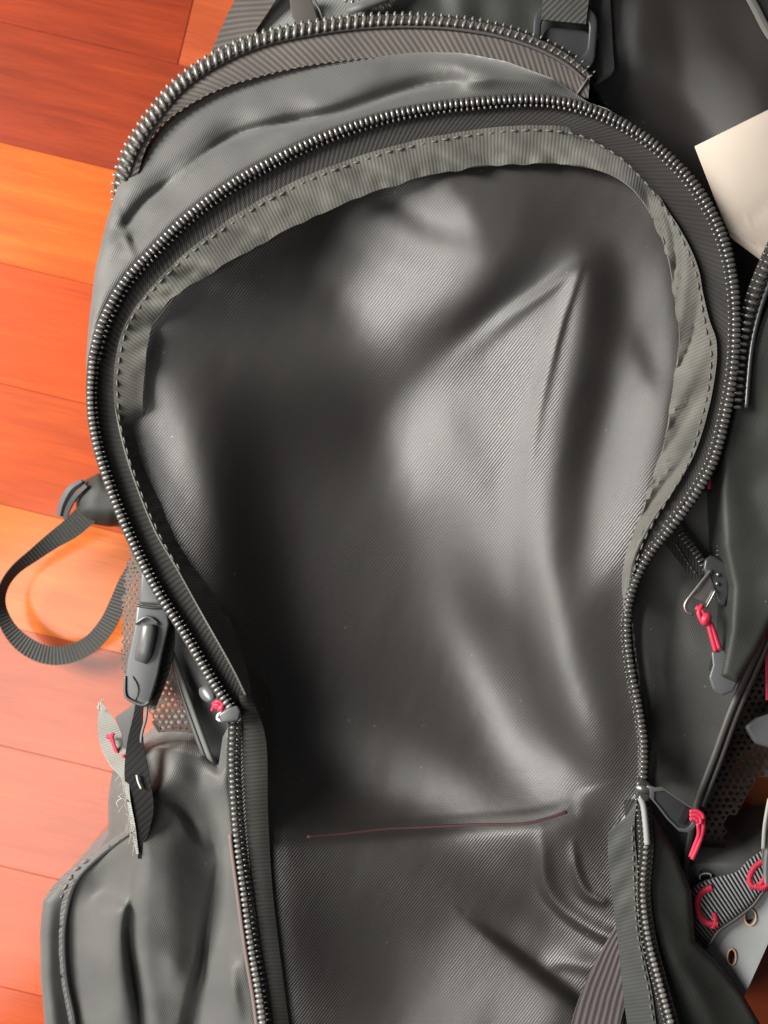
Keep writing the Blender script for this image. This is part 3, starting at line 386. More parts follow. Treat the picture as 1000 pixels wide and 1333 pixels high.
1,0,0,0,1,0,0,0,0,0,0,0,-1,0,0,0,0,0,0,0,0,0,-1,1,-1,1,0,-1,0,1,-1,0,0,0,0,0,0,0,0,0,0,-1,1,0,0,0,0,1,0,0,0,0,0,0,0,0,-1,0,0,-1,0,0,-1,0,0,-1,0,1,0,0,0,
0,0,0,0,0,0,0,0,-1,-1,0,0,-1,0,1,0,1,1,1,0,0,0,1,0,1,-1,1,-1,0,0,0,-1,0,0,0,0,0,0,0,0,0,0,0,0,0,0,0,0,0,0,0,0,0,-1,1,-1,0,0,0,0,1,0,1,0,1,0,1,-1,1,-1,1,
0,0,0,-1,1,0,-1,1,-1,0,0,0,0,0,0,0,0,-1,1,0,0,-1,1,0,0,0,0,0,0,0,0,0,0,1,-1,0,0,0,0,0,0,0,0,0,0,0,0,0,0,-1,-1,1,-1,-1,0,0,0,0,0,-1,0,1,0,0,1,-1,1,-1,0,
0,-1,0,0,-1,0,0,0,0,1,0,1,1,0,1,0,0,0,0,1,-1,1,0,0,-1,-1,0,0,0,0,0,0,0,0,0,0,0,0,0,0,0,0,0,0,0,1,-1,0,-1,0,-1,1,0,1,0,1,0,1,0,0,0,1,-1,1,-1,0,0,0,1,-1,
0,1,-1,1,-1,1,-1,1,-1,1,-1,0,1,-1,0,1,0,-1,1,0,-1,1,0,0,0,0,0,0,0,1,-1,0,0,0,0,-1,1,-1,1,-1,0,-1,0,0,0,0,0,-1,0,0,0,-1,0,0,0,0,0,0,0,0,1,-1,0,0,-1,1,-1,
-1,1,-1,0,0,1,0,1,1,0,1,0,1,-1,1,0,0,0,0,-1,0,-1,0,0,0,0,0,0,0,0,0,0,0,0,0,0,0,0,0,0,0,1,-1,0,1,-1,0,-1,0,0,0,1,0,1,0,1,0,0,0,1,0,0,0,0,0,-1,1,0,-1,1,-1,
1,-1,1,-1,1,-1,1,0,-1,1,0,0,0,0,0,0,1,0,0,0,0,1,0,0,-1,0,0,0,0,0,-1,0,-1,1,-1,0,-1,1,-1,0,0,0,-1,1,-1,0,-1,0,0,0,0,0,0,0,1,-1,0,0,0,0,0,-1,0,0,-1,0,0,1,
0,1,0,1,0,1,0,0,1,-1,1,-1,1,0,0,-1,0,-1,0,0,0,0,0,0,0,0,0,0,0,0,0,0,0,0,0,0,0,0,1,-1,0,-1,1,-1,0,0,0,1,0,1,0,1,0,1,-1,0,1,0,0,-1,1,0,-1,1,-1,1,-1,1,-1,
1,-1,1,-1,1,0,0,0,0,0,1,0,0,0,0,0,1,0,0,0,0,1,0,0,-1,0,-1,0,0,-1,-1,0,0,-1,-1,1,0,0,0,0,-1,0,0,0,-1,0,-1,0,0,0,1,0,0,0,0,1,-1,0,0,-1,-1,0,0,0,0,1,1,1,0,
1,0,0,1,0,0,0,1,-1,0,-1,0,-1,1,-1,0,0,0,0,0,0,0,0,0,0,0,0,0,0,0,0,0,0,1,-1,1,0,-1,-1,0,0,0,0,1,1,0,0,1,0,0,1,0,-1,0,0,1,0,-1,1,0,0,0,0,0,0,0,0,0,1,-1,1,
-1,1,0,0,0,0,1,0,0,1,0,0,0,0,0,0,0,0,0,0,0,-1,-1,0,-1,-1,-1,1,-1,0,-1,0,0,0,1,0,-2,0,0,0,0,0,0,0,0,0,1,0,0,-1,0,0,-1,1,-1,-1,0,1,0,0,1,1,0,1,0,1,-1,1,0,
0,0,1,-2,1,-1,0,-1,0,0,0,0,0,0,0,0,0,0,0,0,0,0,0,0,0,0,0,1,0,-1,0,1,-1,-1,0,0,1,-1,1,0,2,0,0,0,0,0,1,0,0,0,0,0,0,-1,1,0,0,0,0,0,1,-1,0,1,0,0,0,0,1,0,0,
0,0,1,0,0,0,0,1,0,0,0,0,0,-1,0,-1,0,-1,-1,-1,0,-1,0,-1,1,0,0,0,-1,0,0,-1,0,-1,0,0,0,1,0,0,0,0,0,0,0,-1,0,0,0,0,0,0,0,1,0,1,1,0,1,0,0,-1,2,-1,0,0,0,-1,0,
-1,0,0,0,0,0,0,0,0,0,0,0,0,0,0,0,0,0,0,0,0,0,0,1,0,-1,0,0,-1,0,0,1,0,1,-1,1,1,0,0,0,0,1,0,-1,0,1,0,0,0,0,0,0,1,-1,0,1,0,0,0,1,0,0,0,0,0,1,0,0,0,0,1,0,0,
1,0,0,0,-1,0,-1,0,-1,-1,0,-1,-1,-1,0,-1,0,0,0,0,0,0,0,0,-1,0,0,0,0,-1,1,0,0,0,0,0,0,0,0,-1,-1,1,-1,1,1,0,1,0,1,0,0,0,1,1,-1,0,0,0,0,0,-1,0,-1,0,0,0,0,0,
0,0,0,0,0,0,0,0,0,0,0,0,0,0,0,1,0,0,0,-1,0,0,-1,0,0,0,1,1,0,1,0,0,1,0,-1,0,1,0,0,-1,1,0,0,0,0,0,1,0,0,0,0,0,0,0,0,1,0,1,-1,1,0,1,0,0,1,0,0,0,0,0,0,0,-1,
-1,-1,0,-1,-1,-1,0,-1,0,-1,0,0,0,0,0,0,-1,0,0,-1,0,0,1,0,0,0,0,1,-1,0,0,-1,0,0,-1,1,0,0,1,0,1,1,1,0,0,0,0,0,1,0,-1,0,-1,0,-1,0,0,0,0,0,0,0,0,0,0,0,0,0,
0,0,0,0,0,0,0,0,1,-1,1,0,0,-1,-1,1,-1,0,1,0,1,0,0,1,0,0,0,1,0,0,0,-1,1,0,0,0,1,0,-1,0,1,0,0,0,0,1,0,1,-1,1,0,1,0,0,0,1,0,0,0,0,0,0,0,0,-1,0,0,-1,-1,-1,
-1,0,-2,0,0,-1,0,0,0,0,-1,0,1,0,-2,1,-1,1,0,0,0,0,1,-1,0,0,0,0,-1,0,0,1,-1,1,1,1,0,0,0,1,0,0,0,0,0,0,0,0,-1,-1,1,-1,0,0,0,0,0,0,0,0,0,0,0,0,0,0,0,0,0,0,
0,0,0,1,-1,1,0,-1,0,-1,0,0,0,1,0,1,0,0,1,0,0,0,0,0,0,1,0,0,0,0,0,0,1,0,-1,1,0,0,1,-1,1,0,1,-1,1,0,0,1,0,0,0,0,1,0,0,0,0,0,0,-1,-1,0,-1,-1,0,-1,-1,-1,-1,
1,-1,0,0,0,0,0,-1,0,0,-1,1,0,0,0,0,1,-1,0,1,-1,0,-1,0,0,1,-1,1,0,0,1,1,0,1,-1,1,0,0,0,0,0,0,-1,0,0,-1,0,0,0,0,0,0,0,0,0,0,0,0,0,0,0,0,0,0,0,0,0,0,1,0,0,
0,0,-1,0,-1,0,1,-1,1,0,1,1,0,0,0,0,1,0,0,0,0,0,0,0,0,0,0,1,0,0,0,1,-1,1,0,0,0,1,0,0,1,0,0,0,1,0,0,0,0,0,-1,0,0,0,-1,-1,0,-1,-1,-1,0,0,-1,-1,0,0,0,0,0,-1,
0,0,0,0,0,-1,0,1,0,0,0,0,0,0,-1,1,0,0,-1,1,0,1,0,0,1,0,0,1,0,0,0,1,0,-1,0,0,-1,0,-1,0,0,0,0,0,0,0,0,0,0,0,0,0,0,0,0,0,0,0,0,0,0,0,1,-1,1,0,0,-1,0,0,-1,
1,0,1,0,0,0,1,0,0,0,0,0,0,1,0,0,0,0,1,0,-1,1,-1,1,0,1,0,0,0,0,1,-1,1,0,0,1,0,0,0,0,0,1,-1,1,0,-1,-1,0,0,-1,0,-1,-1,0,-2,0,0,0,-1,0,-1,1,0,0,-1,0,0,-1,1,
0,0,0,0,0,0,0,0,0,0,-1,0,1,-1,1,0,2,0,0,1,0,0,0,0,0,0,0,1,-1,-1,0,-1,0,0,0,0,0,0,0,0,0,0,0,0,0,0,0,0,0,0,0,0,0,0,0,0,0,1,0,0,0,-1,0,-1,0,0,1,0,1,0,1,-1,
1,0,0,0,1,0,-1,0,1,0,0,0,0,1,0,0,0,0,0,0,1,0,1,-1,1,0,0,1,-1,1,0,0,0,0,0,1,-1,-1,0,1,-1,-1,-1,0,-1,0,-1,0,0,-1,-1,0,-1,1,-1,1,-1,0,0,0,0,0,0,0,0,0,1,0,
-1,0,0,-1,1,0,-1,1,1,0,0,1,0,0,0,1,0,0,1,-1,0,0,0,0,-1,-1,0,0,0,0,0,0,0,0,0,0,0,0,0,0,0,0,0,0,0,0,0,0,0,0,1,0,-1,1,0,0,-1,0,0,0,-1,1,0,1,0,1,0,0,0,0,0,
0,1,0,-1,1,0,0,1,-1,0,1,0,0,0,1,-1,1,0,0,0,1,0,0,0,0,1,0,0,0,-1,0,0,1,-1,-1,0,0,0,-1,0,-1,-1,0,-1,0,0,-1,1,-1,0,-1,1,0,0,-1,0,0,0,0,1,0,-1,0,0,0,0,0,-1,
0,1,0,0,1,0,0,1,0,1,-1,0,1,0,1,0,-1,-1,0,0,0,-1,0,0,0,0,0,0,0,0,0,0,0,0,0,0,0,0,0,0,0,0,0,0,0,0,0,1,0,0,0,-1,0,0,0,0,0,0,1,0,0,0,1,0,1,-1,1,-1,0,1,0,0,
0,0,1,-1,1,0,0,0,0,1,-1,0,1,1,-1,0,0,1,0,-1,1,0,0,0,0,0,-1,1,0,-1,0,-1,-1,0,0,0,-1,0,-1,-1,1,-1,0,0,0,-1,0,0,0,0,0,0,0,0,0,0,0,0,0,0,0,0,0,0,1,0,0,1,0,
0,1,-1,1,0,0,0,0,0,0,0,-1,-1,0,0,0,0,0,0,0,0,0,0,0,0,0,0,0,0,0,0,0,0,0,0,0,0,0,0,1,0,0,0,0,0,-1,0,-1,1,0,1,-1,1,0,1,-1,1,-1,1,0,0,1,-1,0,1,0,0,0,1,-1,0,
1,0,0,0,1,0,0,-1,1,0,0,0,1,0,0,-1,1,0,0,0,0,-1,-1,1,-1,0,0,-1,-1,0,0,-1,0,0,-1,0,0,0,0,0,0,-1,1,0,-1,0,0,0,0,0,0,1,0,-1,0,0,0,0,0,0,1,0,1,0,0,1,0,0,0,0,
0,0,-1,0,-1,1,-1,0,0,0,0,0,0,0,0,0,0,0,0,0,0,0,0,0,0,0,0,0,0,0,0,0,0,0,1,0,0,0,0,-1,0,0,0,0,1,0,0,0,1,-1,1,0,0,0,0,1,-1,0,0,0,0,1,0,0,0,1,-1,0,0,1,0,0,
0,1,0,0,-1,1,0,0,0,0,0,-1,0,0,1,-1,0,-1,0,0,0,-1,0,0,-1,0,0,-1,0,0,0,0,0,0,-1,0,0,1,-1,0,0,1,0,-1,0,0,0,0,0,0,0,1,0,0,1,0,0,0,0,1,0,0,0,0,0,-1,0,-1,0,0,
0,0,0,0,0,0,0,0,0,0,0,0,0,0,0,0,0,0,0,0,0,0,0,0,0,1,-1,1,0,0,0,-1,0,-1,0,1,0,0,1,0,0,1,0,0,-1,1,0,0,1,-1,0,1,0,-1,1,0,0,0,1,0,0,-1,1,0,0,0,0,0,1,-1,0,1,
-1,0,0,1,0,0,-1,0,-1,1,-1,0,-1,0,0,-1,0,0,-1,1,-1,0,0,0,-1,1,-1,0,0,0,0,0,0,0,0,0,0,0,0,0,0,1,0,0,0,1,0,0,0,0,0,0,1,0,0,-1,0,0,-1,0,0,0,0,0,0,0,0,0,0,0,
0,0,0,0,0,0,0,0,0,0,0,0,0,0,0,0,0,0,1,-1,1,0,-1,0,0,0,0,0,0,1,0,0,1,-1,0,0,1,0,0,0,0,0,1,-1,0,0,0,1,-1,0,0,0,1,0,0,0,0,0,0,1,-1,1,0,0,0,0,0,-1,0,0,0,0,
0,0,0,-1,1,0,-2,1,0,-1,0,-1,1,-1,0,0,0,-1,1,0,0,-1,0,0,1,-1,0,0,0,0,0,0,0,0,1,0,1,-1,0,1,0,0,1,0,-1,0,0,0,0,-1,1,0,-1,0,0,0,0,0,0,0,0,0,0,0,0,0,0,0,0,0,
0,0,0,0,0,0,0,0,0,0,0,1,-1,1,0,0,-1,0,0,0,0,1,0,0,0,0,1,0,0,0,-1,0,0,1,-1,1,0,0,0,0,1,0,0,0,-1,1,-1,1,0,0,0,0,0,0,0,0,0,0,0,1,0,-1,0,0,0,-1,0,1,-1,0,0,
-1,0,0,0,0,-1,0,0,0,0,0,0,-1,0,0,1,0,-1,0,0,1,-1,1,-1,0,1,-1,0,1,0,1,0,0,0,0,0,0,1,0,0,-1,-1,1,-1,0,0,0,0,0,0,0,0,0,0,0,0,0,0,0,0,0,0,0,0,0,0,0,0,0,0,0,
0,0,0,0,1,0,0,0,0,-1,0,0,0,0,1,0,0,1,-1,0,0,0,1,0,0,0,0,-1,1,0,0,0,0,0,0,0,0,0,1,0,0,0,0,-1,1,0,-1,1,0,0,0,0,-1,1,0,0,0,0,0,-1,0,0,0,0,0,0,-1,0,0,0,-1,
0,0,0,-1,0,0,0,0,0,0,0,1,-1,1,-1,0,0,0,1,0,0,0,0,0,0,1,0,0,0,0,0,0,0,0,-2,1,0,0,0,0,0,0,0,0,0,0,0,0,0,0,0,0,0,0,0,0,0,0,0,0,0,0,0,0,0,0,0,0,0,1,-1,0,0,
0,-1,1,0,0,1,0,0,0,0,0,0,0,0,0,0,0,1,-1,1,-1,0,0,0,0,1,0,0,0,-1,0,1,0,0,0,0,1,-1,0,1,-1,0,1,0,-1,0,0,0,0,0,0,0,0,0,-1,0,0,-1,0,0,0,0,0,0,0,0,-1,0,0,0,0,
1,-1,0,0,0,0,1,-1,0,1,0,0,0,1,0,0,0,0,0,0,0,-1,0,-1,1,2,-2,0,0,0,0,0,0,0,0,0,0,0,0,0,0,0,0,0,0,0,0,0,0,0,0,0,0,0,0,0,0,0,0,0,1,0,0,-1,0,0,0,1,0,0,0,0,0,
0,0,0,0,0,0,0,0,0,0,0,0,0,0,1,-1,1,-1,0,1,0,-1,1,0,0,-1,0,1,0,-1,1,0,0,0,0,0,0,0,0,0,0,-1,1,0,0,-1,1,0,-1,0,0,-1,0,0,0,-1,1,-1,0,0,0,0,0,0,0,0,1,-1,1,0,
0,0,0,1,-1,1,-1,1,0,0,0,-1,0,0,0,0,1,-1,0,0,0,0,0,0,0,0,0,0,0,0,0,0,0,0,0,0,0,0,0,0,0,0,0,0,0,0,0,0,0,0,0,0,0,0,0,0,0,0,0,0,0,0,1,0,0,0,0,0,0,0,0,0,0,0,
0,0,0,0,0,0,0,0,0,0,0,0,0,0,0,1,0,-1,0,1,0,-1,0,0,1,0,0,0,0,0,0,0,0,-1,0,1,-1,0,0,-1,0,1,-1,0,-1,1,-1,0,0,0,0,0,0,1,-1,1,-1,1,0,0,0,0,1,-1,1,-1,1,0,-1,
1,-1,1,-1,-1,-1,3,-1,0,0,0,0,0,0,0,0,0,0,0,0,0,0,0,0,0,0,0,0,0,0,0,0,0,0,0,0,0,0,0,0,0,0,0,0,0,0,0,0,0,0,0,0,1,-1,1,0,0,0,0,0,0,0,-1,1,-1,1,0,0,0,-1,1,
-1,1,0,0,0,0,0,0,0,0,0,0,1,-1,0,1,0,-1,0,0,0,0,0,0,0,1,-1,1,0,-1,0,0,0,0,0,-1,1,-1,0,0,-1,0,-1,0,1,-1,1,0,1,-1,1,-1,0,1,0,0,0,1,0,0,0,0,0,-1,1,-2,0,-1,
1,5,-4,0,0,0,0,0,0,0,0,0,0,0,0,0,0,0,0,0,0,0,0,0,0,0,0,0,0,0,0,0,0,0,0,0,0,0,0,0,0,0,-1,1,0,0,1,-1,1,-1,0,0,0,0,0,0,1,0,-1,1,0,0,0,0,0,-1,1,0,-1,0,1,0,
-1,1,0,-1,1,0,-1,1,0,0,0,0,0,0,0,0,0,1,0,-1,1,0,0,0,0,-1,0,0,0,0,-1,0,0,-1,0,0,0,0,-1,1,0,0,0,1,0,0,0,0,0,1,0,0,0,0,0,-1,1,0,-2,0,-1,0,2,2,-2,0,0,0,0,0,
0,0,0,0,0,0,0,0,0,0,0,0,0,0,0,0,0,0,0,0,0,0,0,0,0,0,0,0,0,0,0,0,0,0,0,-1,0,1,0,0,0,1,0,0,0,0,0,0,-1,0,1,0,-1,0,0,0,0,1,-1,0,1,0,-1,0,1,-1,0,1,-1,0,1,0,
-1,0,0,1,0,0,0,0,1,-1,0,1,-1,0,0,1,-1,1,0,-1,-1,0,0,0,0,0,0,-1,0,0,0,0,0,0,1,-1,0,1,1,0,0,-1,1,0,0,0,0,0,-1,0,0,-1,-1,0,4,-1,-1,0,0,0,0,0,0,0,0,0,0,0,0,
0,0,0,0,0,0,0,0,0,0,0,0,0,0,0,0,0,0,0,0,0,0,0,0,0,0,0,0,0,0,0,0,0,0,0,0,0,0,0,0,0,1,0,-1,0,1,-1,0,0,1,-1,1,-1,0,0,0,0,0,0,0,0,0,1,-1,0,1,0,0,0,0,0,0,0,
-1,1,0,0,1,-1,1,-1,1,-1,0,0,0,0,0,0,-1,-1,0,0,-1,0,0,0,1,0,0,1,0,0,0,0,0,1,0,0,0,0,0,0,-1,-1,-1,0,0,-1,12,-9,0,0,0,0,0,0,0,0,0,0,0,0,0,0,0,0,0,0,0,0,0,
0,0,0,0,0,0,0,0,0,0,0,0,0,0,0,0,0,0,0,0,0,0,0,0,1,0,-1,1,0,0,0,0,0,-1,0,1,-1,0,1,0,0,-1,0,0,0,0,0,0,1,-1,1,-1,0,1,-1,1,-1,0,0,0,0,0,0,0,1,0,0,0,0,0,1,-1,
0,0,0,0,0,0,0,-1,0,0,0,-1,0,0,0,0,0,0,0,1,0,1,0,0,0,0,1,-1,1,-1,1,-1,-1,0,-1,0,-2,-1,6,2,-4,0,0,0,0,0,0,0,0,0,0,0,0,0,0,0,0,0,0,0,0,0,0,0,0,0,0,0,0,0,0,
0,0,0,0,0,0,0,0,0,0,0,0,0,0,0,0,0,1,-1,0,0,0,0,0,1,0,-1,1,-1,0,0,0,0,1,-1,1,-1,0,0,0,0,0,0,0,0,0,0,0,0,0,0,0,0,0,1,-1,0,0,1,0,0,0,0,0,0,0,0,0,0,-1,1,-1,
0,-1,0,-1,0,0,0,0,0,2,-1,1,0,1,0,0,1,-1,1,-1,1,-1,-1,1,-1,-1,-2,0,0,1,4,-2,0,0,0,0,0,0,0,0,0,0,0,0,0,0,0,0,0,0,0,0,0,0,0,0,0,0,0,0,0,0,0,0,0,0,0,0,0,0,
0,0,1,-1,0,0,0,0,0,0,1,0,0,0,0,0,-1,1,0,-1,1,0,-1,0,1,-1,0,0,1,-1,1,-1,0,0,0,0,0,0,-1,1,0,0,0,0,0,0,0,0,1,-1,0,0,0,0,1,0,0,0,0,0,0,0,-1,0,0,0,-1,0,0,-1,
0,1,0,0,1,0,1,-1,1,1,-1,1,0,0,-1,0,0,-2,0,-2,-1,0,0,6,-2,0,0,0,0,0,0,0,0,0,0,0,0,0,0,0,0,0,0,0,0,0,0,0,0,0,0,0,0,0,0,0,0,0,0,0,0,0,0,0,0,0,0,0,0,0,0,1,
0,0,-1,1,0,0,0,0,0,-1,1,0,0,-1,1,0,-1,0,1,-1,0,1,-1,0,0,0,0,0,0,0,0,0,0,0,0,0,0,0,0,0,0,1,-1,1,0,0,-1,1,0,0,0,0,-1,0,1,0,-1,0,-1,0,-1,0,0,0,0,0,1,1,0,2,
-1,0,1,0,0,0,0,-1,-1,0,-2,-1,-1,-1,0,23,-18,0,0,0,0,0,0,0,0,0,0,0,0,0,0,0,0,0,0,0,0,0,0,0,0,0,0,0,0,0,0,0,0,0,0,0,0,0,0,0,0,0,0,1,0,0,0,-1,1,0,0,0,0,0,
0,0,0,0,-1,1,-1,1,0,0,0,0,-1,1,-1,0,0,0,0,0,1,-1,0,0,0,0,0,-1,0,0,1,0,-1,1,0,-1,1,0,0,0,1,0,0,0,-1,0,1,0,-1,0,0,0,0,-1,0,0,0,-1,0,1,1,0,1,0,1,0,0,0,0,0,
-1,0,-1,-2,-1,-1,0,0,0,3,1,0,0,0,0,0,0,0,0,0,0,0,0,0,0,0,0,0,0,0,0,0,0,0,0,0,0,0,0,0,0,0,0,0,0,0,0,0,0,0,0,0,0,1,-1,0,1,0,0,0,0,0,0,0,0,0,0,0,0,0,0,0,-1,
0,0,0,1,-1,1,-1,0,0,1,-1,0,1,-1,0,0,0,-1,1,0,0,-1,1,0,0,-1,1,0,-1,1,0,0,0,0,0,1,0,-1,0,0,0,0,-1,0,0,-1,0,0,0,0,1,0,1,0,1,0,1,0,0,0,-1,1,-2,-1,-1,-1,-1,
0,-1,0,4,1,0,0,0,0,0,0,0,0,0,0,0,0,0,0,0,0,0,0,0,0,0,0,0,0,0,0,0,0,0,0,0,0,0,0,0,0,0,0,0,0,0,0,0,1,0,0,0,0,0,1,-1,0,0,0,0,0,0,0,0,0,0,0,0,0,0,-1,1,-1,1,
0,0,-1,0,0,0,0,0,0,0,0,0,0,0,0,-1,1,-1,1,0,0,0,-1,1,0,0,0,0,0,0,0,0,0,0,0,0,-1,0,0,-1,0,0,1,-1,1,1,1,0,1,0,0,0,0,0,-2,0,-1,-1,-1,0,-2,1,-1,4,1,0,0,0,0,
0,0,0,0,0,0,0,0,0,0,0,0,0,0,0,0,0,0,0,0,0,0,0,0,0,0,0,0,0,0,0,0,0,0,0,0,0,0,0,1,0,0,0,0,0,0,0,0,0,0,0,0,1,0,-1,0,0,1,-1,0,0,0,0,0,0,-1,0,0,1,-1,0,0,0,0,
0,0,0,0,-1,1,0,-1,1,-1,0,0,0,1,-1,0,0,0,1,-1,0,1,0,0,-1,1,-1,1,-2,0,0,0,0,0,0,1,1,0,1,0,1,0,0,-1,0,0,-2,0,-1,-1,-1,0,-1,1,3,1,0,0,0,0,0,0,0,0,0,0,0,0,0,
0,0,0,0,0,0,0,0,0,0,0,0,0,0,0,0,0,0,0,0,0,0,0,0,0,0,0,0,0,0,1,0,0,1,-1,1,-1,1,0,0,0,0,0,-1,0,0,1,-1,0,1,-1,0,0,0,0,0,0,0,0,-1,1,-1,0,0,0,0,0,0,-1,1,-1,
0,1,-1,1,0,0,0,-1,1,-1,0,0,0,1,0,-1,0,0,1,-1,1,-1,0,0,0,-1,0,0,0,0,1,1,1,1,-1,1,0,-1,0,-1,0,-2,0,-1,0,0,0,0,2,1,0,0,0,0,0,0,0,0,0,0,0,0,0,0,0,0,0,0,0,0,
0,0,0,0,0,0,0,0,0,0,0,0,0,0,0,0,0,0,0,0,0,0,0,0,1,0,0,1,-1,1,0,0,0,0,0,0,0,0,0,-1,1,-1,0,1,0,0,-1,0,0,0,0,0,0,-1,1,0,0,0,-1,0,0,0,0,0,0,-1,1,-1,0,0,0,0,
0,0,0,0,0,0,0,0,0,0,0,0,0,0,0,-1,0,0,1,-1,0,0,1,1,0,1,0,0,0,1,-2,0,-1,0,-1,0,0,-1,0,-1,-29,32,1,0,0,0,0,0,0,0,0,0,0,0,0,0,0,0,0,0,0,0,0,0,0,0,0,0,0,0,0,
0,0,0,0,0,0,0,0,0,0,0,0,0,0,0,1,0,0,1,0,0,-1,1,0,0,0,0,0,0,0,0,0,0,0,-1,0,0,0,0,0,0,0,0,0,0,0,-1,0,0,0,0,0,0,0,0,0,0,-1,0,0,0,0,0,0,0,0,0,0,-1,0,1,0,0,
-1,1,-1,0,0,0,0,1,-1,0,1,0,0,1,0,0,1,1,-1,-1,1,-1,-1,0,0,-1,0,0,-1,0,-8,11,0,0,0,0,0,0,0,0,0,0,0,0,0,0,0,0,0,0,0,0,0,0,0,0,0,0,0,0,0,0,0,0,0,0,0,0,0,0,
0,0,0,0,0,0,1,1,0,-1,1,0,0,0,0,0,0,0,0,0,0,0,-1,1,-1,1,0,0,0,0,-1,1,-1,0,0,0,0,0,0,0,0,0,-1,1,-1,0,0,0,0,0,0,-1,0,0,0,0,0,0,-1,1,0,-1,0,0,1,-1,1,0,0,0,
-1,0,0,0,0,0,0,1,1,1,0,-1,1,0,-1,0,0,0,-1,0,-1,1,-1,0,1,1,0,0,0,0,0,0,0,0,0,0,0,0,0,0,0,0,0,0,0,0,0,0,0,0,0,0,0,0,0,0,0,0,0,0,0,0,0,0,0,0,0,0,0,0,0,0,1,
1,0,0,0,0,0,0,0,0,0,0,0,0,0,0,0,0,0,-1,0,1,0,-1,1,-1,0,0,0,0,0,0,-1,1,0,-1,0,0,0,0,0,0,-1,1,-1,0,0,0,0,0,0,-1,0,1,-1,1,-1,0,0,0,0,0,1,-1,0,1,-1,1,0,0,1,
0,1,0,0,0,-1,0,0,-1,0,1,0,-2,1,-1,-3,2,3,0,0,0,0,0,0,0,0,0,0,0,0,0,0,0,0,0,0,0,0,0,0,0,0,0,0,0,0,0,0,0,0,0,0,0,0,0,0,0,0,0,0,0,0,1,1,0,-1,1,0,0,0,0,0,0,
0,0,0,0,0,0,0,0,0,0,0,-1,1,0,-1,1,0,0,-1,0,0,0,0,-1,0,1,0,-1,0,0,0,0,0,-1,1,0,-1,0,-1,0,0,1,0,-1,1,-1,0,1,-1,0,0,0,0,0,1,-1,1,-1,1,0,1,0,1,0,-1,0,1,-1,
0,0,0,0,-1,1,-1,0,-13,1,13,0,0,0,0,0,0,0,0,0,0,0,0,0,0,0,0,0,0,0,0,0,0,0,0,0,0,0,0,0,0,0,0,0,0,0,0,0,0,0,0,0,0,0,0,1,0,0,1,0,0,0,0,0,0,0,0,0,0,0,1,-1,0,
0,0,0,0,0,-1,1,0,0,-1,0,1,0,-1,0,1,-1,0,-1,1,0,-1,0,0,0,0,0,0,-1,0,0,1,-1,0,-1,0,0,0,0,1,-1,0,0,0,0,0,1,-1,1,-1,0,0,1,1,1,-1,1,0,0,0,0,0,0,0,-1,0,0,-1,
0,0,1,0,0,0,0,0,0,0,0,0,0,0,0,0,0,0,0,0,0,0,0,0,0,0,0,0,0,0,0,0,0,0,0,0,0,0,0,0,0,0,0,0,0,0,0,0,0,1,1,0,-1,1,0,0,0,0,0,0,0,0,1,-1,0,1,-1,0,0,0,0,0,0,0,
0,0,0,-1,0,1,-1,0,1,0,0,-1,0,0,0,-1,0,0,0,0,0,0,0,-1,0,0,0,0,0,0,0,-1,0,1,-1,0,-1,1,0,1,-1,1,0,0,0,0,1,0,0,1,0,-1,0,0,0,0,0,1,-1,0,-1,0,0,1,0,0,0,0,0,0,
0,0,0,0,0,0,0,0,0,0,0,0,0,0,0,0,0,0,0,0,0,0,0,0,0,0,0,0,0,0,0,0,0,0,0,0,0,0,0,0,1,1,0,0,0,0,1,0,0,0,0,0,-1,0,1,-1,0,0,1,0,0,0,-1,0,0,0,0,0,0,-1,1,-1,0,
0,0,0,0,0,0,0,0,0,0,-1,0,0,0,0,0,0,0,-1,0,-1,0,1,0,-1,0,0,0,0,0,0,1,0,0,0,1,0,0,1,0,0,0,0,0,0,0,0,0,-1,0,0,0,-1,-33,33,1,0,0,0,0,0,0,0,0,0,0,0,0,0,0,0,
0,0,0,0,0,0,0,0,0,0,0,0,0,0,0,0,0,0,0,0,0,0,0,0,0,0,0,0,0,1,0,0,1,0,0,1,-1,0,0,0,0,0,0,1,-1,0,1,-1,0,0,0,0,0,0,0,0,0,0,0,0,0,0,0,0,0,-1,0,1,-1,0,0,0,0,
0,0,-1,0,0,0,-1,0,1,-1,1,0,-1,0,0,0,-1,0,0,0,1,0,0,0,0,0,0,1,0,1,0,0,0,0,0,0,0,0,0,0,0,-1,0,-10,10,0,0,0,0,0,0,0,0,0,0,0,0,0,0,0,0,0,0,0,0,0,0,0,0,0,0,
0,0,0,0,0,0,0,0,0,0,0,0,0,0,0,0,0,0,0,0,1,1,0,0,0,0,0,0,0,1,0,0,0,-1,1,0,-1,1,0,0,-1,0,1,0,-1,1,0,-1,0,1,-1,0,0,0,-1,1,0,-1,1,0,-1,0,0,0,0,0,0,-1,0,1,-1,
0,0,-1,0,0,0,0,0,0,0,-1,1,-1,1,-1,1,0,0,1,0,1,0,0,0,0,0,0,0,0,0,0,-1,0,0,0,0,0,0,0,0,0,0,0,0,0,0,0,0,0,0,0,0,0,0,0,0,0,0,0,0,0,0,0,0,0,0,0,0,0,0,0,0,0,
0,0,0,0,0,0,0,0,0,0,0,1,1,0,0,0,0,1,0,-1,0,0,1,0,-1,1,0,0,-1,0,1,0,-1,0,1,-1,0,1,0,-1,0,1,-1,0,1,-1,0,0,-1,1,0,0,-1,0,0,0,0,0,0,-1,1,-1,1,0,-1,0,0,0,0,
-1,-1,0,0,1,-1,1,0,0,0,1,0,0,0,1,0,0,1,0,-1,0,0,0,0,0,0,-1,-3,0,3,0,0,0,0,0,0,0,0,0,0,0,0,0,0,0,0,0,0,0,0,0,0,0,0,0,0,0,0,0,0,0,0,0,0,0,0,0,0,0,0,0,0,0,
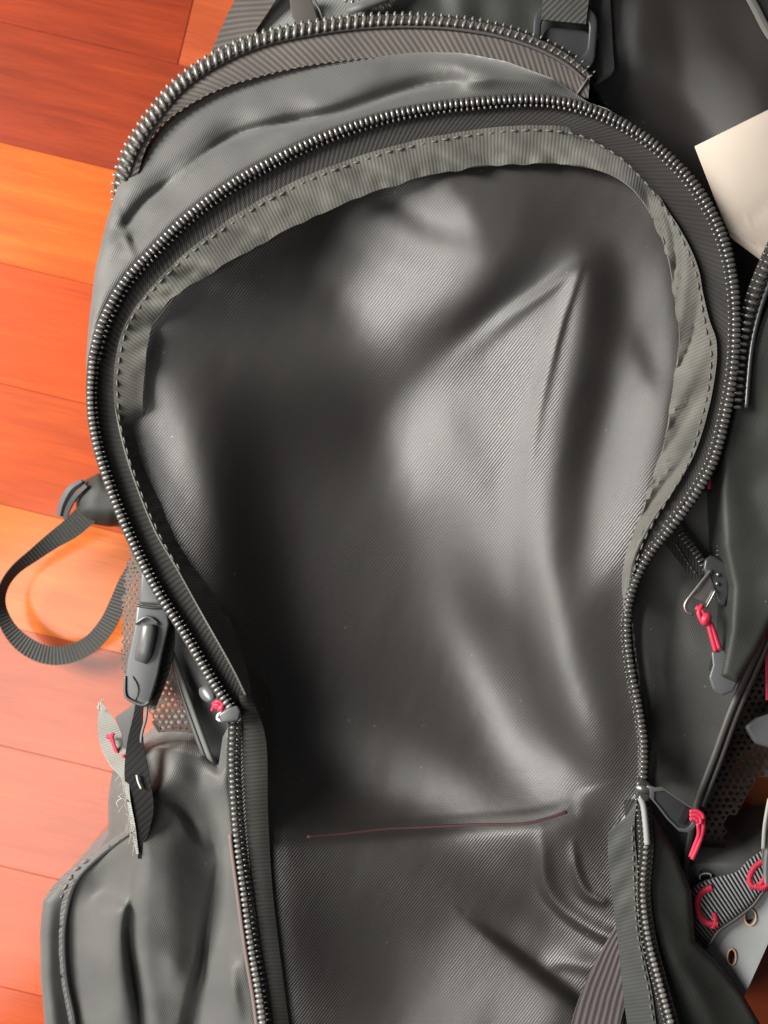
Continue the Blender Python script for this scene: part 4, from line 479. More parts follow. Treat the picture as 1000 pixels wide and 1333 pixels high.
0,0,1,0,0,1,0,0,1,-1,0,0,1,0,-1,1,0,-1,1,-1,1,0,0,0,0,0,0,0,0,0,0,0,0,-1,1,-1,0,1,0,0,0,-1,0,0,0,0,0,0,-1,1,0,0,-1,0,-1,0,1,0,-1,0,0,0,-1,-1,0,0,1,1,-1,
0,1,-1,1,1,0,0,0,1,-1,0,1,-1,0,0,0,0,-1,0,-12,0,12,0,0,0,0,0,0,0,0,0,0,0,0,0,0,0,0,0,0,0,0,0,0,0,0,0,0,0,0,0,0,0,0,0,0,0,0,0,0,0,0,0,0,0,0,0,0,1,1,0,0,
0,0,0,1,0,-1,1,0,-1,1,0,0,0,0,0,0,0,0,0,0,0,0,0,0,0,0,0,0,0,0,0,-1,0,0,0,1,-1,1,-1,0,0,0,0,0,-1,1,0,0,0,-1,0,0,0,-1,0,0,-1,-1,1,0,0,0,0,0,1,1,0,0,0,1,-1,
0,0,0,1,-1,0,1,-1,0,-1,0,0,0,0,0,0,0,0,0,0,0,0,0,0,0,0,0,0,0,0,0,0,0,0,0,0,0,0,0,0,0,0,0,0,0,0,0,0,0,0,0,0,0,0,0,0,0,0,0,0,1,1,0,0,0,1,-1,1,0,-1,1,0,0,
0,0,0,0,0,0,0,0,1,-1,0,0,0,0,0,0,0,0,0,0,0,0,0,0,0,0,0,0,0,0,0,0,-1,0,1,-1,0,0,-1,1,-1,0,0,0,-1,0,-1,0,-1,1,0,1,0,-1,1,0,0,1,0,0,1,0,0,0,-1,1,0,-1,0,0,
0,-1,0,0,0,0,0,0,0,0,0,0,0,0,0,0,0,0,0,0,0,0,0,0,0,0,0,0,0,0,0,0,0,0,0,0,0,0,0,0,0,0,0,0,0,0,0,0,0,0,1,0,0,1,1,-1,0,1,-1,1,0,0,0,0,0,0,1,0,-1,0,1,0,-1,
0,1,0,-1,0,0,1,0,-1,1,-1,0,1,0,0,0,-1,0,0,0,0,0,0,1,-1,0,0,-1,0,1,-1,0,0,0,0,0,-2,0,-1,0,0,0,0,0,1,-1,1,1,0,0,0,0,1,0,-1,1,0,-1,0,0,0,0,-1,-32,31,1,0,0,
0,0,0,0,0,0,0,0,0,0,0,0,0,0,0,0,0,0,0,0,0,0,0,0,0,0,0,0,0,0,0,0,0,0,0,0,0,0,0,0,0,0,0,0,1,1,0,0,1,-1,0,1,-1,1,-1,1,0,0,0,0,0,1,0,-1,0,1,0,0,-1,1,0,0,-1,
1,0,0,0,0,0,0,0,0,0,0,0,0,0,0,0,-1,1,-1,0,1,0,-1,0,0,0,-1,0,0,0,-2,-1,0,0,0,0,0,0,1,0,0,1,1,0,0,-1,0,1,0,-1,1,0,0,-1,0,0,-9,8,0,0,0,0,0,0,0,0,0,0,0,0,0,
0,0,0,0,0,0,0,0,0,0,0,0,0,0,0,0,0,0,0,0,0,0,0,0,0,0,0,0,0,0,0,0,0,0,0,1,1,0,0,1,0,-1,1,0,1,-1,0,1,0,0,0,0,0,0,0,0,0,0,1,-1,0,0,1,-1,0,0,0,0,0,0,0,0,0,0,
0,0,0,0,0,0,0,0,0,0,-1,0,0,0,0,0,-1,0,0,-1,-1,-1,-1,1,0,0,0,0,0,2,0,0,0,1,0,1,-1,0,0,0,0,-1,1,-1,0,-1,0,0,0,0,0,0,0,0,0,0,0,0,0,0,0,0,0,0,0,0,0,0,0,0,0,
0,0,0,0,0,0,0,0,0,0,0,0,0,0,0,0,0,0,0,0,0,0,1,0,0,0,0,1,0,0,1,0,0,0,1,-1,0,0,0,0,1,0,0,1,-1,1,-1,0,1,0,0,-1,0,1,-1,1,0,0,-1,0,1,0,0,0,0,0,0,0,0,-1,1,0,
-1,1,0,-1,0,-1,0,1,-1,-1,0,-2,-1,0,0,0,0,0,0,0,1,1,0,1,0,1,-1,1,-1,1,-1,0,0,-1,0,0,0,-1,0,0,0,0,0,0,0,0,0,0,0,0,0,0,0,0,0,0,0,0,0,0,0,0,0,0,0,0,0,0,0,0,
0,0,0,0,0,0,0,0,0,0,0,0,0,0,0,0,1,1,0,0,1,0,0,0,0,0,0,1,0,0,0,0,0,0,0,0,1,-1,1,0,0,0,0,0,0,0,0,0,0,0,0,0,0,0,0,0,0,0,0,0,0,0,0,0,0,-1,0,0,0,0,0,-1,0,0,
-1,-1,-1,-1,-1,1,0,0,0,0,0,1,1,1,0,0,0,0,1,-1,1,-1,0,0,0,-1,-11,0,10,0,0,0,0,0,0,0,0,0,0,0,0,0,0,0,0,0,0,0,0,0,0,0,0,0,0,0,0,0,0,0,0,0,0,0,0,0,0,0,0,0,
0,0,0,0,0,1,0,0,1,0,0,0,1,0,0,0,0,1,0,0,0,1,-1,1,0,0,-1,1,0,0,0,0,0,0,1,-1,1,-1,0,0,1,0,-1,0,1,-1,1,0,-1,0,1,0,-1,0,0,1,-1,0,0,0,-1,0,0,0,-1,-1,-2,-1,0,
0,0,-1,0,1,0,1,2,0,0,0,1,0,-1,1,-1,0,0,0,-1,0,-3,-1,3,0,0,0,0,0,0,0,0,0,0,0,0,0,0,0,0,0,0,0,0,0,0,0,0,0,0,0,0,0,0,0,0,0,0,0,0,0,0,0,0,0,0,0,0,0,-1,1,0,
1,1,0,0,1,-1,1,0,1,0,-1,1,0,0,0,1,-1,1,-1,1,0,0,0,0,0,1,0,-1,1,0,0,0,0,0,0,0,0,0,0,0,0,0,0,0,0,0,0,0,-1,1,0,-1,0,0,0,-1,-1,0,-1,-2,0,-1,-1,1,0,0,0,0,1,
1,0,1,1,-1,0,1,-1,0,1,0,-1,0,0,-1,-1,0,0,0,0,0,0,0,0,0,0,0,0,0,0,0,0,0,0,0,0,0,0,0,0,0,0,0,0,0,0,0,0,0,0,0,0,0,0,0,0,0,0,0,0,0,0,0,0,0,1,0,1,1,0,0,0,0,
0,0,1,-1,1,1,-1,0,1,0,0,0,0,0,1,0,0,-1,1,0,0,0,0,0,0,0,0,0,1,-1,1,-1,0,1,0,-1,0,1,-1,0,0,0,0,0,-1,0,0,0,0,-2,-1,-1,-2,0,0,-1,1,-1,0,2,0,1,1,0,0,1,0,-1,
1,0,-1,0,0,0,-1,0,-1,0,0,0,0,0,0,0,0,0,0,0,0,0,0,0,0,0,0,0,0,0,0,0,0,0,0,0,0,0,0,0,0,0,0,0,0,0,0,0,0,0,0,0,0,0,0,0,0,1,0,1,0,0,0,1,0,1,-1,1,0,0,0,0,1,0,
-1,0,1,1,0,0,-1,0,1,0,0,1,-1,0,1,0,0,0,0,0,-1,1,-1,1,0,0,0,0,0,-1,1,0,0,-1,0,0,0,0,-1,0,-1,0,-1,-2,-2,-1,0,1,-1,1,0,0,1,0,1,1,0,0,0,1,-1,0,1,-1,0,-1,0,
1,-2,0,0,0,0,0,0,0,0,0,0,0,0,0,0,0,0,0,0,0,0,0,0,0,0,0,0,0,0,0,0,0,0,0,0,0,0,0,0,0,0,0,0,0,0,0,0,0,-1,1,0,1,1,0,1,0,0,0,0,0,0,1,0,0,0,0,1,0,0,0,0,0,1,0,
0,0,0,0,1,0,-1,0,0,1,0,0,0,0,0,0,0,0,0,0,0,0,0,0,0,0,-1,0,0,0,-1,0,0,-1,-1,-1,-2,-1,-1,0,0,0,1,-1,1,1,1,1,0,0,1,-1,1,0,-1,0,0,0,0,-2,-25,25,0,0,0,0,0,0,
0,0,0,0,0,0,0,0,0,0,0,0,0,0,0,0,0,0,0,0,0,0,0,0,0,0,0,0,0,0,0,0,0,0,0,0,0,0,0,0,0,0,1,0,1,0,0,0,1,0,0,0,0,0,1,0,0,0,0,1,0,0,0,1,-1,1,0,1,-1,0,0,0,1,0,0,
0,0,0,1,-1,1,-1,0,0,0,0,0,0,0,0,-1,1,0,-1,0,-1,1,-1,-1,0,0,-2,-1,-3,0,-1,1,0,0,0,0,1,1,0,1,1,-1,1,-1,0,0,1,0,-1,0,0,-8,6,1,0,0,0,0,0,0,0,0,0,0,0,0,0,0,
0,0,0,0,0,0,0,0,0,0,0,0,0,0,0,0,0,0,0,0,0,0,0,0,0,0,0,0,0,0,0,0,-1,1,0,1,1,0,1,-1,0,1,0,0,1,-1,0,0,1,0,0,1,-1,1,0,1,0,0,0,1,0,0,0,0,0,1,-1,0,1,-1,1,-1,
1,0,-1,0,0,1,0,-1,0,0,-1,1,0,-1,0,0,-1,0,0,-2,0,-2,-2,-2,0,0,1,-1,1,0,0,1,1,1,0,1,-1,1,0,0,-1,0,0,0,0,-1,0,0,0,0,0,0,0,0,0,0,0,0,0,0,0,0,0,0,0,0,0,0,0,
0,0,0,0,0,0,0,0,0,0,0,0,0,0,0,0,0,0,0,0,0,0,0,0,0,0,0,1,0,1,0,0,0,1,0,0,0,-1,1,0,1,-1,1,0,0,0,0,1,0,0,0,0,0,1,0,0,1,0,0,0,0,0,0,0,1,-1,0,1,0,0,-1,0,1,-1,
1,-1,-1,0,1,-1,-1,0,0,-1,0,-1,-1,-2,-2,-1,0,-1,1,0,0,0,1,1,0,1,0,1,0,0,0,0,0,0,-1,0,1,-1,0,0,0,0,0,0,0,0,0,0,0,0,0,0,0,0,0,0,0,0,0,0,0,0,0,0,0,0,0,0,0,
0,0,0,0,0,0,0,0,0,0,0,0,0,0,0,0,0,-1,1,0,1,1,0,0,0,0,0,0,1,-1,0,0,1,0,0,0,1,0,0,0,0,1,0,1,-1,1,1,-1,1,-1,1,1,-1,1,0,-1,1,0,0,0,0,0,0,-1,0,0,0,0,0,-1,0,
0,0,-1,0,-1,-1,-1,-1,-2,-2,-1,1,-1,1,0,0,0,1,1,0,0,1,0,0,0,0,0,0,0,0,0,0,0,0,0,0,0,0,0,0,0,0,0,0,0,0,0,0,0,0,0,0,0,0,0,0,0,0,0,0,0,0,0,0,0,0,0,0,0,0,0,
0,0,0,0,0,0,0,0,0,0,0,0,0,1,0,1,-1,0,1,0,-1,1,0,0,0,0,0,0,1,0,0,0,1,0,1,0,0,0,0,1,0,1,0,-1,1,0,0,1,0,-1,0,0,0,0,0,0,1,-1,0,0,0,0,0,-1,-1,0,0,-1,0,-1,-2,
-2,-1,-1,-2,1,-1,1,0,0,0,1,1,1,0,0,0,0,1,0,0,0,0,-1,1,0,0,0,0,0,0,0,0,0,0,0,0,0,0,0,0,0,0,0,0,0,0,0,0,0,0,0,0,0,0,0,0,0,0,0,0,0,0,0,0,0,0,0,0,0,0,0,0,0,
-1,2,0,0,0,0,0,0,0,0,0,0,0,0,0,0,0,1,-1,1,0,1,0,0,0,0,1,1,0,0,0,1,0,1,0,0,0,0,0,1,0,0,0,0,0,0,-1,0,0,0,-1,0,0,0,0,0,-2,1,-1,-1,-1,-2,-2,-2,0,-1,0,0,0,0,
1,0,1,0,1,0,1,0,0,0,0,0,0,1,0,0,0,0,0,0,0,0,0,0,0,0,0,0,0,0,0,0,0,0,0,0,0,0,0,0,0,0,0,0,0,0,0,0,0,0,0,0,0,0,0,0,0,0,0,0,0,0,0,0,0,0,0,0,1,0,0,0,-1,0,0,
0,0,0,0,0,1,-1,1,0,0,0,0,1,0,1,0,0,1,0,1,-1,1,0,1,0,0,1,0,0,0,0,0,0,0,0,0,0,0,0,0,-1,0,0,0,-1,0,-1,0,-1,-1,-1,-2,-2,-1,-1,0,-1,1,0,0,1,0,1,-1,1,0,1,0,0,
1,0,0,-9,1,9,0,0,0,0,0,0,0,0,0,0,0,0,0,0,0,0,0,0,0,0,0,0,0,0,0,0,0,0,0,0,0,0,0,0,0,0,0,0,0,0,0,0,0,0,0,0,0,0,0,0,0,1,-1,0,0,0,0,0,0,-1,1,0,-1,1,-1,0,0,
0,0,1,0,0,1,0,1,0,0,1,0,1,0,1,0,1,0,0,0,0,0,1,0,0,0,0,0,0,0,-1,0,1,-1,0,-1,0,0,0,-1,0,-1,-1,-3,-1,-2,-1,-1,0,-1,1,0,0,0,1,1,0,1,0,0,0,1,0,0,-3,2,3,0,0,
0,0,0,0,0,0,0,0,0,0,0,0,0,0,0,0,0,0,0,0,0,0,0,0,0,0,0,0,0,0,0,0,0,0,0,0,0,0,0,0,0,0,0,0,0,0,0,0,0,0,0,0,0,0,0,0,-1,1,-1,-1,1,-1,0,1,0,0,0,-1,1,0,0,0,1,
0,1,1,0,1,0,1,0,0,1,0,1,0,1,-1,0,0,1,0,0,0,0,0,0,-1,0,0,0,0,0,-1,-1,-1,0,-1,-1,-2,-3,-1,-1,0,0,-1,0,0,1,0,1,1,0,0,1,0,0,0,1,1,1,0,0,0,0,0,0,0,0,0,0,0,0,
0,0,0,0,0,0,0,0,0,0,0,0,0,0,0,0,0,0,0,0,0,0,0,0,0,0,0,0,0,0,0,0,0,0,0,0,0,0,0,0,0,0,0,0,-1,0,0,0,-1,0,1,-1,0,0,0,-1,0,0,1,0,0,0,1,-1,1,0,0,1,0,1,0,1,1,
1,0,0,1,0,0,1,0,0,0,0,0,0,0,0,0,0,-1,1,-1,0,0,0,-1,-1,0,-1,-2,-2,-2,-1,-2,0,0,0,0,0,1,0,0,0,1,0,1,0,1,0,0,2,1,0,0,0,0,0,0,0,0,0,0,0,0,0,0,0,0,0,0,0,0,0,
0,0,0,0,0,0,0,0,0,0,0,0,0,0,0,0,0,0,0,0,0,0,0,0,0,0,0,0,-1,1,-1,1,-1,0,1,-1,-1,1,0,0,-1,0,0,-1,0,0,0,0,0,-1,0,1,-1,1,0,1,0,1,0,1,1,0,1,0,1,0,1,0,1,0,1,
-1,1,0,0,0,0,0,0,0,0,-1,1,-1,-1,0,0,0,-2,0,-2,-1,-1,-3,0,-2,-1,0,1,0,0,0,1,1,0,0,1,0,1,0,1,2,0,0,0,0,0,0,0,0,0,0,0,0,0,0,0,0,0,0,0,0,0,0,0,0,0,0,0,0,0,
0,0,0,0,0,0,0,0,0,0,0,0,0,0,0,0,0,0,0,0,0,0,0,0,0,0,0,-1,0,0,-1,0,-1,0,0,0,1,-2,1,-1,0,0,0,0,0,0,0,0,0,1,0,1,0,0,1,0,1,1,1,0,1,1,0,0,1,0,0,1,0,0,0,0,0,
0,0,-1,0,0,0,0,-1,0,-2,0,-1,-3,-1,-2,-1,-1,-1,0,0,0,1,0,0,1,1,0,1,0,0,1,2,1,0,0,0,0,0,0,0,0,0,0,0,0,0,0,0,0,0,0,0,0,0,0,0,0,0,0,0,0,0,0,0,0,0,0,0,0,0,0,
0,0,0,0,0,0,0,0,0,0,0,0,0,0,-1,1,-1,0,0,0,0,-1,0,0,0,-1,-1,1,-1,1,-1,-1,1,0,-1,0,0,0,0,0,0,1,0,1,1,0,1,0,1,1,1,0,1,1,0,0,1,0,0,0,0,1,-1,0,0,0,0,0,0,-1,
0,-1,0,-1,-1,-2,-1,-2,-1,-1,-1,-1,0,0,0,1,0,1,0,1,0,1,1,0,3,0,0,0,0,0,0,0,0,0,0,0,0,0,0,0,0,0,0,0,0,0,0,0,0,0,0,0,0,0,0,0,0,0,0,0,0,0,0,0,0,0,0,0,0,0,0,
0,0,0,0,0,0,0,0,-1,0,0,0,0,-1,0,1,-1,-1,0,0,0,0,-1,0,0,-1,0,0,0,0,0,0,-1,1,-1,1,0,0,1,1,1,1,0,1,1,0,1,1,0,1,0,0,1,0,0,1,0,0,0,0,0,-1,0,-1,0,-1,-1,-1,0,
-2,-2,-2,0,-1,-1,0,0,0,-1,1,0,1,0,1,0,1,1,2,1,0,0,0,0,0,0,0,0,0,0,0,0,0,0,0,0,0,0,0,0,0,0,0,0,0,0,0,0,0,0,0,0,0,0,0,0,0,0,0,0,0,0,0,0,0,0,0,0,0,0,0,0,0,
0,0,0,-1,0,0,0,-1,0,0,0,0,-1,-1,0,0,0,0,-1,0,0,-1,0,0,0,0,0,0,0,1,0,0,1,0,2,0,1,1,0,1,1,0,1,1,0,1,-1,0,1,0,0,0,-1,0,1,0,-1,0,0,-1,-2,-1,-1,-1,-3,0,-1,-1,
0,0,0,0,0,0,1,1,1,1,12,3,-12,0,0,0,0,0,0,0,0,0,0,0,0,0,0,0,0,0,0,0,0,0,0,0,0,0,0,0,0,0,0,0,0,0,0,0,0,0,0,0,0,0,0,0,0,0,0,0,0,0,0,0,0,0,0,0,-1,0,0,0,0,-1,
0,0,0,-1,0,0,0,0,-1,-1,0,0,0,0,-1,0,0,-1,1,-1,1,-1,1,0,0,1,0,1,1,1,1,1,1,0,1,1,0,0,1,1,-1,0,0,0,1,0,-1,0,1,-1,-1,-1,0,-1,-1,-2,0,-2,-1,-1,0,-1,1,0,0,0,
1,0,1,1,15,-9,-3,0,0,0,0,0,0,0,0,0,0,0,0,0,0,0,0,0,0,0,0,0,0,0,0,0,0,0,0,0,0,0,0,0,0,0,0,0,0,0,0,0,0,0,0,0,0,0,0,0,0,0,0,0,-1,0,1,0,-1,0,0,0,0,0,-1,0,0,
0,-1,-1,0,1,-1,-1,0,0,0,-1,0,0,-1,1,-1,0,0,0,1,0,1,0,1,1,1,0,1,1,0,1,1,1,0,0,1,0,1,0,0,0,0,0,-1,0,0,0,-1,-1,-1,-1,-2,-1,-1,0,-2,1,-1,0,0,1,0,1,1,5,37,-38,
-1,0,0,0,0,0,0,0,0,0,0,0,0,0,0,0,0,0,0,0,0,0,0,0,0,0,0,0,0,0,0,0,0,0,0,0,0,0,0,0,0,0,0,0,0,0,0,0,0,0,0,0,0,0,0,0,0,0,0,0,-1,0,0,0,-1,1,-1,0,0,0,0,-1,0,
0,-1,-1,0,0,0,-1,0,-1,0,0,0,0,0,0,0,1,0,1,0,2,0,2,1,0,1,0,1,1,0,1,0,0,0,0,0,0,0,0,0,-1,0,-1,-1,0,-1,-1,-1,-2,0,-1,0,0,0,0,1,1,0,27,-9,-15,0,0,0,0,0,0,0,
0,0,0,0,0,0,0,0,0,0,0,0,0,0,0,0,0,0,0,0,0,0,0,0,0,0,0,0,0,0,0,0,0,0,0,0,0,0,0,0,0,0,0,0,0,0,0,1,-1,0,0,0,0,0,0,-1,0,1,-1,0,-1,0,0,-1,0,0,-1,0,0,0,-1,0,
0,-1,0,0,0,-1,0,-1,1,0,0,0,1,1,0,1,1,0,2,0,2,0,0,1,1,0,1,0,0,0,1,0,0,-1,0,-1,0,-1,-1,-1,-1,0,-1,-1,-1,0,0,0,0,0,1,7,42,-45,-1,0,0,0,0,0,0,0,0,0,0,0,0,0,
0,0,0,0,0,0,0,0,0,0,0,0,0,0,0,0,0,0,0,0,0,0,0,0,0,0,0,0,0,0,0,0,0,0,0,0,0,0,0,0,0,0,1,-1,0,0,0,0,0,0,0,-1,0,0,0,0,0,0,-1,0,0,0,-1,0,-1,-1,0,0,-1,0,-1,0,
0,0,0,-1,1,0,0,0,1,1,0,2,0,1,0,2,1,1,0,0,0,1,1,0,-1,1,0,0,0,0,-1,0,-1,0,-1,-2,0,-1,0,-1,0,0,1,1,0,29,-11,-17,0,0,0,0,0,0,0,0,0,0,0,0,0,0,0,0,0,0,0,0,0,
0,0,0,0,0,0,0,0,0,0,0,0,0,0,0,0,0,0,0,0,0,0,0,0,0,0,0,0,0,0,0,0,0,0,0,0,0,0,0,0,0,0,0,0,0,0,0,0,0,-1,0,0,0,0,-1,0,-1,0,0,-1,0,0,-2,0,0,-1,0,-1,1,-1,1,-1,
1,0,1,0,1,1,1,1,0,1,1,0,2,0,1,0,1,0,-1,0,0,0,1,0,-1,0,-1,-1,0,-1,0,-1,-1,0,0,1,0,7,46,-51,-1,0,0,0,0,0,0,0,0,0,0,0,0,0,0,0,0,0,0,0,0,0,0,0,0,0,0,0,0,0,
0,0,0,0,0,0,0,0,0,0,0,0,0,0,0,0,0,0,0,0,0,0,0,0,0,1,-1,0,1,0,0,0,0,0,0,-1,1,0,-1,1,-1,0,0,0,-1,0,0,0,-1,0,-1,0,-1,0,0,0,-1,0,-1,0,-1,0,-1,1,0,0,0,1,0,0,
1,1,2,0,0,2,0,1,0,1,0,1,1,0,0,0,-1,0,0,0,-1,0,-1,0,-1,0,0,-1,1,0,1,31,-13,-19,0,0,0,0,0,0,0,0,0,0,0,0,0,0,0,0,0,0,0,0,0,0,0,0,0,0,0,0,0,0,0,0,0,0,0,0,0,
0,0,0,0,0,0,0,0,0,0,0,0,0,0,0,0,0,0,0,1,0,0,0,0,0,0,0,0,0,0,-1,1,-1,1,0,0,0,0,-1,0,-1,1,-1,0,-1,0,-1,0,-1,-1,-1,0,0,0,-1,0,-1,0,0,0,1,0,1,1,0,0,2,1,0,1,
1,1,0,1,0,0,1,0,0,0,0,0,0,0,-1,0,0,0,-1,0,0,0,1,1,48,-50,-1,0,0,0,0,0,0,0,0,0,0,0,0,0,0,0,0,0,0,0,0,0,0,0,0,0,0,0,0,0,0,0,0,0,0,0,0,0,0,0,0,0,0,0,0,0,0,
0,0,0,0,0,0,0,0,1,-1,1,0,-1,1,0,0,0,0,0,0,0,1,-1,1,-1,0,0,-1,0,1,-1,1,-1,0,-1,0,-1,0,-1,0,0,-1,0,-2,0,0,-1,0,0,0,0,-1,1,0,0,1,1,0,1,1,1,1,1,0,1,1,0,0,1,
0,1,0,0,-1,0,0,0,-1,0,0,0,0,1,-1,19,-1,-20,0,0,0,0,0,0,0,0,0,0,0,0,0,0,0,0,0,0,0,0,0,0,0,0,0,0,0,0,0,0,0,0,0,0,0,0,0,0,0,0,0,0,0,0,0,0,0,0,0,0,0,0,0,0,
0,0,1,-1,0,1,-1,1,0,0,0,0,1,-1,0,1,-1,0,1,-1,1,0,-1,0,0,-1,0,1,-1,0,-1,0,-1,-1,0,-1,0,-1,-1,0,0,-1,0,0,0,-1,1,0,1,0,1,0,1,1,1,0,2,0,0,1,1,0,1,-1,0,1,0,
0,0,0,0,-1,0,1,0,0,2,54,-53,-6,0,0,0,0,0,0,0,0,0,0,0,0,0,0,0,0,0,0,0,0,0,0,0,0,0,0,0,0,0,0,0,0,0,0,0,0,0,0,0,0,0,0,0,0,0,0,0,0,0,0,0,0,0,0,0,0,0,1,0,0,
0,0,0,0,0,1,-1,1,0,0,0,0,-1,1,0,0,0,0,-1,1,-1,-1,1,-1,0,-1,0,0,-1,-1,0,-1,0,-1,-1,0,-1,-1,0,1,-1,1,0,0,0,1,1,0,1,1,0,1,2,0,1,0,1,0,1,-1,1,0,0,0,0,0,1,-1,
1,0,19,10,-33,0,0,0,0,0,0,0,0,0,0,0,0,0,0,0,0,0,0,0,0,0,0,0,0,0,0,0,0,0,0,0,0,0,0,0,0,0,0,0,0,0,0,0,0,0,0,0,0,0,0,0,0,0,0,0,0,0,1,-1,1,0,0,0,0,0,1,-1,1,
0,-1,0,1,0,0,0,0,0,0,0,0,-1,1,0,-1,0,0,-1,0,-1,0,-1,-1,0,-1,0,-1,-1,0,0,-1,-1,1,-1,0,1,0,1,0,0,1,1,1,1,0,1,0,2,0,1,0,1,-1,1,0,0,0,1,-1,1,0,1,53,-52,-6,
0,0,0,0,0,0,0,0,0,0,0,0,0,0,0,0,0,0,0,0,0,0,0,0,0,0,0,0,0,0,0,0,0,0,0,0,0,0,0,0,0,0,0,0,0,0,0,0,0,0,0,0,0,0,0,0,0,0,1,-1,0,1,-1,1,0,0,0,0,0,1,0,-1,1,0,
0,0,0,0,0,0,0,0,0,0,0,-1,0,-1,0,0,0,-1,-1,-1,-1,0,-1,-1,0,0,-1,-1,1,-1,0,1,-1,1,1,0,0,1,1,1,1,1,0,1,1,0,0,2,-1,1,0,1,-1,1,0,0,0,10,-14,0,0,0,0,0,0,0,0,
0,0,0,0,0,0,0,0,0,0,0,0,0,0,0,0,0,0,0,0,0,0,0,0,0,0,0,0,0,0,0,0,0,0,0,0,0,0,0,0,0,0,0,0,0,0,0,0,0,0,0,0,1,0,0,0,0,0,0,1,-1,0,0,1,0,0,0,0,0,0,0,0,0,1,-1,
0,0,-1,1,0,-1,0,-1,0,0,-1,0,-1,-1,0,-1,-1,-1,0,0,-2,1,-1,0,0,0,1,0,1,1,0,1,1,1,1,0,1,1,1,-1,2,0,0,0,1,0,-1,1,-1,-48,44,1,0,0,0,0,0,0,0,0,0,0,0,0,0,0,0,
0,0,0,0,0,0,0,0,0,0,0,0,0,0,0,0,0,0,0,0,0,0,0,0,0,0,0,0,0,0,0,0,0,0,0,0,0,0,0,0,0,1,-1,0,0,0,0,1,-1,1,0,-1,1,0,1,-1,0,0,1,0,0,0,0,0,1,-1,0,0,0,1,-1,0,0,
0,-1,0,-1,0,-1,0,-1,-1,-1,-1,0,-1,-1,1,-2,1,-1,0,0,0,0,1,0,1,0,1,1,1,1,0,1,1,1,0,1,1,0,0,0,1,0,0,-14,10,0,0,0,0,0,0,0,0,0,0,0,0,0,0,0,0,0,0,0,0,0,0,0,0,
0,0,0,0,0,0,0,0,0,0,0,0,0,0,0,0,0,0,0,0,0,0,0,0,0,0,0,0,0,0,0,0,0,0,0,1,-1,1,0,-1,1,-1,0,1,0,0,-1,1,0,0,0,0,0,1,0,0,0,0,1,-1,0,0,0,0,0,0,0,-1,0,-1,0,-1,
0,-1,0,-1,-1,-1,0,-2,1,-2,0,1,-1,0,0,0,0,1,1,1,0,1,1,1,1,0,1,1,1,0,0,1,0,0,0,1,-1,-3,0,0,0,0,0,0,0,0,0,0,0,0,0,0,0,0,0,0,0,0,0,0,0,0,0,0,0,0,0,0,0,0,0,
0,0,0,0,0,0,0,0,0,0,0,0,0,0,0,0,0,0,0,0,0,0,0,0,0,0,0,1,-1,0,0,0,0,0,0,0,0,1,-1,1,0,0,0,0,0,0,1,-1,1,0,1,-1,0,0,0,0,0,0,0,0,0,-1,0,-1,-1,-1,0,-1,0,-2,0,
-2,0,0,-1,0,-1,1,0,0,0,1,0,1,1,1,1,1,1,1,0,0,1,1,0,1,0,0,0,-1,-2,0,0,0,0,0,0,0,0,0,0,0,0,0,0,0,0,0,0,0,0,0,0,0,0,0,0,0,0,0,0,0,0,0,0,0,0,0,0,0,0,0,0,0,
0,0,0,0,0,0,0,0,0,0,0,0,0,0,0,0,0,0,0,0,0,0,0,0,0,0,0,0,0,0,0,0,1,0,0,0,0,1,0,0,-1,1,0,1,0,0,-1,0,0,0,-1,0,0,-1,0,0,-2,0,-1,-1,-1,0,0,-2,0,-1,0,0,-1,1,
0,0,1,1,0,1,1,0,1,1,1,1,1,0,1,0,1,0,0,-1,-2,0,0,0,0,0,0,0,0,0,0,0,0,0,0,0,0,0,0,0,0,0,0,0,0,0,0,0,0,0,0,0,0,0,0,0,0,0,0,0,0,0,0,0,0,0,0,0,0,0,0,0,0,0,0,
0,0,0,0,0,0,0,0,-1,1,-1,1,0,-1,0,1,-1,1,0,0,0,0,0,0,1,0,0,0,0,1,0,0,0,0,0,0,1,-1,0,0,0,-1,1,-1,-1,0,-1,-1,0,-1,-1,-1,0,-2,0,0,-1,0,0,0,0,0,0,1,1,0,2,1,
0,2,1,0,1,0,0,1,0,0,0,-2,0,0,0,0,0,0,0,0,0,0,0,0,0,0,0,0,0,0,0,0,0,0,0,0,0,0,0,0,0,0,0,0,0,0,0,0,0,0,0,0,0,0,0,0,0,0,0,0,0,0,0,0,0,0,0,0,0,-1,1,-1,0,0,
1,-1,1,-1,0,1,0,-1,0,0,0,0,0,0,1,0,0,0,0,0,1,0,0,1,-1,1,0,1,-1,1,-1,1,-1,0,-1,1,-1,0,-1,-1,-1,0,-1,-1,-1,0,-1,-1,-1,0,-1,0,1,0,1,0,0,1,0,1,2,0,1,1,1,0,
1,0,1,0,0,-2,0,0,0,0,0,0,0,0,0,0,0,0,0,0,0,0,0,0,0,0,0,0,0,0,0,0,0,0,0,0,0,0,0,0,0,0,0,0,0,0,0,0,0,0,0,0,0,0,0,0,0,0,0,0,0,0,0,0,0,0,0,0,0,0,-1,0,0,-1,
0,1,0,0,0,0,0,0,0,0,0,0,1,0,0,1,0,0,1,-1,1,0,0,0,1,-1,1,0,0,-2,1,-1,0,0,-1,-1,-1,-1,-1,-1,0,-1,0,-1,0,-1,-1,1,-1,1,1,1,0,1,0,2,0,1,1,1,1,0,0,0,-13,-1,13,
0,0,0,0,0,0,0,0,0,0,0,0,0,0,0,0,0,0,0,0,0,0,0,0,0,0,0,0,0,0,0,0,0,0,0,0,0,0,0,0,0,0,0,0,0,0,0,0,0,0,0,0,0,0,0,0,0,0,0,0,0,-1,0,0,0,0,0,0,-1,0,0,0,0,1,-1,
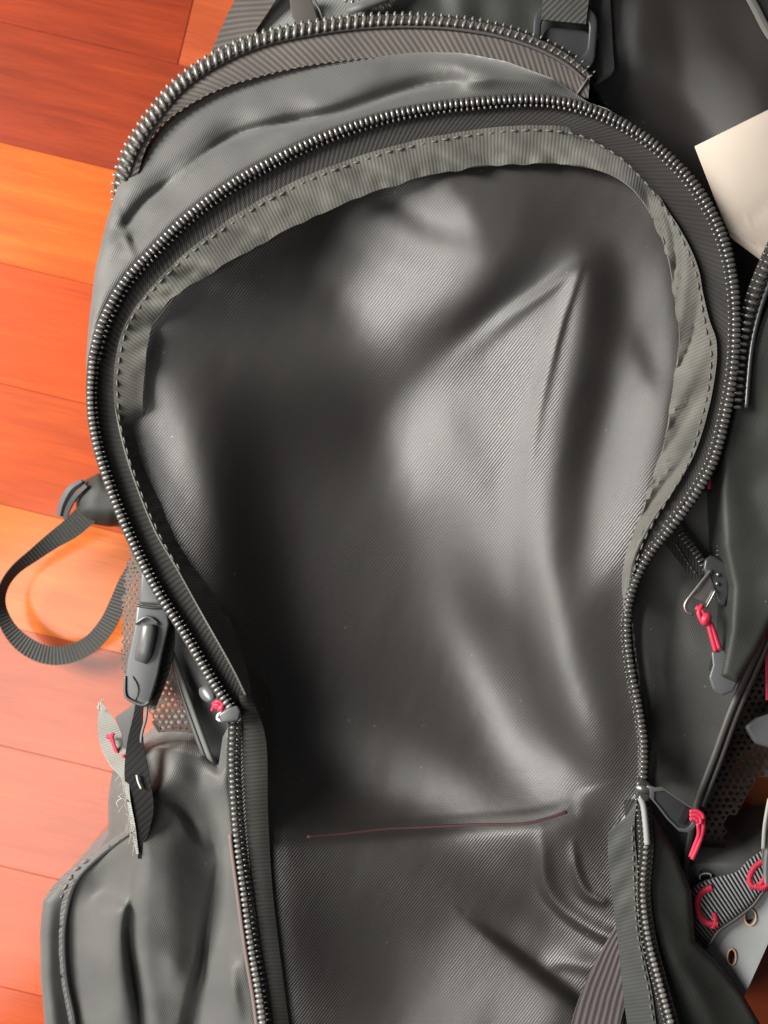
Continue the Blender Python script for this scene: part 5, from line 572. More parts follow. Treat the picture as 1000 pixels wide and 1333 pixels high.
0,0,1,0,0,1,-1,0,1,0,0,1,0,0,1,0,0,1,-1,0,0,1,-1,0,-1,0,-1,0,-1,-1,0,-1,-1,-1,-1,-1,0,0,-1,0,0,0,0,1,1,0,1,0,2,1,0,1,0,1,0,1,-4,-1,4,0,0,0,0,0,0,0,0,0,
0,0,0,0,0,0,0,0,0,0,0,0,0,0,0,0,0,0,0,0,0,0,0,0,0,0,0,0,0,0,0,0,0,0,0,0,0,0,0,0,0,0,0,0,0,0,0,0,0,0,-1,0,0,0,0,0,-1,1,-1,0,1,-1,0,0,-1,1,0,0,0,0,0,0,1,
0,1,0,0,1,0,0,0,1,0,0,1,0,-1,0,0,0,0,-1,1,-2,0,0,-2,0,-1,-1,-1,0,-2,0,0,-1,0,0,0,0,1,1,1,1,0,1,1,1,0,0,1,0,1,0,-1,0,0,0,0,0,0,0,0,0,0,0,0,0,0,0,0,0,0,0,
0,0,0,0,0,0,0,0,0,0,0,0,0,0,0,0,0,0,0,0,0,0,0,0,0,0,0,0,0,0,0,0,0,0,0,0,0,0,-1,0,1,0,0,0,-1,0,0,-1,1,0,-1,0,0,0,0,0,0,0,0,0,0,0,1,0,-1,1,1,-1,1,1,0,0,0,
0,1,0,1,0,0,0,0,-1,0,0,-1,-1,0,-1,-1,-1,0,-1,-1,-1,-1,0,0,0,0,0,1,0,0,1,1,0,1,1,1,1,0,0,0,0,0,0,0,0,0,0,0,0,0,0,0,0,0,0,0,0,0,0,0,0,0,0,0,0,0,0,0,0,0,0,
0,0,0,0,0,0,0,0,0,0,0,0,0,0,0,0,0,0,0,0,0,0,0,0,0,0,0,0,0,0,0,-1,0,0,0,0,0,0,-1,0,0,0,-1,0,1,-1,0,0,0,1,0,0,-1,1,1,-1,0,1,0,0,1,0,1,1,-1,1,0,0,0,0,0,1,
-1,0,0,-1,0,-1,-1,0,-1,-1,0,-2,0,-2,0,-1,1,0,0,1,1,-1,1,1,1,0,1,0,1,0,0,1,0,0,0,0,0,0,0,0,0,0,0,0,0,0,0,0,0,0,0,0,0,0,0,0,0,0,0,0,0,0,0,0,0,0,0,0,0,0,0,
0,0,0,0,0,0,0,0,0,0,0,0,0,0,0,0,0,0,0,0,0,-1,1,0,-1,0,0,-1,0,0,0,0,0,0,0,-1,1,-1,1,-1,0,0,0,0,0,0,1,0,0,1,0,0,1,0,0,1,0,1,1,0,0,0,0,0,0,-1,0,0,-1,0,-1,
-1,-1,-1,0,-1,-1,-1,0,-1,0,0,0,1,1,0,1,1,0,1,1,0,1,0,0,0,0,0,0,0,0,0,0,0,0,0,0,0,0,0,0,0,0,0,0,0,0,0,0,0,0,0,0,0,0,0,0,0,0,0,0,0,0,0,0,0,0,0,0,0,0,0,0,
0,0,0,0,0,0,0,0,0,-1,1,0,0,-1,0,0,1,-1,0,0,0,-1,0,0,0,0,0,-1,1,-1,0,0,0,0,0,0,0,0,1,0,-1,1,1,-1,1,1,0,1,0,1,0,1,0,0,0,0,0,0,-1,0,0,-1,-1,0,-1,-1,-1,0,-1,
-1,-1,0,0,1,-1,1,1,0,0,2,0,0,0,0,1,-9,10,0,0,0,0,0,0,0,0,0,0,0,0,0,0,0,0,0,0,0,0,0,0,0,0,0,0,0,0,0,0,0,0,0,0,0,0,0,0,0,0,0,0,0,0,0,0,0,0,0,0,0,0,0,0,0,
0,0,0,0,0,0,0,0,-1,0,0,0,-1,0,0,0,0,-1,0,0,0,0,0,0,-1,1,0,0,0,0,-1,1,1,0,0,1,0,0,1,0,1,0,2,0,0,1,0,-1,1,0,-1,0,-1,1,-1,-1,0,-1,-1,-1,-1,0,-1,0,-1,-1,1,
0,0,1,0,0,1,1,0,1,-1,-34,35,1,0,0,0,0,0,0,0,0,0,0,0,0,0,0,0,0,0,0,0,0,0,0,0,0,0,0,0,0,0,0,0,0,0,0,0,0,0,0,0,0,0,0,0,0,0,0,0,0,0,0,0,0,0,0,-1,1,0,-1,1,0,
-1,1,-1,0,0,0,0,0,-1,0,0,0,0,0,-1,0,0,-1,1,-1,1,-1,0,1,0,0,0,0,0,0,0,1,1,1,1,0,1,0,1,0,0,1,0,0,0,0,0,-1,0,0,-1,0,-1,0,-1,-2,0,-2,0,0,-1,0,0,0,1,1,0,0,1,
0,0,1,1,0,0,0,0,0,0,0,0,0,0,0,0,0,0,0,0,0,0,0,0,0,0,0,0,0,0,0,0,0,0,0,0,0,0,0,0,0,0,0,0,0,0,0,0,0,0,0,0,0,0,0,0,0,0,0,0,0,0,0,0,0,0,-1,1,0,0,-1,0,0,0,-1,
0,0,0,-1,1,-1,0,0,0,0,-1,1,0,-1,1,-1,0,0,1,0,1,0,0,1,1,1,0,2,1,0,1,0,0,-1,1,0,-1,0,0,0,-1,0,0,-2,0,0,-2,0,-1,-1,0,-1,0,0,0,0,1,0,0,0,1,1,1,0,0,0,0,0,0,
0,0,0,0,0,0,0,0,0,0,0,0,0,0,0,0,0,0,0,0,0,0,0,0,0,0,0,0,0,0,0,0,0,0,0,0,0,0,0,0,0,0,0,0,0,0,0,0,0,0,0,0,1,-1,0,0,0,0,0,-1,0,0,0,0,0,0,0,-1,1,-1,0,0,0,-1,
0,0,0,0,0,-1,1,0,0,-1,1,0,0,1,0,1,2,1,0,1,1,0,0,1,0,0,0,0,0,0,-1,1,-1,-1,1,-1,-1,0,-1,-1,-1,-1,0,-1,0,0,0,-1,1,1,0,0,1,1,0,0,0,0,0,0,0,0,0,0,0,0,0,0,0,
0,0,0,0,0,0,0,0,0,0,0,0,0,0,0,0,0,0,0,0,0,0,0,0,0,0,0,0,0,0,0,0,0,0,0,0,0,0,0,0,0,0,0,0,0,0,1,0,-1,0,0,0,0,-1,0,0,-1,0,0,0,0,0,0,-1,1,-1,0,0,0,0,0,0,0,
0,0,0,0,1,0,1,1,0,1,2,0,1,0,1,0,1,0,-1,1,0,0,0,-1,0,0,-1,0,0,-1,0,-1,0,-1,-1,-1,-1,0,-1,1,0,0,1,0,0,1,0,0,0,0,0,0,0,0,0,0,0,0,0,0,0,0,0,0,0,0,0,0,0,0,0,
0,0,0,0,0,0,0,0,0,0,0,0,0,0,0,0,0,0,0,0,0,0,0,0,0,0,0,0,0,0,0,0,0,0,1,0,-1,0,0,0,0,0,0,0,0,-1,1,-1,0,0,-1,0,0,1,-1,0,0,-1,0,0,0,0,0,0,1,0,0,0,1,0,0,1,1,
0,2,0,2,0,0,1,0,1,-1,0,0,0,0,0,0,0,-1,0,0,-1,0,-1,-1,0,-1,0,-2,0,0,0,0,0,0,0,1,0,0,0,0,0,0,0,0,0,0,0,0,0,0,0,0,0,0,0,0,0,0,0,0,0,0,0,0,0,0,0,0,0,0,0,0,
0,0,0,0,0,0,0,0,0,0,0,0,0,0,0,0,0,0,0,1,-1,0,0,0,0,1,-1,1,-1,1,-1,0,0,-1,1,-1,1,0,-1,0,0,-1,0,0,0,0,0,0,0,0,-1,0,1,-1,1,0,1,0,0,1,0,1,1,0,2,0,1,1,0,0,0,
1,0,0,0,0,-1,0,0,0,0,0,-1,0,-1,0,-1,0,-1,0,0,-1,-1,0,0,0,-13,0,13,0,0,0,0,0,0,0,0,0,0,0,0,0,0,0,0,0,0,0,0,0,0,0,0,0,0,0,0,0,0,0,0,0,0,0,0,0,0,0,0,0,0,0,
0,0,0,0,0,0,0,0,0,0,0,0,0,0,1,0,0,-1,1,0,0,-1,1,-1,0,1,-1,0,0,-1,0,1,0,0,-1,0,0,0,0,-1,0,0,1,0,-1,1,-1,1,0,0,1,0,1,0,0,1,1,1,1,0,1,1,0,0,0,0,0,0,0,0,-1,
1,-1,0,0,0,0,-1,0,-1,-1,0,-1,0,0,0,-1,0,-4,0,3,0,0,0,0,0,0,0,0,0,0,0,0,0,0,0,0,0,0,0,0,0,0,0,0,0,0,0,0,0,0,0,0,0,0,0,0,0,0,0,0,0,0,0,0,0,0,0,0,0,0,0,0,
0,0,0,1,-1,0,0,1,0,0,0,0,0,0,0,0,-1,1,0,-1,1,0,-1,0,-1,1,-1,0,0,0,0,0,0,0,0,0,0,1,0,0,0,0,0,0,0,1,1,0,1,2,1,0,0,1,1,0,0,0,-1,1,-1,0,-1,0,0,1,-1,0,0,-1,
0,0,-1,-1,-1,0,-1,0,-1,0,0,0,0,0,0,0,0,0,0,0,0,0,0,0,0,0,0,0,0,0,0,0,0,0,0,0,0,0,0,0,0,0,0,0,0,0,0,0,0,0,0,0,0,0,0,0,0,0,0,0,0,0,0,0,0,0,0,0,1,0,0,0,0,
0,0,0,0,0,0,0,0,0,0,0,0,-1,1,-1,1,-1,1,-1,0,0,0,0,0,-1,1,0,0,0,0,0,1,0,0,0,0,0,1,0,1,0,2,1,1,1,-1,1,0,0,1,-1,0,0,-1,0,-1,0,0,0,0,-1,0,-1,0,0,0,-1,-1,-1,
0,-1,0,0,0,0,0,0,0,0,0,0,0,0,0,0,0,0,0,0,0,0,0,0,0,0,0,0,0,0,0,0,0,0,0,0,0,0,0,0,0,0,0,0,0,0,0,0,0,0,0,0,0,0,0,0,0,0,0,0,0,0,1,0,1,0,-1,1,0,-1,1,0,0,-1,
0,0,0,1,-1,0,0,0,-1,1,-1,0,0,0,0,1,-1,1,0,0,0,0,0,0,0,0,0,1,-1,1,1,1,0,1,1,1,1,0,0,0,0,0,0,0,0,-1,0,-1,0,0,0,0,-1,0,0,-1,-1,-1,0,0,-1,0,-1,0,0,0,0,0,0,
0,0,0,0,0,0,0,0,0,0,0,0,0,0,0,0,0,0,0,0,0,0,0,0,0,0,0,0,0,0,0,0,0,0,0,0,0,0,0,0,0,0,0,0,0,0,0,0,0,0,0,1,0,0,0,0,0,1,-1,1,0,0,0,0,0,0,0,0,-1,0,1,-1,0,1,
-1,1,-1,1,-1,1,-1,1,-1,1,-1,1,0,0,0,0,0,0,-1,1,0,0,1,1,1,1,0,2,0,1,0,0,0,0,-1,0,0,0,-1,0,-1,0,0,0,0,-1,0,-1,0,-1,-1,0,0,-2,0,0,0,0,0,0,0,0,0,0,0,0,0,0,
0,0,0,0,0,0,0,0,0,0,0,0,0,0,0,0,0,0,0,0,0,0,0,0,0,0,0,0,0,0,0,0,0,0,0,0,0,0,0,0,0,0,0,0,0,1,0,0,1,0,0,0,0,0,0,0,1,0,0,-1,1,0,-1,0,0,0,0,0,0,0,0,0,0,0,0,
0,1,-1,0,0,0,0,0,0,0,0,0,0,1,0,1,2,1,0,1,1,0,1,0,0,0,0,-1,-1,0,-1,0,0,-1,0,0,-1,0,0,-1,-1,0,-1,0,-1,-1,0,0,0,0,0,0,0,0,0,0,0,0,0,0,0,0,0,0,0,0,0,0,0,0,
0,0,0,0,0,0,0,0,0,0,0,0,0,0,0,0,0,0,0,0,0,0,0,0,0,0,0,0,0,0,0,0,0,1,-1,1,1,-1,0,1,0,1,0,0,0,0,-1,0,1,-1,0,0,1,0,-1,1,-1,1,-1,1,-1,1,-1,1,0,0,0,0,0,0,-1,
0,0,0,0,0,1,-1,1,1,0,2,1,1,0,2,0,0,0,1,-1,0,0,-1,0,-1,-1,1,-1,-1,0,0,-1,0,0,-1,0,1,-2,-3,0,0,0,0,0,0,0,0,0,0,0,0,0,0,0,0,0,0,0,0,0,0,0,0,0,0,0,0,0,0,0,
0,0,0,0,0,0,0,0,0,0,0,0,0,0,0,0,0,0,0,0,0,0,0,0,1,0,0,0,0,0,1,1,0,0,-1,1,0,0,0,0,1,-1,1,-1,1,-1,0,0,0,0,0,0,0,0,0,1,0,-1,0,1,0,-1,0,0,0,0,0,-1,1,-1,1,1,
0,1,0,1,1,2,0,1,1,1,-1,1,0,-1,0,-1,0,-1,-1,0,-1,0,-1,0,-1,-1,0,-1,11,-2,-12,0,0,0,0,0,0,0,0,0,0,0,0,0,0,0,0,0,0,0,0,0,0,0,0,0,0,0,0,0,0,0,0,0,0,0,0,0,0,
0,0,0,0,0,0,0,0,0,0,0,0,0,0,0,0,0,0,0,0,1,1,0,0,0,0,0,1,0,0,0,0,1,-1,0,0,1,-1,1,-1,1,-1,1,-1,1,-1,1,0,-1,1,0,0,0,0,0,0,0,0,-1,0,0,0,0,0,0,0,0,1,1,2,0,2,
0,1,1,1,0,0,0,0,-1,-1,0,-1,-1,0,-1,-1,-1,0,0,-2,0,0,-3,0,0,0,0,0,0,0,0,0,0,0,0,0,0,0,0,0,0,0,0,0,0,0,0,0,0,0,0,0,0,0,0,0,0,0,0,0,0,0,0,0,0,0,0,0,0,0,0,
0,0,0,0,0,0,0,0,0,0,1,0,0,0,1,0,1,0,0,0,0,1,0,0,0,0,0,0,0,-1,1,0,0,-1,1,0,1,-1,0,1,-1,1,0,-1,0,1,-1,0,0,0,0,0,-1,1,-1,0,1,0,1,0,1,1,1,2,1,0,1,0,1,0,-1,
0,-1,-1,-1,-1,-1,-1,0,-1,-1,0,0,0,-2,-2,0,0,0,0,0,0,0,0,0,0,0,0,0,0,0,0,0,0,0,0,0,0,0,0,0,0,0,0,0,0,0,0,0,0,0,0,0,0,0,0,0,0,0,0,0,0,0,0,0,0,0,0,0,0,0,0,
0,0,0,1,0,1,0,0,0,1,1,-1,1,0,0,0,0,0,0,0,0,1,-1,0,1,0,0,-1,0,1,0,0,0,-1,1,0,0,-1,1,0,-1,1,-1,0,0,0,0,0,-1,1,0,1,0,2,0,1,1,2,0,1,0,0,1,-1,0,-1,-1,-1,-1,
-1,-1,-1,0,-1,0,-1,0,-3,0,0,0,0,0,0,0,0,0,0,0,0,0,0,0,0,0,0,0,0,0,0,0,0,0,0,0,0,0,0,0,0,0,0,0,0,0,0,0,0,0,0,0,0,0,0,0,0,0,0,0,0,0,0,0,0,0,1,-1,0,1,0,1,
0,1,0,0,1,0,0,0,0,0,1,-1,0,1,-1,1,-1,0,0,0,1,0,0,0,0,0,1,-1,0,0,1,-1,0,0,0,0,0,0,-1,0,-1,1,0,0,0,1,0,2,1,1,0,2,1,0,0,0,0,-1,-1,0,-1,-1,-1,-1,0,-1,-1,0,
0,26,-29,-1,0,0,0,0,0,0,0,0,0,0,0,0,0,0,0,0,0,0,0,0,0,0,0,0,0,0,0,0,0,0,0,0,0,0,0,0,0,0,0,0,0,0,0,0,0,0,0,0,0,0,0,0,0,0,0,0,0,1,0,0,1,0,1,-1,1,0,0,0,0,
1,0,0,0,1,0,-1,1,0,0,0,0,0,0,0,0,0,0,1,-1,1,0,0,0,0,0,0,-1,1,-1,0,0,0,0,-1,0,0,1,0,0,0,1,2,1,0,1,1,1,-1,0,0,-1,-1,0,-1,0,-2,0,-1,0,-1,0,5,-9,0,0,0,0,0,
0,0,0,0,0,0,0,0,0,0,0,0,0,0,0,0,0,0,0,0,0,0,0,0,0,0,0,0,0,0,0,0,0,0,0,0,0,0,0,0,0,0,0,0,0,0,0,0,0,0,0,0,0,0,0,1,0,0,1,1,-1,1,0,1,0,0,0,1,-1,0,0,1,0,0,0,
0,1,0,0,0,0,0,0,0,1,-1,1,0,-1,0,0,0,1,-1,0,0,-1,0,-1,1,-1,0,0,0,1,1,0,0,2,1,0,1,0,0,0,0,0,-1,0,-1,-1,0,-1,0,-1,0,0,-4,-1,0,0,0,0,0,0,0,0,0,0,0,0,0,0,0,
0,0,0,0,0,0,0,0,0,0,0,0,0,0,0,0,0,0,0,0,0,0,0,0,0,0,0,0,0,0,0,0,0,0,0,0,0,0,0,0,0,0,0,0,1,0,0,1,0,0,1,0,1,-1,1,-1,1,0,1,0,0,0,0,0,1,0,0,0,0,0,0,1,0,-1,
0,0,0,0,0,1,0,0,-1,1,0,-1,0,-1,0,-1,1,0,0,0,0,0,1,0,0,1,1,0,1,0,0,0,0,0,-1,0,-1,0,-1,-1,1,-1,-1,-3,-1,0,0,0,0,0,0,0,0,0,0,0,0,0,0,0,0,0,0,0,0,0,0,0,0,0,
0,0,0,0,0,0,0,0,0,0,0,0,0,0,0,0,0,0,0,0,0,0,0,0,0,0,0,0,0,0,0,0,0,0,0,0,1,0,0,1,0,1,0,1,-1,1,0,0,0,0,1,0,0,0,0,1,0,0,0,1,0,-1,0,1,0,0,0,0,0,0,0,0,0,0,0,
-1,0,-1,0,0,0,-1,0,0,0,0,1,1,0,1,0,1,0,1,0,-1,0,0,0,-1,0,0,0,-1,-1,0,7,-4,-8,0,0,0,0,0,0,0,0,0,0,0,0,0,0,0,0,0,0,0,0,0,0,0,0,0,0,0,0,0,0,0,0,0,0,0,0,0,
0,0,0,0,0,0,0,0,0,0,0,0,0,0,0,0,0,0,0,0,0,1,-1,1,0,0,1,0,1,-1,0,1,1,0,0,0,1,0,0,0,0,1,0,0,0,1,0,-1,1,0,1,-1,0,1,-1,0,1,-1,0,0,1,-1,0,0,-1,0,0,-1,0,0,0,
0,0,0,0,0,0,0,1,0,0,1,0,0,0,0,0,0,0,-1,0,0,0,-1,1,-3,-3,0,0,0,0,0,0,0,0,0,0,0,0,0,0,0,0,0,0,0,0,0,0,0,0,0,0,0,0,0,0,0,0,0,0,0,0,0,0,0,0,0,0,0,0,0,0,0,0,
0,0,0,0,0,0,0,0,0,0,0,1,-1,1,0,0,0,0,1,1,0,0,1,0,0,0,1,0,0,1,0,0,0,1,-1,1,1,-1,1,-1,1,0,-1,1,0,-1,1,0,0,-1,0,0,0,-1,0,0,0,-1,1,-1,0,0,0,-1,0,1,0,0,0,1,
-1,1,0,1,-1,0,1,-1,0,0,0,-1,1,-2,-4,0,0,0,0,0,0,0,0,0,0,0,0,0,0,0,0,0,0,0,0,0,0,0,0,0,0,0,0,0,0,0,0,0,0,0,0,0,0,0,0,0,0,0,0,0,0,0,0,0,0,0,0,0,0,0,0,0,0,
0,0,0,0,0,1,0,1,0,0,0,0,1,0,1,1,0,0,0,1,0,0,1,0,-1,1,0,0,0,0,1,-1,0,1,-1,0,1,-1,0,0,0,0,0,-1,1,-1,0,0,0,-1,1,-1,0,0,0,0,0,0,0,0,0,0,0,1,-1,1,-1,0,1,0,-1,
0,0,-1,0,-4,0,0,0,0,0,0,0,0,0,0,0,0,0,0,0,0,0,0,0,0,0,0,0,0,0,0,0,0,0,0,0,0,0,0,0,0,0,0,0,0,0,0,0,0,0,0,0,0,0,0,0,0,0,0,0,0,0,0,0,0,-1,1,0,0,1,0,1,0,1,
0,0,0,1,0,0,1,0,0,1,0,0,1,1,0,-1,1,0,0,-1,1,0,0,0,0,-1,1,0,-1,0,0,-1,1,-1,0,0,0,-1,0,0,0,0,0,0,-1,0,0,0,-1,0,1,0,0,0,0,1,0,0,0,0,0,0,0,2,-7,0,0,0,0,0,0,
0,0,0,0,0,0,0,0,0,0,0,0,0,0,0,0,0,0,0,0,0,0,0,0,0,0,0,0,0,0,0,0,0,0,0,0,0,0,0,0,0,0,0,0,0,0,0,0,0,0,0,0,0,0,1,-1,0,0,0,1,0,1,0,1,0,1,-1,1,1,0,1,0,0,1,0,
0,0,0,1,-1,1,0,0,0,0,-1,1,0,0,-1,0,0,0,-1,0,0,0,1,-1,0,0,0,-1,0,0,-1,0,0,-1,0,-1,1,0,-1,0,0,1,0,1,0,0,0,1,0,0,0,10,-15,0,0,0,0,0,0,0,0,0,0,0,0,0,0,0,0,
0,0,0,0,0,0,0,0,0,0,0,0,0,0,0,0,0,0,0,0,0,0,0,0,0,0,0,0,0,0,0,0,0,0,0,0,0,0,0,0,0,0,0,0,0,0,0,1,0,0,1,0,0,0,1,0,1,0,1,0,0,1,0,0,1,0,0,0,0,1,0,0,0,0,0,0,
-1,0,0,0,0,0,-1,0,0,-1,1,0,0,-1,1,-1,0,0,-1,0,-1,0,0,-1,0,0,-1,1,0,0,0,1,0,0,0,1,0,0,0,0,-3,-1,0,0,0,0,0,0,0,0,0,0,0,0,0,0,0,0,0,0,0,0,0,0,0,0,0,0,0,0,
0,0,0,0,0,0,0,0,0,0,0,0,0,0,0,0,0,0,0,0,0,0,0,0,0,0,0,0,0,0,0,0,1,-1,0,0,1,0,0,1,1,0,1,0,1,0,0,0,1,0,0,1,0,0,0,1,0,0,0,0,0,0,0,0,0,0,0,0,-1,0,-1,0,0,0,
0,0,0,0,-1,0,0,-1,0,0,-1,0,-1,-1,0,-1,1,0,0,1,0,0,0,1,0,0,0,1,0,5,-5,-4,0,0,0,0,0,0,0,0,0,0,0,0,0,0,0,0,0,0,0,0,0,0,0,0,0,0,0,0,0,0,0,0,0,0,0,0,0,0,0,0,
0,0,0,0,0,0,0,0,0,0,0,0,0,0,0,0,0,0,0,0,0,3,1,2,1,3,2,2,3,3,2,3,3,3,2,4,2,2,3,1,2,1,2,1,1,0,0,0,0,-1,-1,-1,0,-2,-2,-1,-2,-2,0,-2,-1,-1,-2,-1,-2,-1,-3,-2,
-3,-3,-3,-3,-2,-4,-2,-2,-1,-1,-1,0,1,1,1,2,1,2,2,2,2,0,1,-2,-12,-1,0,0,0,0,0,0,0,0,0,0,0,0,0,0,0,0,0,0,0,0,0,0,0,0,0,0,0,0,0,0,0,0,0,0,0,0,0,0,0,0,0,0,
0,0,0,0,0,0,0,0,0,0,0,0,0,0,0,0,0,0,0,0,1,0,1,0,1,1,0,1,1,1,0,1,1,0,1,1,0,1,0,1,0,0,0,0,0,0,0,0,0,0,-1,0,0,-1,0,0,-1,0,-1,0,0,-1,0,-1,0,-1,-1,0,-1,-1,-1,
0,-1,0,-1,0,0,0,0,0,1,0,1,0,1,0,0,1,0,-3,-1,0,0,0,0,0,0,0,0,0,0,0,0,0,0,0,0,0,0,0,0,0,0,0,0,0,0,0,0,0,0,0,0,0,0,0,0,0,0,0,0,0,0,0,0,0,0,0,0,0,0,0,0,0,0,
0,0,0,0,0,0,0,0,0,0,0,0,0,0,0,0,0,0,0,0,0,0,0,0,0,0,0,0,0,0,0,0,0,0,0,0,0,0,0,0,0,0,0,0,0,0,0,0,0,0,0,0,0,0,0,0,0,0,0,0,0,0,0,0,0,0,0,0,0,0,0,0,0,0,0,0,
0,0,0,0,0,0,0,0,0,0,0,0,0,0,0,0,0,0,0,0,0,0,0,0,0,0,0,0,0,0,0,0,0,0,0,0,0,0,0,0,0,0,0,0,0,0,0,0,0,0,0,0,0,0,0,0,0,0,0,0,0,0,0,0,0,0,0,0,0,0,0,0,0,0,0,0,
0,0,0,0,0,0,0,0,0,0,0,0,0,0,0,0,0,0,0,0,0,0,0,0,0,0,0,0,0,0,0,0,0,0,0,0,0,0,0,0,0,0,0,0,0,0,0,0,0,0,0,0,0,0,0,0,0,0,0,0,0,0,0,0,0,0,0,0,0,0,0,0,0,0,0,0,
0,0,0,0,0,0,0,0,0,0,0,0,0,0,0,0,0,0,0,0,0,0,0,0,0,0,0,0,0,0,0,0,0,0,0,0,0,0,0,0,0,0,0,0,0,0,0,0,0,0,0,0,0,0,0,0,0,0,0,0,0,0,0,0,0,0,0,0,0,0,0,0,0,0,0,0,
0,0,0,0,0,0,0,0,0,0,0,0,0,0,0,0,0,0,0,0,0,0,0,0,0,0,0,0,0,0,0,0,0,0,0,0,0,0,0,0,0,0,0,0,0,0,0,0,0,0,0,0,0,0,0,0,0,0,0,0,0,0,0,0,0,0,0,0,0,0,0,0,0,0,0,0,
0,0,0,0,0,0,0,0,0,0,0,0,0,0,0,0,0,0,0,0,0,0,0,0,0,0,0,0,0,0,0,0,0,0,0,0,0,0,0,0,0,0,0,0,0,0,0,0,0,0,0,0,0,0,0,0,0,0,0,0,0,0,0,0,0,0,0,0,0,0,0,0,0,0,0,0,
0,0,0,0,0,0,0,0,0,0,0,0,0,0,0,0,0,0,0,0,0,0,0,0,0,0,0,0,0,0,0,0,0,0,0,0,0,0,0,0,0,0,0,0,0,0,0,0,0,0,0,0,0,0,0,0,0,0,0,0,0,0,0,0,0,0,0,0,0,0,0,0,0,0,0,0,
0,0,0,0,0,0,0,0,0,0,0,0,0,0,0,0,0,0,0,0,0,0,0,0,0,0,0,0,0,0,0,0,0,0,0,0,0,0,0,0,0,0,0,0,0,0,0,0,0,0,0,0,0,0,0,0,0,0,0,0,0,0,0,0,0,0,0,0,0,0,0,0,0,0,0,0,
0,0,0,0,0,0,0,0,0,0,0,0,0,0,0,0,0,0,0,0,0,0,0,0,0,0,0,0,0,0,0,0,0,0,0,0,0,0,0,0,0,0,0,0,0,0,0,0,0,0,0,0,0,0,0,0,0,0,0,0,0,0,0,0,0,0,0,0,0,0,0,0,0,0,0,0,
0,0,0,0,0,0,0,0,0,0,0,0,0,0,0,0,0,0,0,0,0,0,0,0,0,0,0,0,0,0,0,0,0,0,0,0,0,0,0,0,0,0,0,0,0,0,0,0,0,0,0,0,0,0,0,0,0,0,0,0,0,0,0,0,0,0,0,0,0,0,0,0,0,0,0,0,
0,0,0,0,0,0,0,0,0,0,0,0,0,0,0,0,0,0,0,0,0,0,0,0,0,0,0,0,0,0,0,0,0,0,0,0,0,0,0,0,0,0,0,0,0,0,0,0,0,0,0,0,0,0,0,0,0,0,0,0,0,0,0,0,0,0,0,0,0,0,0,0,0,0,0,0,
0,0,0,0,0,0,0,0,0,0,0,0,0,0,0,0,0,0,0,0,0,0,0,0,0,0,0,0,0,0,0,0,0,0,0,0,0,0,0,0,0,0,0,0,0,0,0,0,0,0,0,0,0,0,0,0,0,0,0,0,0,0,0,))
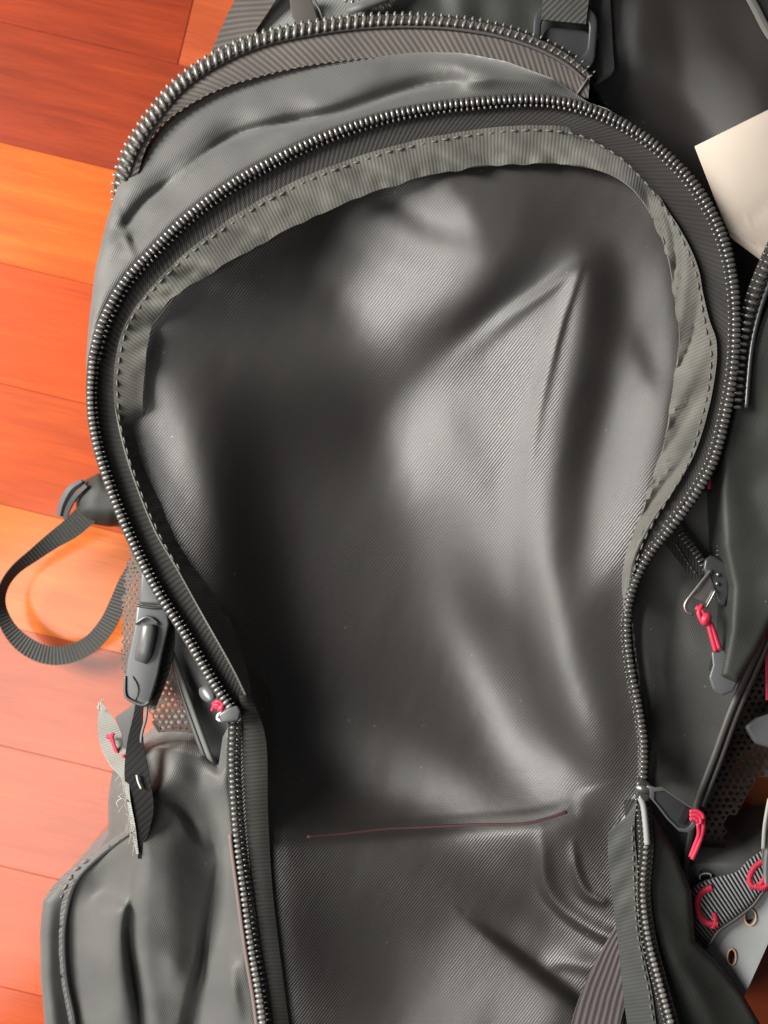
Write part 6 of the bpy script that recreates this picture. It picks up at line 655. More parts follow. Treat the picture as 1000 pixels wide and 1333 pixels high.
PANEL_RELIEF = (42, 340, 57, 83, 0.4, (
568,0,0,1,1,1,2,1,2,2,3,3,3,3,4,4,4,4,4,5,5,4,5,5,5,5,5,4,5,5,5,4,5,4,4,4,4,4,3,3,3,5,8,9,7,3,0,0,0,0,0,0,0,0,0,0,0,-1,1,0,0,0,0,-1,1,0,0,-1,0,0,0,0,0,
0,0,1,-1,0,1,0,0,0,0,0,0,0,0,-1,1,-1,0,0,0,0,0,1,0,0,-1,0,0,0,1,0,0,0,0,0,0,0,0,0,0,0,0,0,0,0,0,0,0,-1,0,0,0,0,0,0,0,-1,1,0,-1,1,0,0,0,0,1,0,0,1,-1,0,0,
-1,1,0,0,-1,0,0,-1,1,0,0,0,0,1,-1,1,0,0,0,0,0,0,0,0,0,0,1,-1,0,0,-1,0,0,1,-1,0,0,0,0,0,-1,1,-1,0,1,-1,0,1,0,0,0,0,0,1,0,0,1,0,-1,0,-1,1,-1,0,0,-1,0,0,0,
1,0,1,0,0,-1,0,0,0,0,0,0,0,0,0,0,1,-1,1,-1,0,0,0,0,0,-1,-1,0,0,0,0,0,-1,1,0,-1,1,0,0,0,1,0,1,0,0,1,-1,0,0,0,0,-1,0,-1,0,0,0,1,1,0,0,0,0,0,0,0,0,0,0,0,0,
0,1,-1,0,0,1,0,-1,0,-1,0,0,0,0,0,-1,0,-1,1,-1,0,0,-1,1,0,0,0,1,1,1,1,0,2,-1,-1,-1,0,-1,0,0,-1,0,1,1,0,0,0,0,1,-1,0,1,0,-1,1,-1,0,1,-1,1,0,0,-1,0,0,0,1,
-1,0,0,-1,0,-1,0,0,-1,0,0,0,0,-1,-1,1,0,0,2,2,2,2,0,0,-1,-2,-1,0,-1,0,1,-1,0,1,0,0,0,0,0,0,0,0,0,0,0,1,-1,0,0,0,1,-1,1,0,0,0,0,0,0,-1,0,-1,1,-2,0,-1,1,
-1,1,0,-1,0,-1,0,0,1,3,2,2,2,0,-1,-2,-3,-1,0,0,0,1,0,-1,1,0,0,0,0,0,0,-1,1,1,-2,1,0,0,1,-1,0,1,0,0,0,1,-1,1,-1,1,-1,0,-1,0,-1,0,-1,1,0,0,0,-1,-1,1,1,2,
0,3,2,0,0,-2,-2,-2,-2,0,0,0,0,1,1,-1,1,0,0,0,0,0,0,0,0,0,-1,2,0,0,1,-1,1,0,0,1,-1,1,0,0,0,0,0,-1,0,0,0,0,1,0,0,-1,-1,-1,0,2,2,2,0,0,0,-1,-1,-2,-1,-1,-1,
0,0,1,0,0,1,-1,1,0,0,0,0,0,-1,1,1,-1,0,0,0,0,1,-1,0,1,-1,1,0,0,2,0,1,-1,1,-1,0,0,0,0,0,0,-1,-3,-1,1,4,3,3,0,0,-2,-3,-2,-1,-1,-1,0,0,0,0,0,0,0,1,0,0,0,0,
0,1,-1,0,0,0,-1,0,0,-1,0,1,0,0,1,0,0,1,-1,1,1,1,0,1,0,-1,-1,-1,2,0,-1,-2,-1,3,3,2,1,1,-1,-1,-2,-1,-2,-2,-1,0,1,1,0,-1,-1,0,0,0,0,0,0,0,0,0,-1,1,1,-1,0,
-1,1,0,-1,1,-1,0,0,1,0,1,1,0,2,1,1,0,-3,-4,1,2,4,2,1,1,-1,0,1,-1,-1,-1,-2,0,-1,0,-2,-1,-1,2,2,0,-1,-2,-1,0,-1,1,0,0,0,0,1,-1,0,0,0,0,0,0,0,0,-1,1,0,0,-1,
0,1,-1,1,1,1,2,1,-3,-3,0,5,6,4,2,1,-2,-2,-2,-1,-3,-4,-1,-1,1,-1,1,-1,0,1,2,2,-1,-2,-2,-1,0,0,0,1,-1,0,0,0,-1,1,0,-1,1,0,0,0,0,0,-1,0,1,0,-1,0,0,-1,2,0,
2,2,0,1,5,4,3,3,-1,-1,-3,-3,-3,-4,-3,-3,0,0,1,0,0,0,0,1,2,1,-1,-2,-1,0,0,0,0,0,0,0,0,0,0,1,0,0,0,-1,0,1,-1,1,0,-1,0,0,0,0,0,-2,1,0,6,5,3,1,3,3,1,0,-2,-2,
-3,-4,-4,-5,-3,-2,0,2,1,1,0,1,0,2,1,-1,-1,-1,0,0,0,0,0,0,0,0,0,0,0,0,0,-1,1,0,-1,1,0,0,0,-1,0,0,0,-1,1,-2,1,2,6,6,3,1,3,2,-1,-2,-2,-4,-5,-5,-4,-2,-1,-1,
0,2,1,1,-1,2,0,0,0,1,0,0,0,0,0,0,-1,1,1,-1,-1,1,0,0,0,0,0,0,0,-1,0,0,1,0,0,-1,1,-1,0,-1,1,5,4,3,3,4,2,-1,-2,-4,-5,-5,-4,0,-2,-1,-1,0,0,1,0,-1,-1,0,1,2,
1,1,1,0,0,0,0,1,-2,1,0,0,0,0,0,0,0,0,0,-1,1,0,0,-1,0,0,0,0,0,0,0,1,2,4,1,2,4,4,0,-4,-5,-4,-4,-1,-1,1,-2,0,-2,0,0,-1,-1,-1,1,1,3,1,1,1,0,0,0,0,0,0,0,1,-1,
0,1,-1,1,-1,0,0,0,0,0,0,0,-1,0,0,0,0,0,1,0,1,1,1,0,2,4,0,-2,-3,-4,-1,0,0,0,1,-2,0,-1,-1,-1,-2,-1,0,3,1,2,1,1,0,0,0,0,-1,1,0,0,0,-1,0,0,0,0,0,0,1,-1,0,0,
0,0,0,0,-1,0,0,0,0,0,1,-1,0,-1,1,2,1,-2,-1,-1,0,1,1,-1,1,-2,-1,-1,-1,-1,-2,1,2,2,1,2,-1,1,0,0,0,1,-1,-1,1,1,-1,0,0,0,1,0,0,-1,0,0,0,0,0,0,-1,0,0,0,0,0,
1,-2,0,-1,-1,1,2,-1,0,-1,0,1,1,0,1,0,0,-1,-1,-2,-1,-1,-1,2,3,1,0,1,0,0,0,0,0,0,0,0,0,0,0,0,0,0,0,0,0,1,0,-1,0,1,-1,0,0,-1,0,0,1,-1,0,-1,-1,1,0,1,0,-1,0,
0,0,1,0,2,-1,0,-1,-1,-1,-2,-1,1,0,2,1,1,1,-1,1,0,0,-1,1,0,0,0,0,0,0,0,0,0,0,1,-1,0,1,0,-1,1,0,0,0,-1,-1,0,1,0,-1,0,0,1,0,0,0,0,0,0,-1,1,0,1,0,-1,-1,-1,
-1,-2,-1,1,1,2,0,1,1,0,0,0,0,0,0,0,-1,1,0,0,0,0,0,0,0,1,0,0,0,0,0,1,-1,0,0,0,0,-1,1,0,0,0,1,1,-1,-1,0,1,0,0,0,0,0,0,-1,-1,-1,-2,-2,-1,1,1,1,2,0,1,0,0,1,
-1,0,0,0,0,0,0,0,0,0,0,0,0,0,0,0,1,0,0,0,1,0,0,0,-1,1,0,1,0,1,0,-1,0,1,0,0,0,0,-1,0,0,-1,1,-2,-2,-1,-2,-1,-1,1,2,1,2,0,0,0,0,0,0,1,-1,0,0,0,0,0,0,0,0,0,
0,0,0,0,0,1,0,0,1,1,-1,0,0,1,0,1,-1,0,0,1,0,2,0,0,0,-1,-2,0,0,-1,0,-1,-1,-3,-3,0,1,2,1,1,1,0,0,-1,1,0,0,0,0,1,0,0,0,0,0,0,0,-1,0,1,-1,1,0,0,1,0,0,1,0,2,
0,-1,-1,-1,-1,2,1,1,1,1,1,-1,-1,0,-2,0,0,0,0,-3,-2,-4,-1,1,2,2,0,2,0,0,1,-1,0,-1,1,0,-1,0,1,-1,0,0,0,-1,1,0,-1,1,0,-1,1,-1,1,0,0,3,2,-1,-2,-2,-2,-2,3,3,
2,0,1,-1,0,0,-1,0,-1,0,1,-1,0,-3,-4,-1,0,2,2,1,0,1,0,0,0,0,1,-1,0,1,0,0,0,0,0,0,1,-1,0,0,-1,0,0,0,1,-1,0,2,3,0,-3,-2,-3,-2,0,3,4,1,1,0,1,-1,0,-1,0,0,0,
-1,0,0,0,-4,-2,1,0,1,2,1,0,0,0,0,0,-1,1,0,0,0,0,1,0,0,0,-1,1,-1,0,0,0,-1,-1,0,0,2,2,0,-1,-3,-2,-2,-1,1,3,4,1,-1,0,0,1,-1,0,0,0,-1,-1,1,0,1,0,-2,-2,0,1,
0,1,1,0,0,0,0,1,-2,1,-1,0,0,0,0,0,0,1,-1,1,0,0,-1,0,-1,-1,0,1,0,-1,-3,-1,-1,0,1,1,2,2,1,1,0,0,-1,1,0,-1,0,-1,0,0,0,2,1,-2,-1,0,0,1,0,0,0,0,0,0,0,1,0,-1,
0,0,0,0,0,0,0,1,0,0,0,-1,-1,-1,-1,0,0,-1,-2,-2,0,0,1,1,2,1,2,1,0,0,0,1,-1,0,0,0,0,0,-2,1,-1,2,0,0,0,0,-1,0,0,1,0,0,0,-1,0,1,0,-1,0,0,0,1,0,0,0,0,0,0,-1,
-1,-1,0,-1,-2,-2,-1,1,0,2,1,1,1,1,0,0,1,0,1,-1,1,0,0,-1,0,0,0,-1,0,0,1,1,0,0,0,0,0,0,0,1,-1,0,1,-1,0,0,0,0,0,-1,1,0,0,0,-1,-1,0,-1,0,-2,-1,-3,0,1,1,1,1,
1,1,0,0,1,0,0,1,-1,1,0,0,0,0,0,-1,0,-1,0,1,1,0,0,0,1,0,0,0,0,0,0,0,0,0,0,-1,0,0,0,0,0,0,0,-1,1,-1,-1,0,-1,-2,-2,0,0,1,2,2,0,1,0,0,0,-2,1,0,0,1,0,0,0,0,
0,0,0,-1,0,0,1,1,0,0,0,0,0,1,0,0,-1,1,0,0,0,0,-1,0,0,0,0,0,-1,0,0,-1,-1,1,-1,-2,0,-1,0,2,2,1,1,0,1,0,-1,-1,-1,-1,0,1,0,1,0,0,-1,1,-1,0,0,-1,1,1,1,-1,0,
1,0,1,0,0,0,0,0,0,0,-1,1,0,-1,0,0,0,-1,0,-1,-1,-1,0,-2,0,1,0,1,0,2,3,1,-1,1,0,0,-1,-2,-2,-1,1,0,1,-1,0,1,0,-1,1,-1,0,0,0,2,1,0,0,0,0,0,1,0,0,1,-1,0,0,0,
0,0,0,-1,0,-1,0,-1,-1,-1,-2,-2,0,2,2,2,0,3,4,1,-1,0,-1,-1,-1,-1,-2,-3,0,0,0,0,1,0,0,0,0,-1,1,-1,1,0,1,1,0,0,1,0,1,0,0,0,0,0,0,0,1,-1,0,0,0,-1,0,-1,-1,-2,
-2,-2,0,1,2,2,2,4,7,2,0,-1,-3,-2,-1,-1,-2,-4,-1,-1,0,0,0,0,1,-1,0,0,0,0,0,0,1,2,1,0,-1,0,2,-1,0,1,0,0,0,0,-1,0,2,1,0,-1,0,0,-1,-1,-2,-3,0,0,2,1,2,5,8,4,
2,-1,-1,-1,-4,-4,-4,-4,-1,-2,0,-1,0,0,0,0,1,0,-1,1,-1,1,1,1,1,0,0,1,0,0,1,0,0,0,0,0,0,0,0,0,1,0,1,-1,-1,-1,-2,-2,0,0,1,0,2,4,6,5,3,1,1,1,-2,-3,-8,-7,-2,
-2,-1,-1,0,0,1,0,0,0,0,0,0,1,0,0,1,2,1,0,-1,1,1,0,0,0,0,0,0,1,-1,0,0,2,0,0,0,-1,-1,-1,-1,-1,-1,1,1,2,4,4,4,1,2,1,1,1,-6,-10,-6,-1,-1,0,-1,0,0,0,0,1,-1,
1,0,0,0,0,1,2,2,0,0,0,0,0,0,1,0,0,0,0,0,1,-1,0,2,0,0,0,0,-1,-2,-1,0,0,-1,2,2,3,3,0,2,0,2,0,-3,-6,-4,-2,-2,0,-1,0,0,0,0,1,-1,1,-1,1,0,0,1,0,2,1,1,0,1,0,
0,0,0,0,0,0,0,0,0,0,0,0,1,0,0,-1,0,0,-1,-1,0,0,0,3,2,0,1,0,1,0,-2,-4,-2,0,-1,0,-2,0,0,-1,1,-1,0,1,0,0,0,-1,1,0,2,2,1,0,0,0,0,1,0,-1,0,1,0,0,-1,1,0,0,1,
-1,0,0,0,0,-1,0,-1,0,0,1,0,2,1,-1,0,0,0,-1,-2,-2,0,1,-1,-1,-1,0,0,-1,1,0,0,0,0,0,0,0,1,1,2,2,0,0,-1,0,0,1,0,0,0,0,0,0,-1,1,-1,0,0,0,0,0,-1,0,-1,1,-1,0,
0,2,0,0,0,0,0,-1,-1,-1,-1,0,0,0,0,-1,-1,1,-1,0,0,0,0,1,-1,1,-1,1,2,1,1,0,0,0,0,1,-1,1,0,0,0,1,-1,0,0,0,0,0,0,0,0,0,-1,0,0,-1,0,0,1,0,0,0,0,0,0,-1,-2,0,
0,0,0,0,0,0,-1,0,-1,0,0,1,-1,1,0,1,1,1,2,0,0,-1,0,0,0,1,0,0,0,0,0,0,0,0,1,0,1,-1,0,0,-1,0,1,-1,0,0,0,-1,0,0,1,0,-1,0,0,-1,-1,-1,1,1,-1,0,0,0,0,-1,0,0,0,
1,0,0,1,0,2,0,0,0,1,-1,0,1,0,0,0,0,0,0,0,0,1,-1,0,0,1,-1,0,0,0,-1,0,1,-1,0,0,0,0,-1,0,0,0,-1,0,-1,0,0,-1,2,0,0,-1,0,0,0,0,0,0,0,1,1,2,0,1,-1,0,-1,1,0,-1,
1,0,0,0,0,0,0,0,0,0,0,0,0,0,0,0,0,0,0,-1,0,0,-1,0,0,0,0,0,-1,0,-1,1,-1,-1,1,0,0,0,1,0,0,0,0,0,0,1,1,0,2,0,0,1,-1,0,-1,0,0,0,0,0,0,0,-1,1,0,0,0,1,-1,0,1,
-1,0,-1,1,0,0,0,-1,0,-1,0,0,0,0,0,-1,0,-1,0,-1,0,1,1,0,0,0,2,0,0,0,1,0,0,2,0,1,1,-1,0,0,-1,-1,0,-1,0,0,0,0,0,0,0,0,0,0,1,-1,0,0,0,0,-1,1,0,-1,0,-1,0,0,
0,-1,0,0,1,-1,0,-1,-1,-1,1,1,0,0,2,1,1,1,0,0,0,1,0,1,2,1,2,0,-1,-1,-2,-3,0,-1,0,0,0,0,0,0,0,0,0,0,1,-1,0,0,0,0,-1,1,0,-1,-1,0,-1,1,0,0,0,-1,1,0,-1,-1,-1,
0,0,0,1,1,2,3,0,0,0,1,1,0,0,1,3,2,2,-1,-1,-3,-3,-4,0,0,0,0,1,-1,0,0,0,1,-1,0,0,0,0,1,0,-1,-1,1,-1,0,-1,0,-1,0,0,0,1,0,0,-1,-2,-1,0,1,0,0,1,2,2,2,1,0,1,
-1,0,-1,2,4,2,1,2,1,-3,-7,-3,-2,1,0,0,0,0,0,0,0,0,0,0,1,0,-1,0,0,1,-1,-1,0,-1,0,0,-1,0,0,0,0,1,0,0,-1,-2,0,0,0,-1,0,2,2,2,1,1,0,1,-1,-1,2,2,2,1,2,0,-2,
-4,-3,-1,0,-1,1,0,0,0,0,0,0,1,0,-1,0,1,-1,0,0,1,-1,-1,-1,-1,0,0,0,0,0,1,0,0,1,-2,-1,-1,0,0,0,-1,-1,1,2,2,2,1,-1,0,1,2,1,0,1,1,0,-3,-1,-1,-1,-1,1,0,0,0,
0,0,0,1,-1,0,0,1,-1,1,0,-1,0,0,-1,0,-1,-1,0,0,0,1,-1,1,1,0,-1,-1,-1,0,0,-1,0,-2,0,0,2,2,2,1,-1,2,1,1,1,0,-1,0,0,-2,-1,0,0,0,0,0,0,0,0,0,0,1,0,0,-1,1,0,
0,0,0,-1,0,-2,-1,0,0,0,0,-1,2,1,1,-1,0,-2,0,0,0,0,-2,0,-2,0,2,2,0,1,1,1,2,0,0,0,1,1,-2,-1,-2,-1,1,1,0,0,1,0,-1,-1,0,0,0,1,0,0,0,0,0,-1,1,-1,-2,0,-1,0,0,
0,0,0,1,1,0,0,-1,0,0,0,-1,0,-2,-1,0,0,1,1,-1,1,3,2,0,0,0,1,0,1,-2,-2,-1,1,1,0,0,0,0,0,0,1,0,0,0,0,1,0,0,0,0,-1,-1,-1,-1,-1,0,0,0,0,1,1,0,1,-1,-1,0,1,0,
0,-2,-1,-2,0,0,0,0,0,2,2,2,0,0,0,-1,1,1,-1,-1,0,0,1,0,0,0,0,0,0,1,0,0,0,1,0,0,0,0,-1,0,-1,0,-2,0,0,-1,0,0,0,0,2,0,0,-1,0,1,0,0,-1,-2,-1,-1,0,0,-1,0,1,3,
1,1,0,0,0,-1,2,1,0,-2,0,0,1,0,0,0,-1,1,0,1,0,0,1,0,1,-1,0,0,0,-1,-2,0,-1,-1,0,0,0,0,1,0,1,-1,0,-1,1,1,-1,-1,-1,-1,-1,-1,-1,0,0,1,3,2,0,-1,0,-1,2,2,1,0,
-1,0,0,0,0,0,0,0,0,1,-1,1,1,-1,1,1,0,0,0,-1,-1,-1,-1,-1,0,0,-1,0,-1,1,1,1,0,-1,-1,0,1,0,0,-1,-1,-1,-1,0,-2,1,1,2,0,1,0,-1,0,0,2,3,0,0,-1,0,0,0,0,-1,1,0,
0,1,0,0,2,0,0,1,-1,0,-1,0,-1,-2,0,0,-1,0,0,-1,0,1,0,1,-1,-1,1,0,0,-1,0,0,-1,-1,-2,1,-1,2,0,2,-1,-1,0,0,0,1,3,1,0,0,0,0,0,0,0,0,0,0,0,1,1,0,1,0,0,0,0,0,
-1,-1,-1,0,-1,0,-1,-1,0,0,0,1,0,-1,0,0,1,1,0,-1,-1,0,0,-1,-2,1,0,1,0,-1,0,0,-1,-1,2,2,2,1,0,0,-1,1,0,1,-1,1,0,0,0,0,1,1,1,0,0,-1,0,0,-1,-1,-1,-1,0,0,-1,
-1,0,1,1,-1,0,-1,1,1,0,0,0,0,0,-1,-1,0,0,1,0,-2,1,-1,-1,-1,-1,0,3,2,2,0,1,0,0,0,-1,2,-2,-2,1,0,1,1,0,1,1,0,-1,0,-1,-1,-1,-1,0,-1,-1,-1,-1,0,1,1,1,-1,-1,
0,2,1,1,0,0,-1,-1,0,0,0,0,0,0,-2,0,-1,-1,-1,-1,0,4,3,2,0,0,0,0,0,-1,1,-2,0,0,0,1,1,1,0,0,0,-1,0,0,-2,-2,-1,0,-2,-1,0,0,1,1,2,0,0,-1,1,1,1,1,0,1,0,-1,0,
1,-1,-1,-1,-1,-1,-1,-1,-2,-2,1,2,4,3,1,1,-1,0,0,0,0,-2,-1,0,1,-1,1,1,1,0,1,0,-1,-2,-2,-1,-1,-3,0,-2,0,-1,1,3,1,3,0,0,-1,2,2,1,0,0,0,0,1,0,1,-1,-3,-1,0,
-1,-2,-3,-1,0,2,3,3,1,1,0,0,0,0,0,-2,-1,0,-1,1,0,0,2,2,0,0,0,0,-1,-2,-3,-1,-3,0,-1,0,0,1,3,2,1,-1,1,1,1,2,0,0,0,2,1,2,1,-2,-2,-2,-3,-1,-2,-1,-2,1,3,2,1,
1,-1,1,0,0,0,1,-2,0,-1,0,-1,1,1,1,2,1,1,1,0,1,-3,-2,-3,-1,-2,-1,0,0,1,3,2,1,-1,0,1,1,1,1,0,1,1,3,2,0,-1,-2,-3,-2,-2,-2,0,0,1,1,1,0,-1,0,0,0,0,0,-1,-1,-1,
0,0,0,0,1,1,2,1,1,2,1,-1,-1,-2,-2,-2,-1,-1,-1,1,0,2,2,0,0,0,0,2,0,2,1,1,2,2,1,1,-1,-2,-2,-2,-3,-1,-1,0,1,0,0,-2,0,0,0,0,0,0,0,-1,0,0,-1,0,0,1,2,0,3,1,1,
2,0,-1,-2,-1,-2,-2,-1,0,0,1,0,1,1,1,0,1,0,1,1,1,2,1,2,2,0,-1,-2,-1,-2,-2,-1,-2,1,-1,-1,-1,-1,-1,1,0,0,1,-1,0,-1,0,0,0,0,0,1,1,2,1,2,0,1,1,-1,-1,-2,0,-1,
-1,-1,0,1,1,0,0,0,1,1,1,1,1,1,1,2,1,1,0,0,-1,-2,-2,-1,-2,-1,-1,-1,0,-2,-1,0,0,0,0,0,0,0,-1,0,0,0,0,1,0,0,1,2,1,2,1,0,0,0,-1,-2,0,-1,0,-1,0,1,1,0,1,0,0,
1,1,1,2,1,1,1,1,1,-1,0,-2,-2,-2,-1,-1,-2,-1,-2,-1,-1,0,0,1,0,0,0,0,-2,1,0,0,0,-1,1,1,1,1,2,1,1,0,1,-1,0,-1,-1,0,-1,1,0,-1,1,1,-1,1,1,1,1,1,1,1,1,1,1,0,
0,-2,0,-1,-2,-1,-2,-1,-2,-1,-1,-1,-1,1,-1,1,0,0,0,-1,0,-1,0,0,1,-1,1,2,1,1,1,0,1,0,0,0,0,-1,-1,1,-1,0,1,-1,1,1,0,1,0,1,1,1,1,2,0,0,0,0,0,-1,-1,-1,-2,-1,
-2,-1,-2,-1,-1,1,0,0,0,0,0,0,-2,0,0,0,0,0,0,1,0,1,1,2,1,0,0,0,-1,0,0,0,-1,0,0,0,1,0,1,0,0,1,1,1,0,2,0,1,0,1,-1,0,-1,-1,-1,-1,-2,-1,-1,-1,-2,0,0,0,1,0,0,
0,0,-2,-1,1,0,0,-1,1,-1,1,1,1,0,1,1,0,0,0,0,0,-1,0,0,0,1,0,0,0,1,0,1,1,0,1,0,1,1,0,0,0,0,-1,-1,-1,-1,0,-2,-1,-2,0,0,0,1,0,0,0,0,0,-3,0,0,0,0,0,0,0,0,0,
1,1,0,0,1,-1,1,-1,0,1,-1,0,1,-1,0,0,1,0,1,0,0,1,0,1,0,0,1,-1,1,-1,0,0,-1,0,-1,0,-2,0,-1,0,0,1,1,0,0,0,0,-3,0,-1,0,0,0,-1,1,0,0,0,0,0,0,0,1,-1,1,-1,0,1,
0,-1,1,0,1,-1,0,1,0,0,0,1,0,0,0,0,1,0,0,0,-1,1,-1,0,0,0,-1,0,0,1,0,1,0,0,1,-1,-4,0,0,0,-1,0,0,0,0,0,-1,0,0,1,-1,0,1,-1,1,0,0,0,0,0,0,0,1,0,0,0,0,1,0,0,
0,1,0,0,-1,1,-1,1,0,0,0,-1,1,0,-1,0,1,1,1,0,0,0,0,))

# ------------------------------------------------------------------ materials
def mat(name, col, rough=.5, **kw):
    m = bpy.data.materials.new(name); m.use_nodes = True; nt = m.node_tree; b = nt.nodes['Principled BSDF']
    b.inputs['Base Color'].default_value = (*col, 1); b.inputs['Roughness'].default_value = rough
    for k_, v in kw.items():
        b.inputs[k_.replace('_', ' ')].default_value = v
    return m
def N(nt, t, **kw):
    n = nt.nodes.new(t)
    for a, v in kw.items():
        if a.startswith('i_'): n.inputs[a[2:].replace('_', ' ')].default_value = v
        else: setattr(n, a, v)
    return n
def cloth(name, col, rough, pitch, ang=45, bump=.3, var=.25, spec=.5, sheen=0.0, cross=0.0, dist=.0003, scuff=.0, aniso=0):
    """woven cloth: diagonal twill ribs (pitch in units), a finer cross rib, blotchy wear and lint"""
    m = mat(name, col, rough); nt = m.node_tree; b = nt.nodes['Principled BSDF']; L = nt.links.new
    b.inputs['Specular IOR Level'].default_value = spec
    b.inputs['Sheen Weight'].default_value = sheen; b.inputs['Sheen Roughness'].default_value = .5
    uv = N(nt, 'ShaderNodeUVMap'); mp = N(nt, 'ShaderNodeMapping'); mp.inputs['Rotation'].default_value = (0, 0, math.radians(ang)); L(uv.outputs[0], mp.inputs[0])
    wv = N(nt, 'ShaderNodeTexWave', wave_type='BANDS', bands_direction='X'); L(mp.outputs[0], wv.inputs[0])
    wv.inputs['Scale'].default_value = 0.314/(pitch*U)/1.0; wv.inputs['Distortion'].default_value = .6; wv.inputs['Detail'].default_value = 1; wv.inputs['Detail Scale'].default_value = .6
    wc = N(nt, 'ShaderNodeTexWave', wave_type='BANDS', bands_direction='Y'); L(mp.outputs[0], wc.inputs[0])
    wc.inputs['Scale'].default_value = 0.314/(pitch*.8*U); wc.inputs['Distortion'].default_value = .5
    n1 = N(nt, 'ShaderNodeTexNoise'); n1.inputs['Scale'].default_value = 38; n1.inputs['Detail'].default_value = 4; L(uv.outputs[0], n1.inputs[0])
    n2 = N(nt, 'ShaderNodeTexNoise'); n2.inputs['Scale'].default_value = 1500; n2.inputs['Detail'].default_value = 2; L(uv.outputs[0], n2.inputs[0])
    mr = N(nt, 'ShaderNodeMapRange'); mr.inputs[1].default_value = .3; mr.inputs[2].default_value = .7; mr.inputs[3].default_value = 1-var; mr.inputs[4].default_value = 1+var; L(n1.outputs[0], mr.inputs[0])
    mr2 = N(nt, 'ShaderNodeMapRange'); mr2.inputs[3].default_value = 1-.35*min(1, bump); mr2.inputs[4].default_value = 1+.3*min(1, bump); L(wv.outputs[1], mr2.inputs[0])
    mu = N(nt, 'ShaderNodeMath', operation='MULTIPLY'); L(mr.outputs[0], mu.inputs[0]); L(mr2.outputs[0], mu.inputs[1])
    mx = N(nt, 'ShaderNodeVectorMath', operation='SCALE'); mx.inputs[0].default_value = col; L(mu.outputs[0], mx.inputs['Scale'])
    last = mx.outputs[0]
    if scuff:      # pale lint and dust specks
        vo = N(nt, 'ShaderNodeTexVoronoi'); vo.inputs['Scale'].default_value = 90; L(uv.outputs[0], vo.inputs[0])
        lt = N(nt, 'ShaderNodeMath', operation='LESS_THAN'); lt.inputs[1].default_value = .055; L(vo.outputs['Distance'], lt.inputs[0])
        gt = N(nt, 'ShaderNodeMath', operation='GREATER_THAN'); gt.inputs[1].default_value = .52; L(n1.outputs[0], gt.inputs[0])
        m3 = N(nt, 'ShaderNodeMath', operation='MULTIPLY'); L(lt.outputs[0], m3.inputs[0]); L(gt.outputs[0], m3.inputs[1])
        m4 = N(nt, 'ShaderNodeMath', operation='MULTIPLY'); L(m3.outputs[0], m4.inputs[0]); m4.inputs[1].default_value = scuff
        cm = N(nt, 'ShaderNodeMix', data_type='RGBA'); L(m4.outputs[0], cm.inputs[0]); L(last, cm.inputs[6]); cm.inputs[7].default_value = (.35, .33, .28, 1); last = cm.outputs[2]
    L(last, b.inputs['Base Color'])
    ad = N(nt, 'ShaderNodeMath', operation='MULTIPLY_ADD'); L(wc.outputs[1], ad.inputs[0]); ad.inputs[1].default_value = cross; L(wv.outputs[1], ad.inputs[2])
    ad2 = N(nt, 'ShaderNodeMath', operation='MULTIPLY_ADD'); L(n2.outputs[0], ad2.inputs[0]); ad2.inputs[1].default_value = .8; L(ad.outputs[0], ad2.inputs[2])
    bp = N(nt, 'ShaderNodeBump'); bp.inputs['Strength'].default_value = bump; bp.inputs['Distance'].default_value = dist; L(ad2.outputs[0], bp.inputs['Height']); L(bp.outputs[0], b.inputs['Normal'])
    return m
LIN = cloth('lining_nylon', (.0105, .0086, .0074), .47, 3.3, 38, bump=.5, var=.12, spec=1.0, cross=.4, scuff=.22)
SHL = cloth('shell_nylon', (.065, .066, .062), .60, 2.7, 25, bump=.3, var=.2, spec=.5, sheen=.3, cross=.3, scuff=.35)
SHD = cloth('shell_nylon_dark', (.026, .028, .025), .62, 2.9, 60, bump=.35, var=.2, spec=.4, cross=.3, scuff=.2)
BIND = cloth('binding_tape', (.082, .080, .070), .72, 4.6, 0, bump=.42, var=.32, spec=.35, sheen=.3, scuff=.3)
BINDD = cloth('binding_tape_dark', (.058, .057, .052), .7, 5.0, 0, bump=.5, var=.2, spec=.3)
ZT = cloth('zipper_tape', (.026, .0245, .023), .75, 4.0, 55, bump=.7, var=.2, spec=.3, cross=.6)
ZTB = cloth('ribbed_zipper_tape', (.072, .062, .056), .72, 7.0, 35, bump=1.0, var=.2, spec=.35, sheen=.3)
WEB = cloth('webbing', (.045, .045, .042), .6, 6.0, 50, bump=.8, var=.2, spec=.45)
WEBS = cloth('striped_webbing', (.17, .17, .17), .7, 7.5, 84, bump=1.0, var=.1, spec=.3)
NET = cloth('net_yarn', (.075, .055, .042), .75, 3.0, 40, bump=.6, var=.3, spec=.3, sheen=.3)
NETD = cloth('dark_net_yarn', (.045, .035, .03), .75, 3.0, 40, bump=.6, var=.3, spec=.3)
GREY = cloth('coated_grey_panel', (.24, .25, .255), .42, 3.0, 0, bump=.08, var=.08, spec=.5)
TAGM = cloth('pale_label_cloth', (.33, .335, .305), .75, 3.0, 0, bump=.5, var=.1, spec=.3)
RED = cloth('red_embroidery', (.62, .035, .075), .65, 3.2, 20, bump=1.0, var=.25, spec=.4)
CORD = cloth('red_cord', (.70, .04, .09), .5, 4.0, 30, bump=.8, var=.1, spec=.5)
SEAM = cloth('seam_thread_red', (.05, .016, .016), .8, 3, 30, bump=.8, var=.3)
THR = mat('stitch_thread', (.10, .097, .088), .6)
THRD = mat('stitch_thread_dark', (.05, .045, .045), .6)
THP = mat('frayed_thread', (.42, .41, .35), .7)
PLA = mat('black_plastic', (.032, .034, .036), .36, Specular_IOR_Level=.6)
PLG = mat('grey_plastic', (.075, .08, .083), .36, Specular_IOR_Level=.6)
TOO = mat('zipper_coil', (.06, .058, .055), .24, Specular_IOR_Level=1.0)
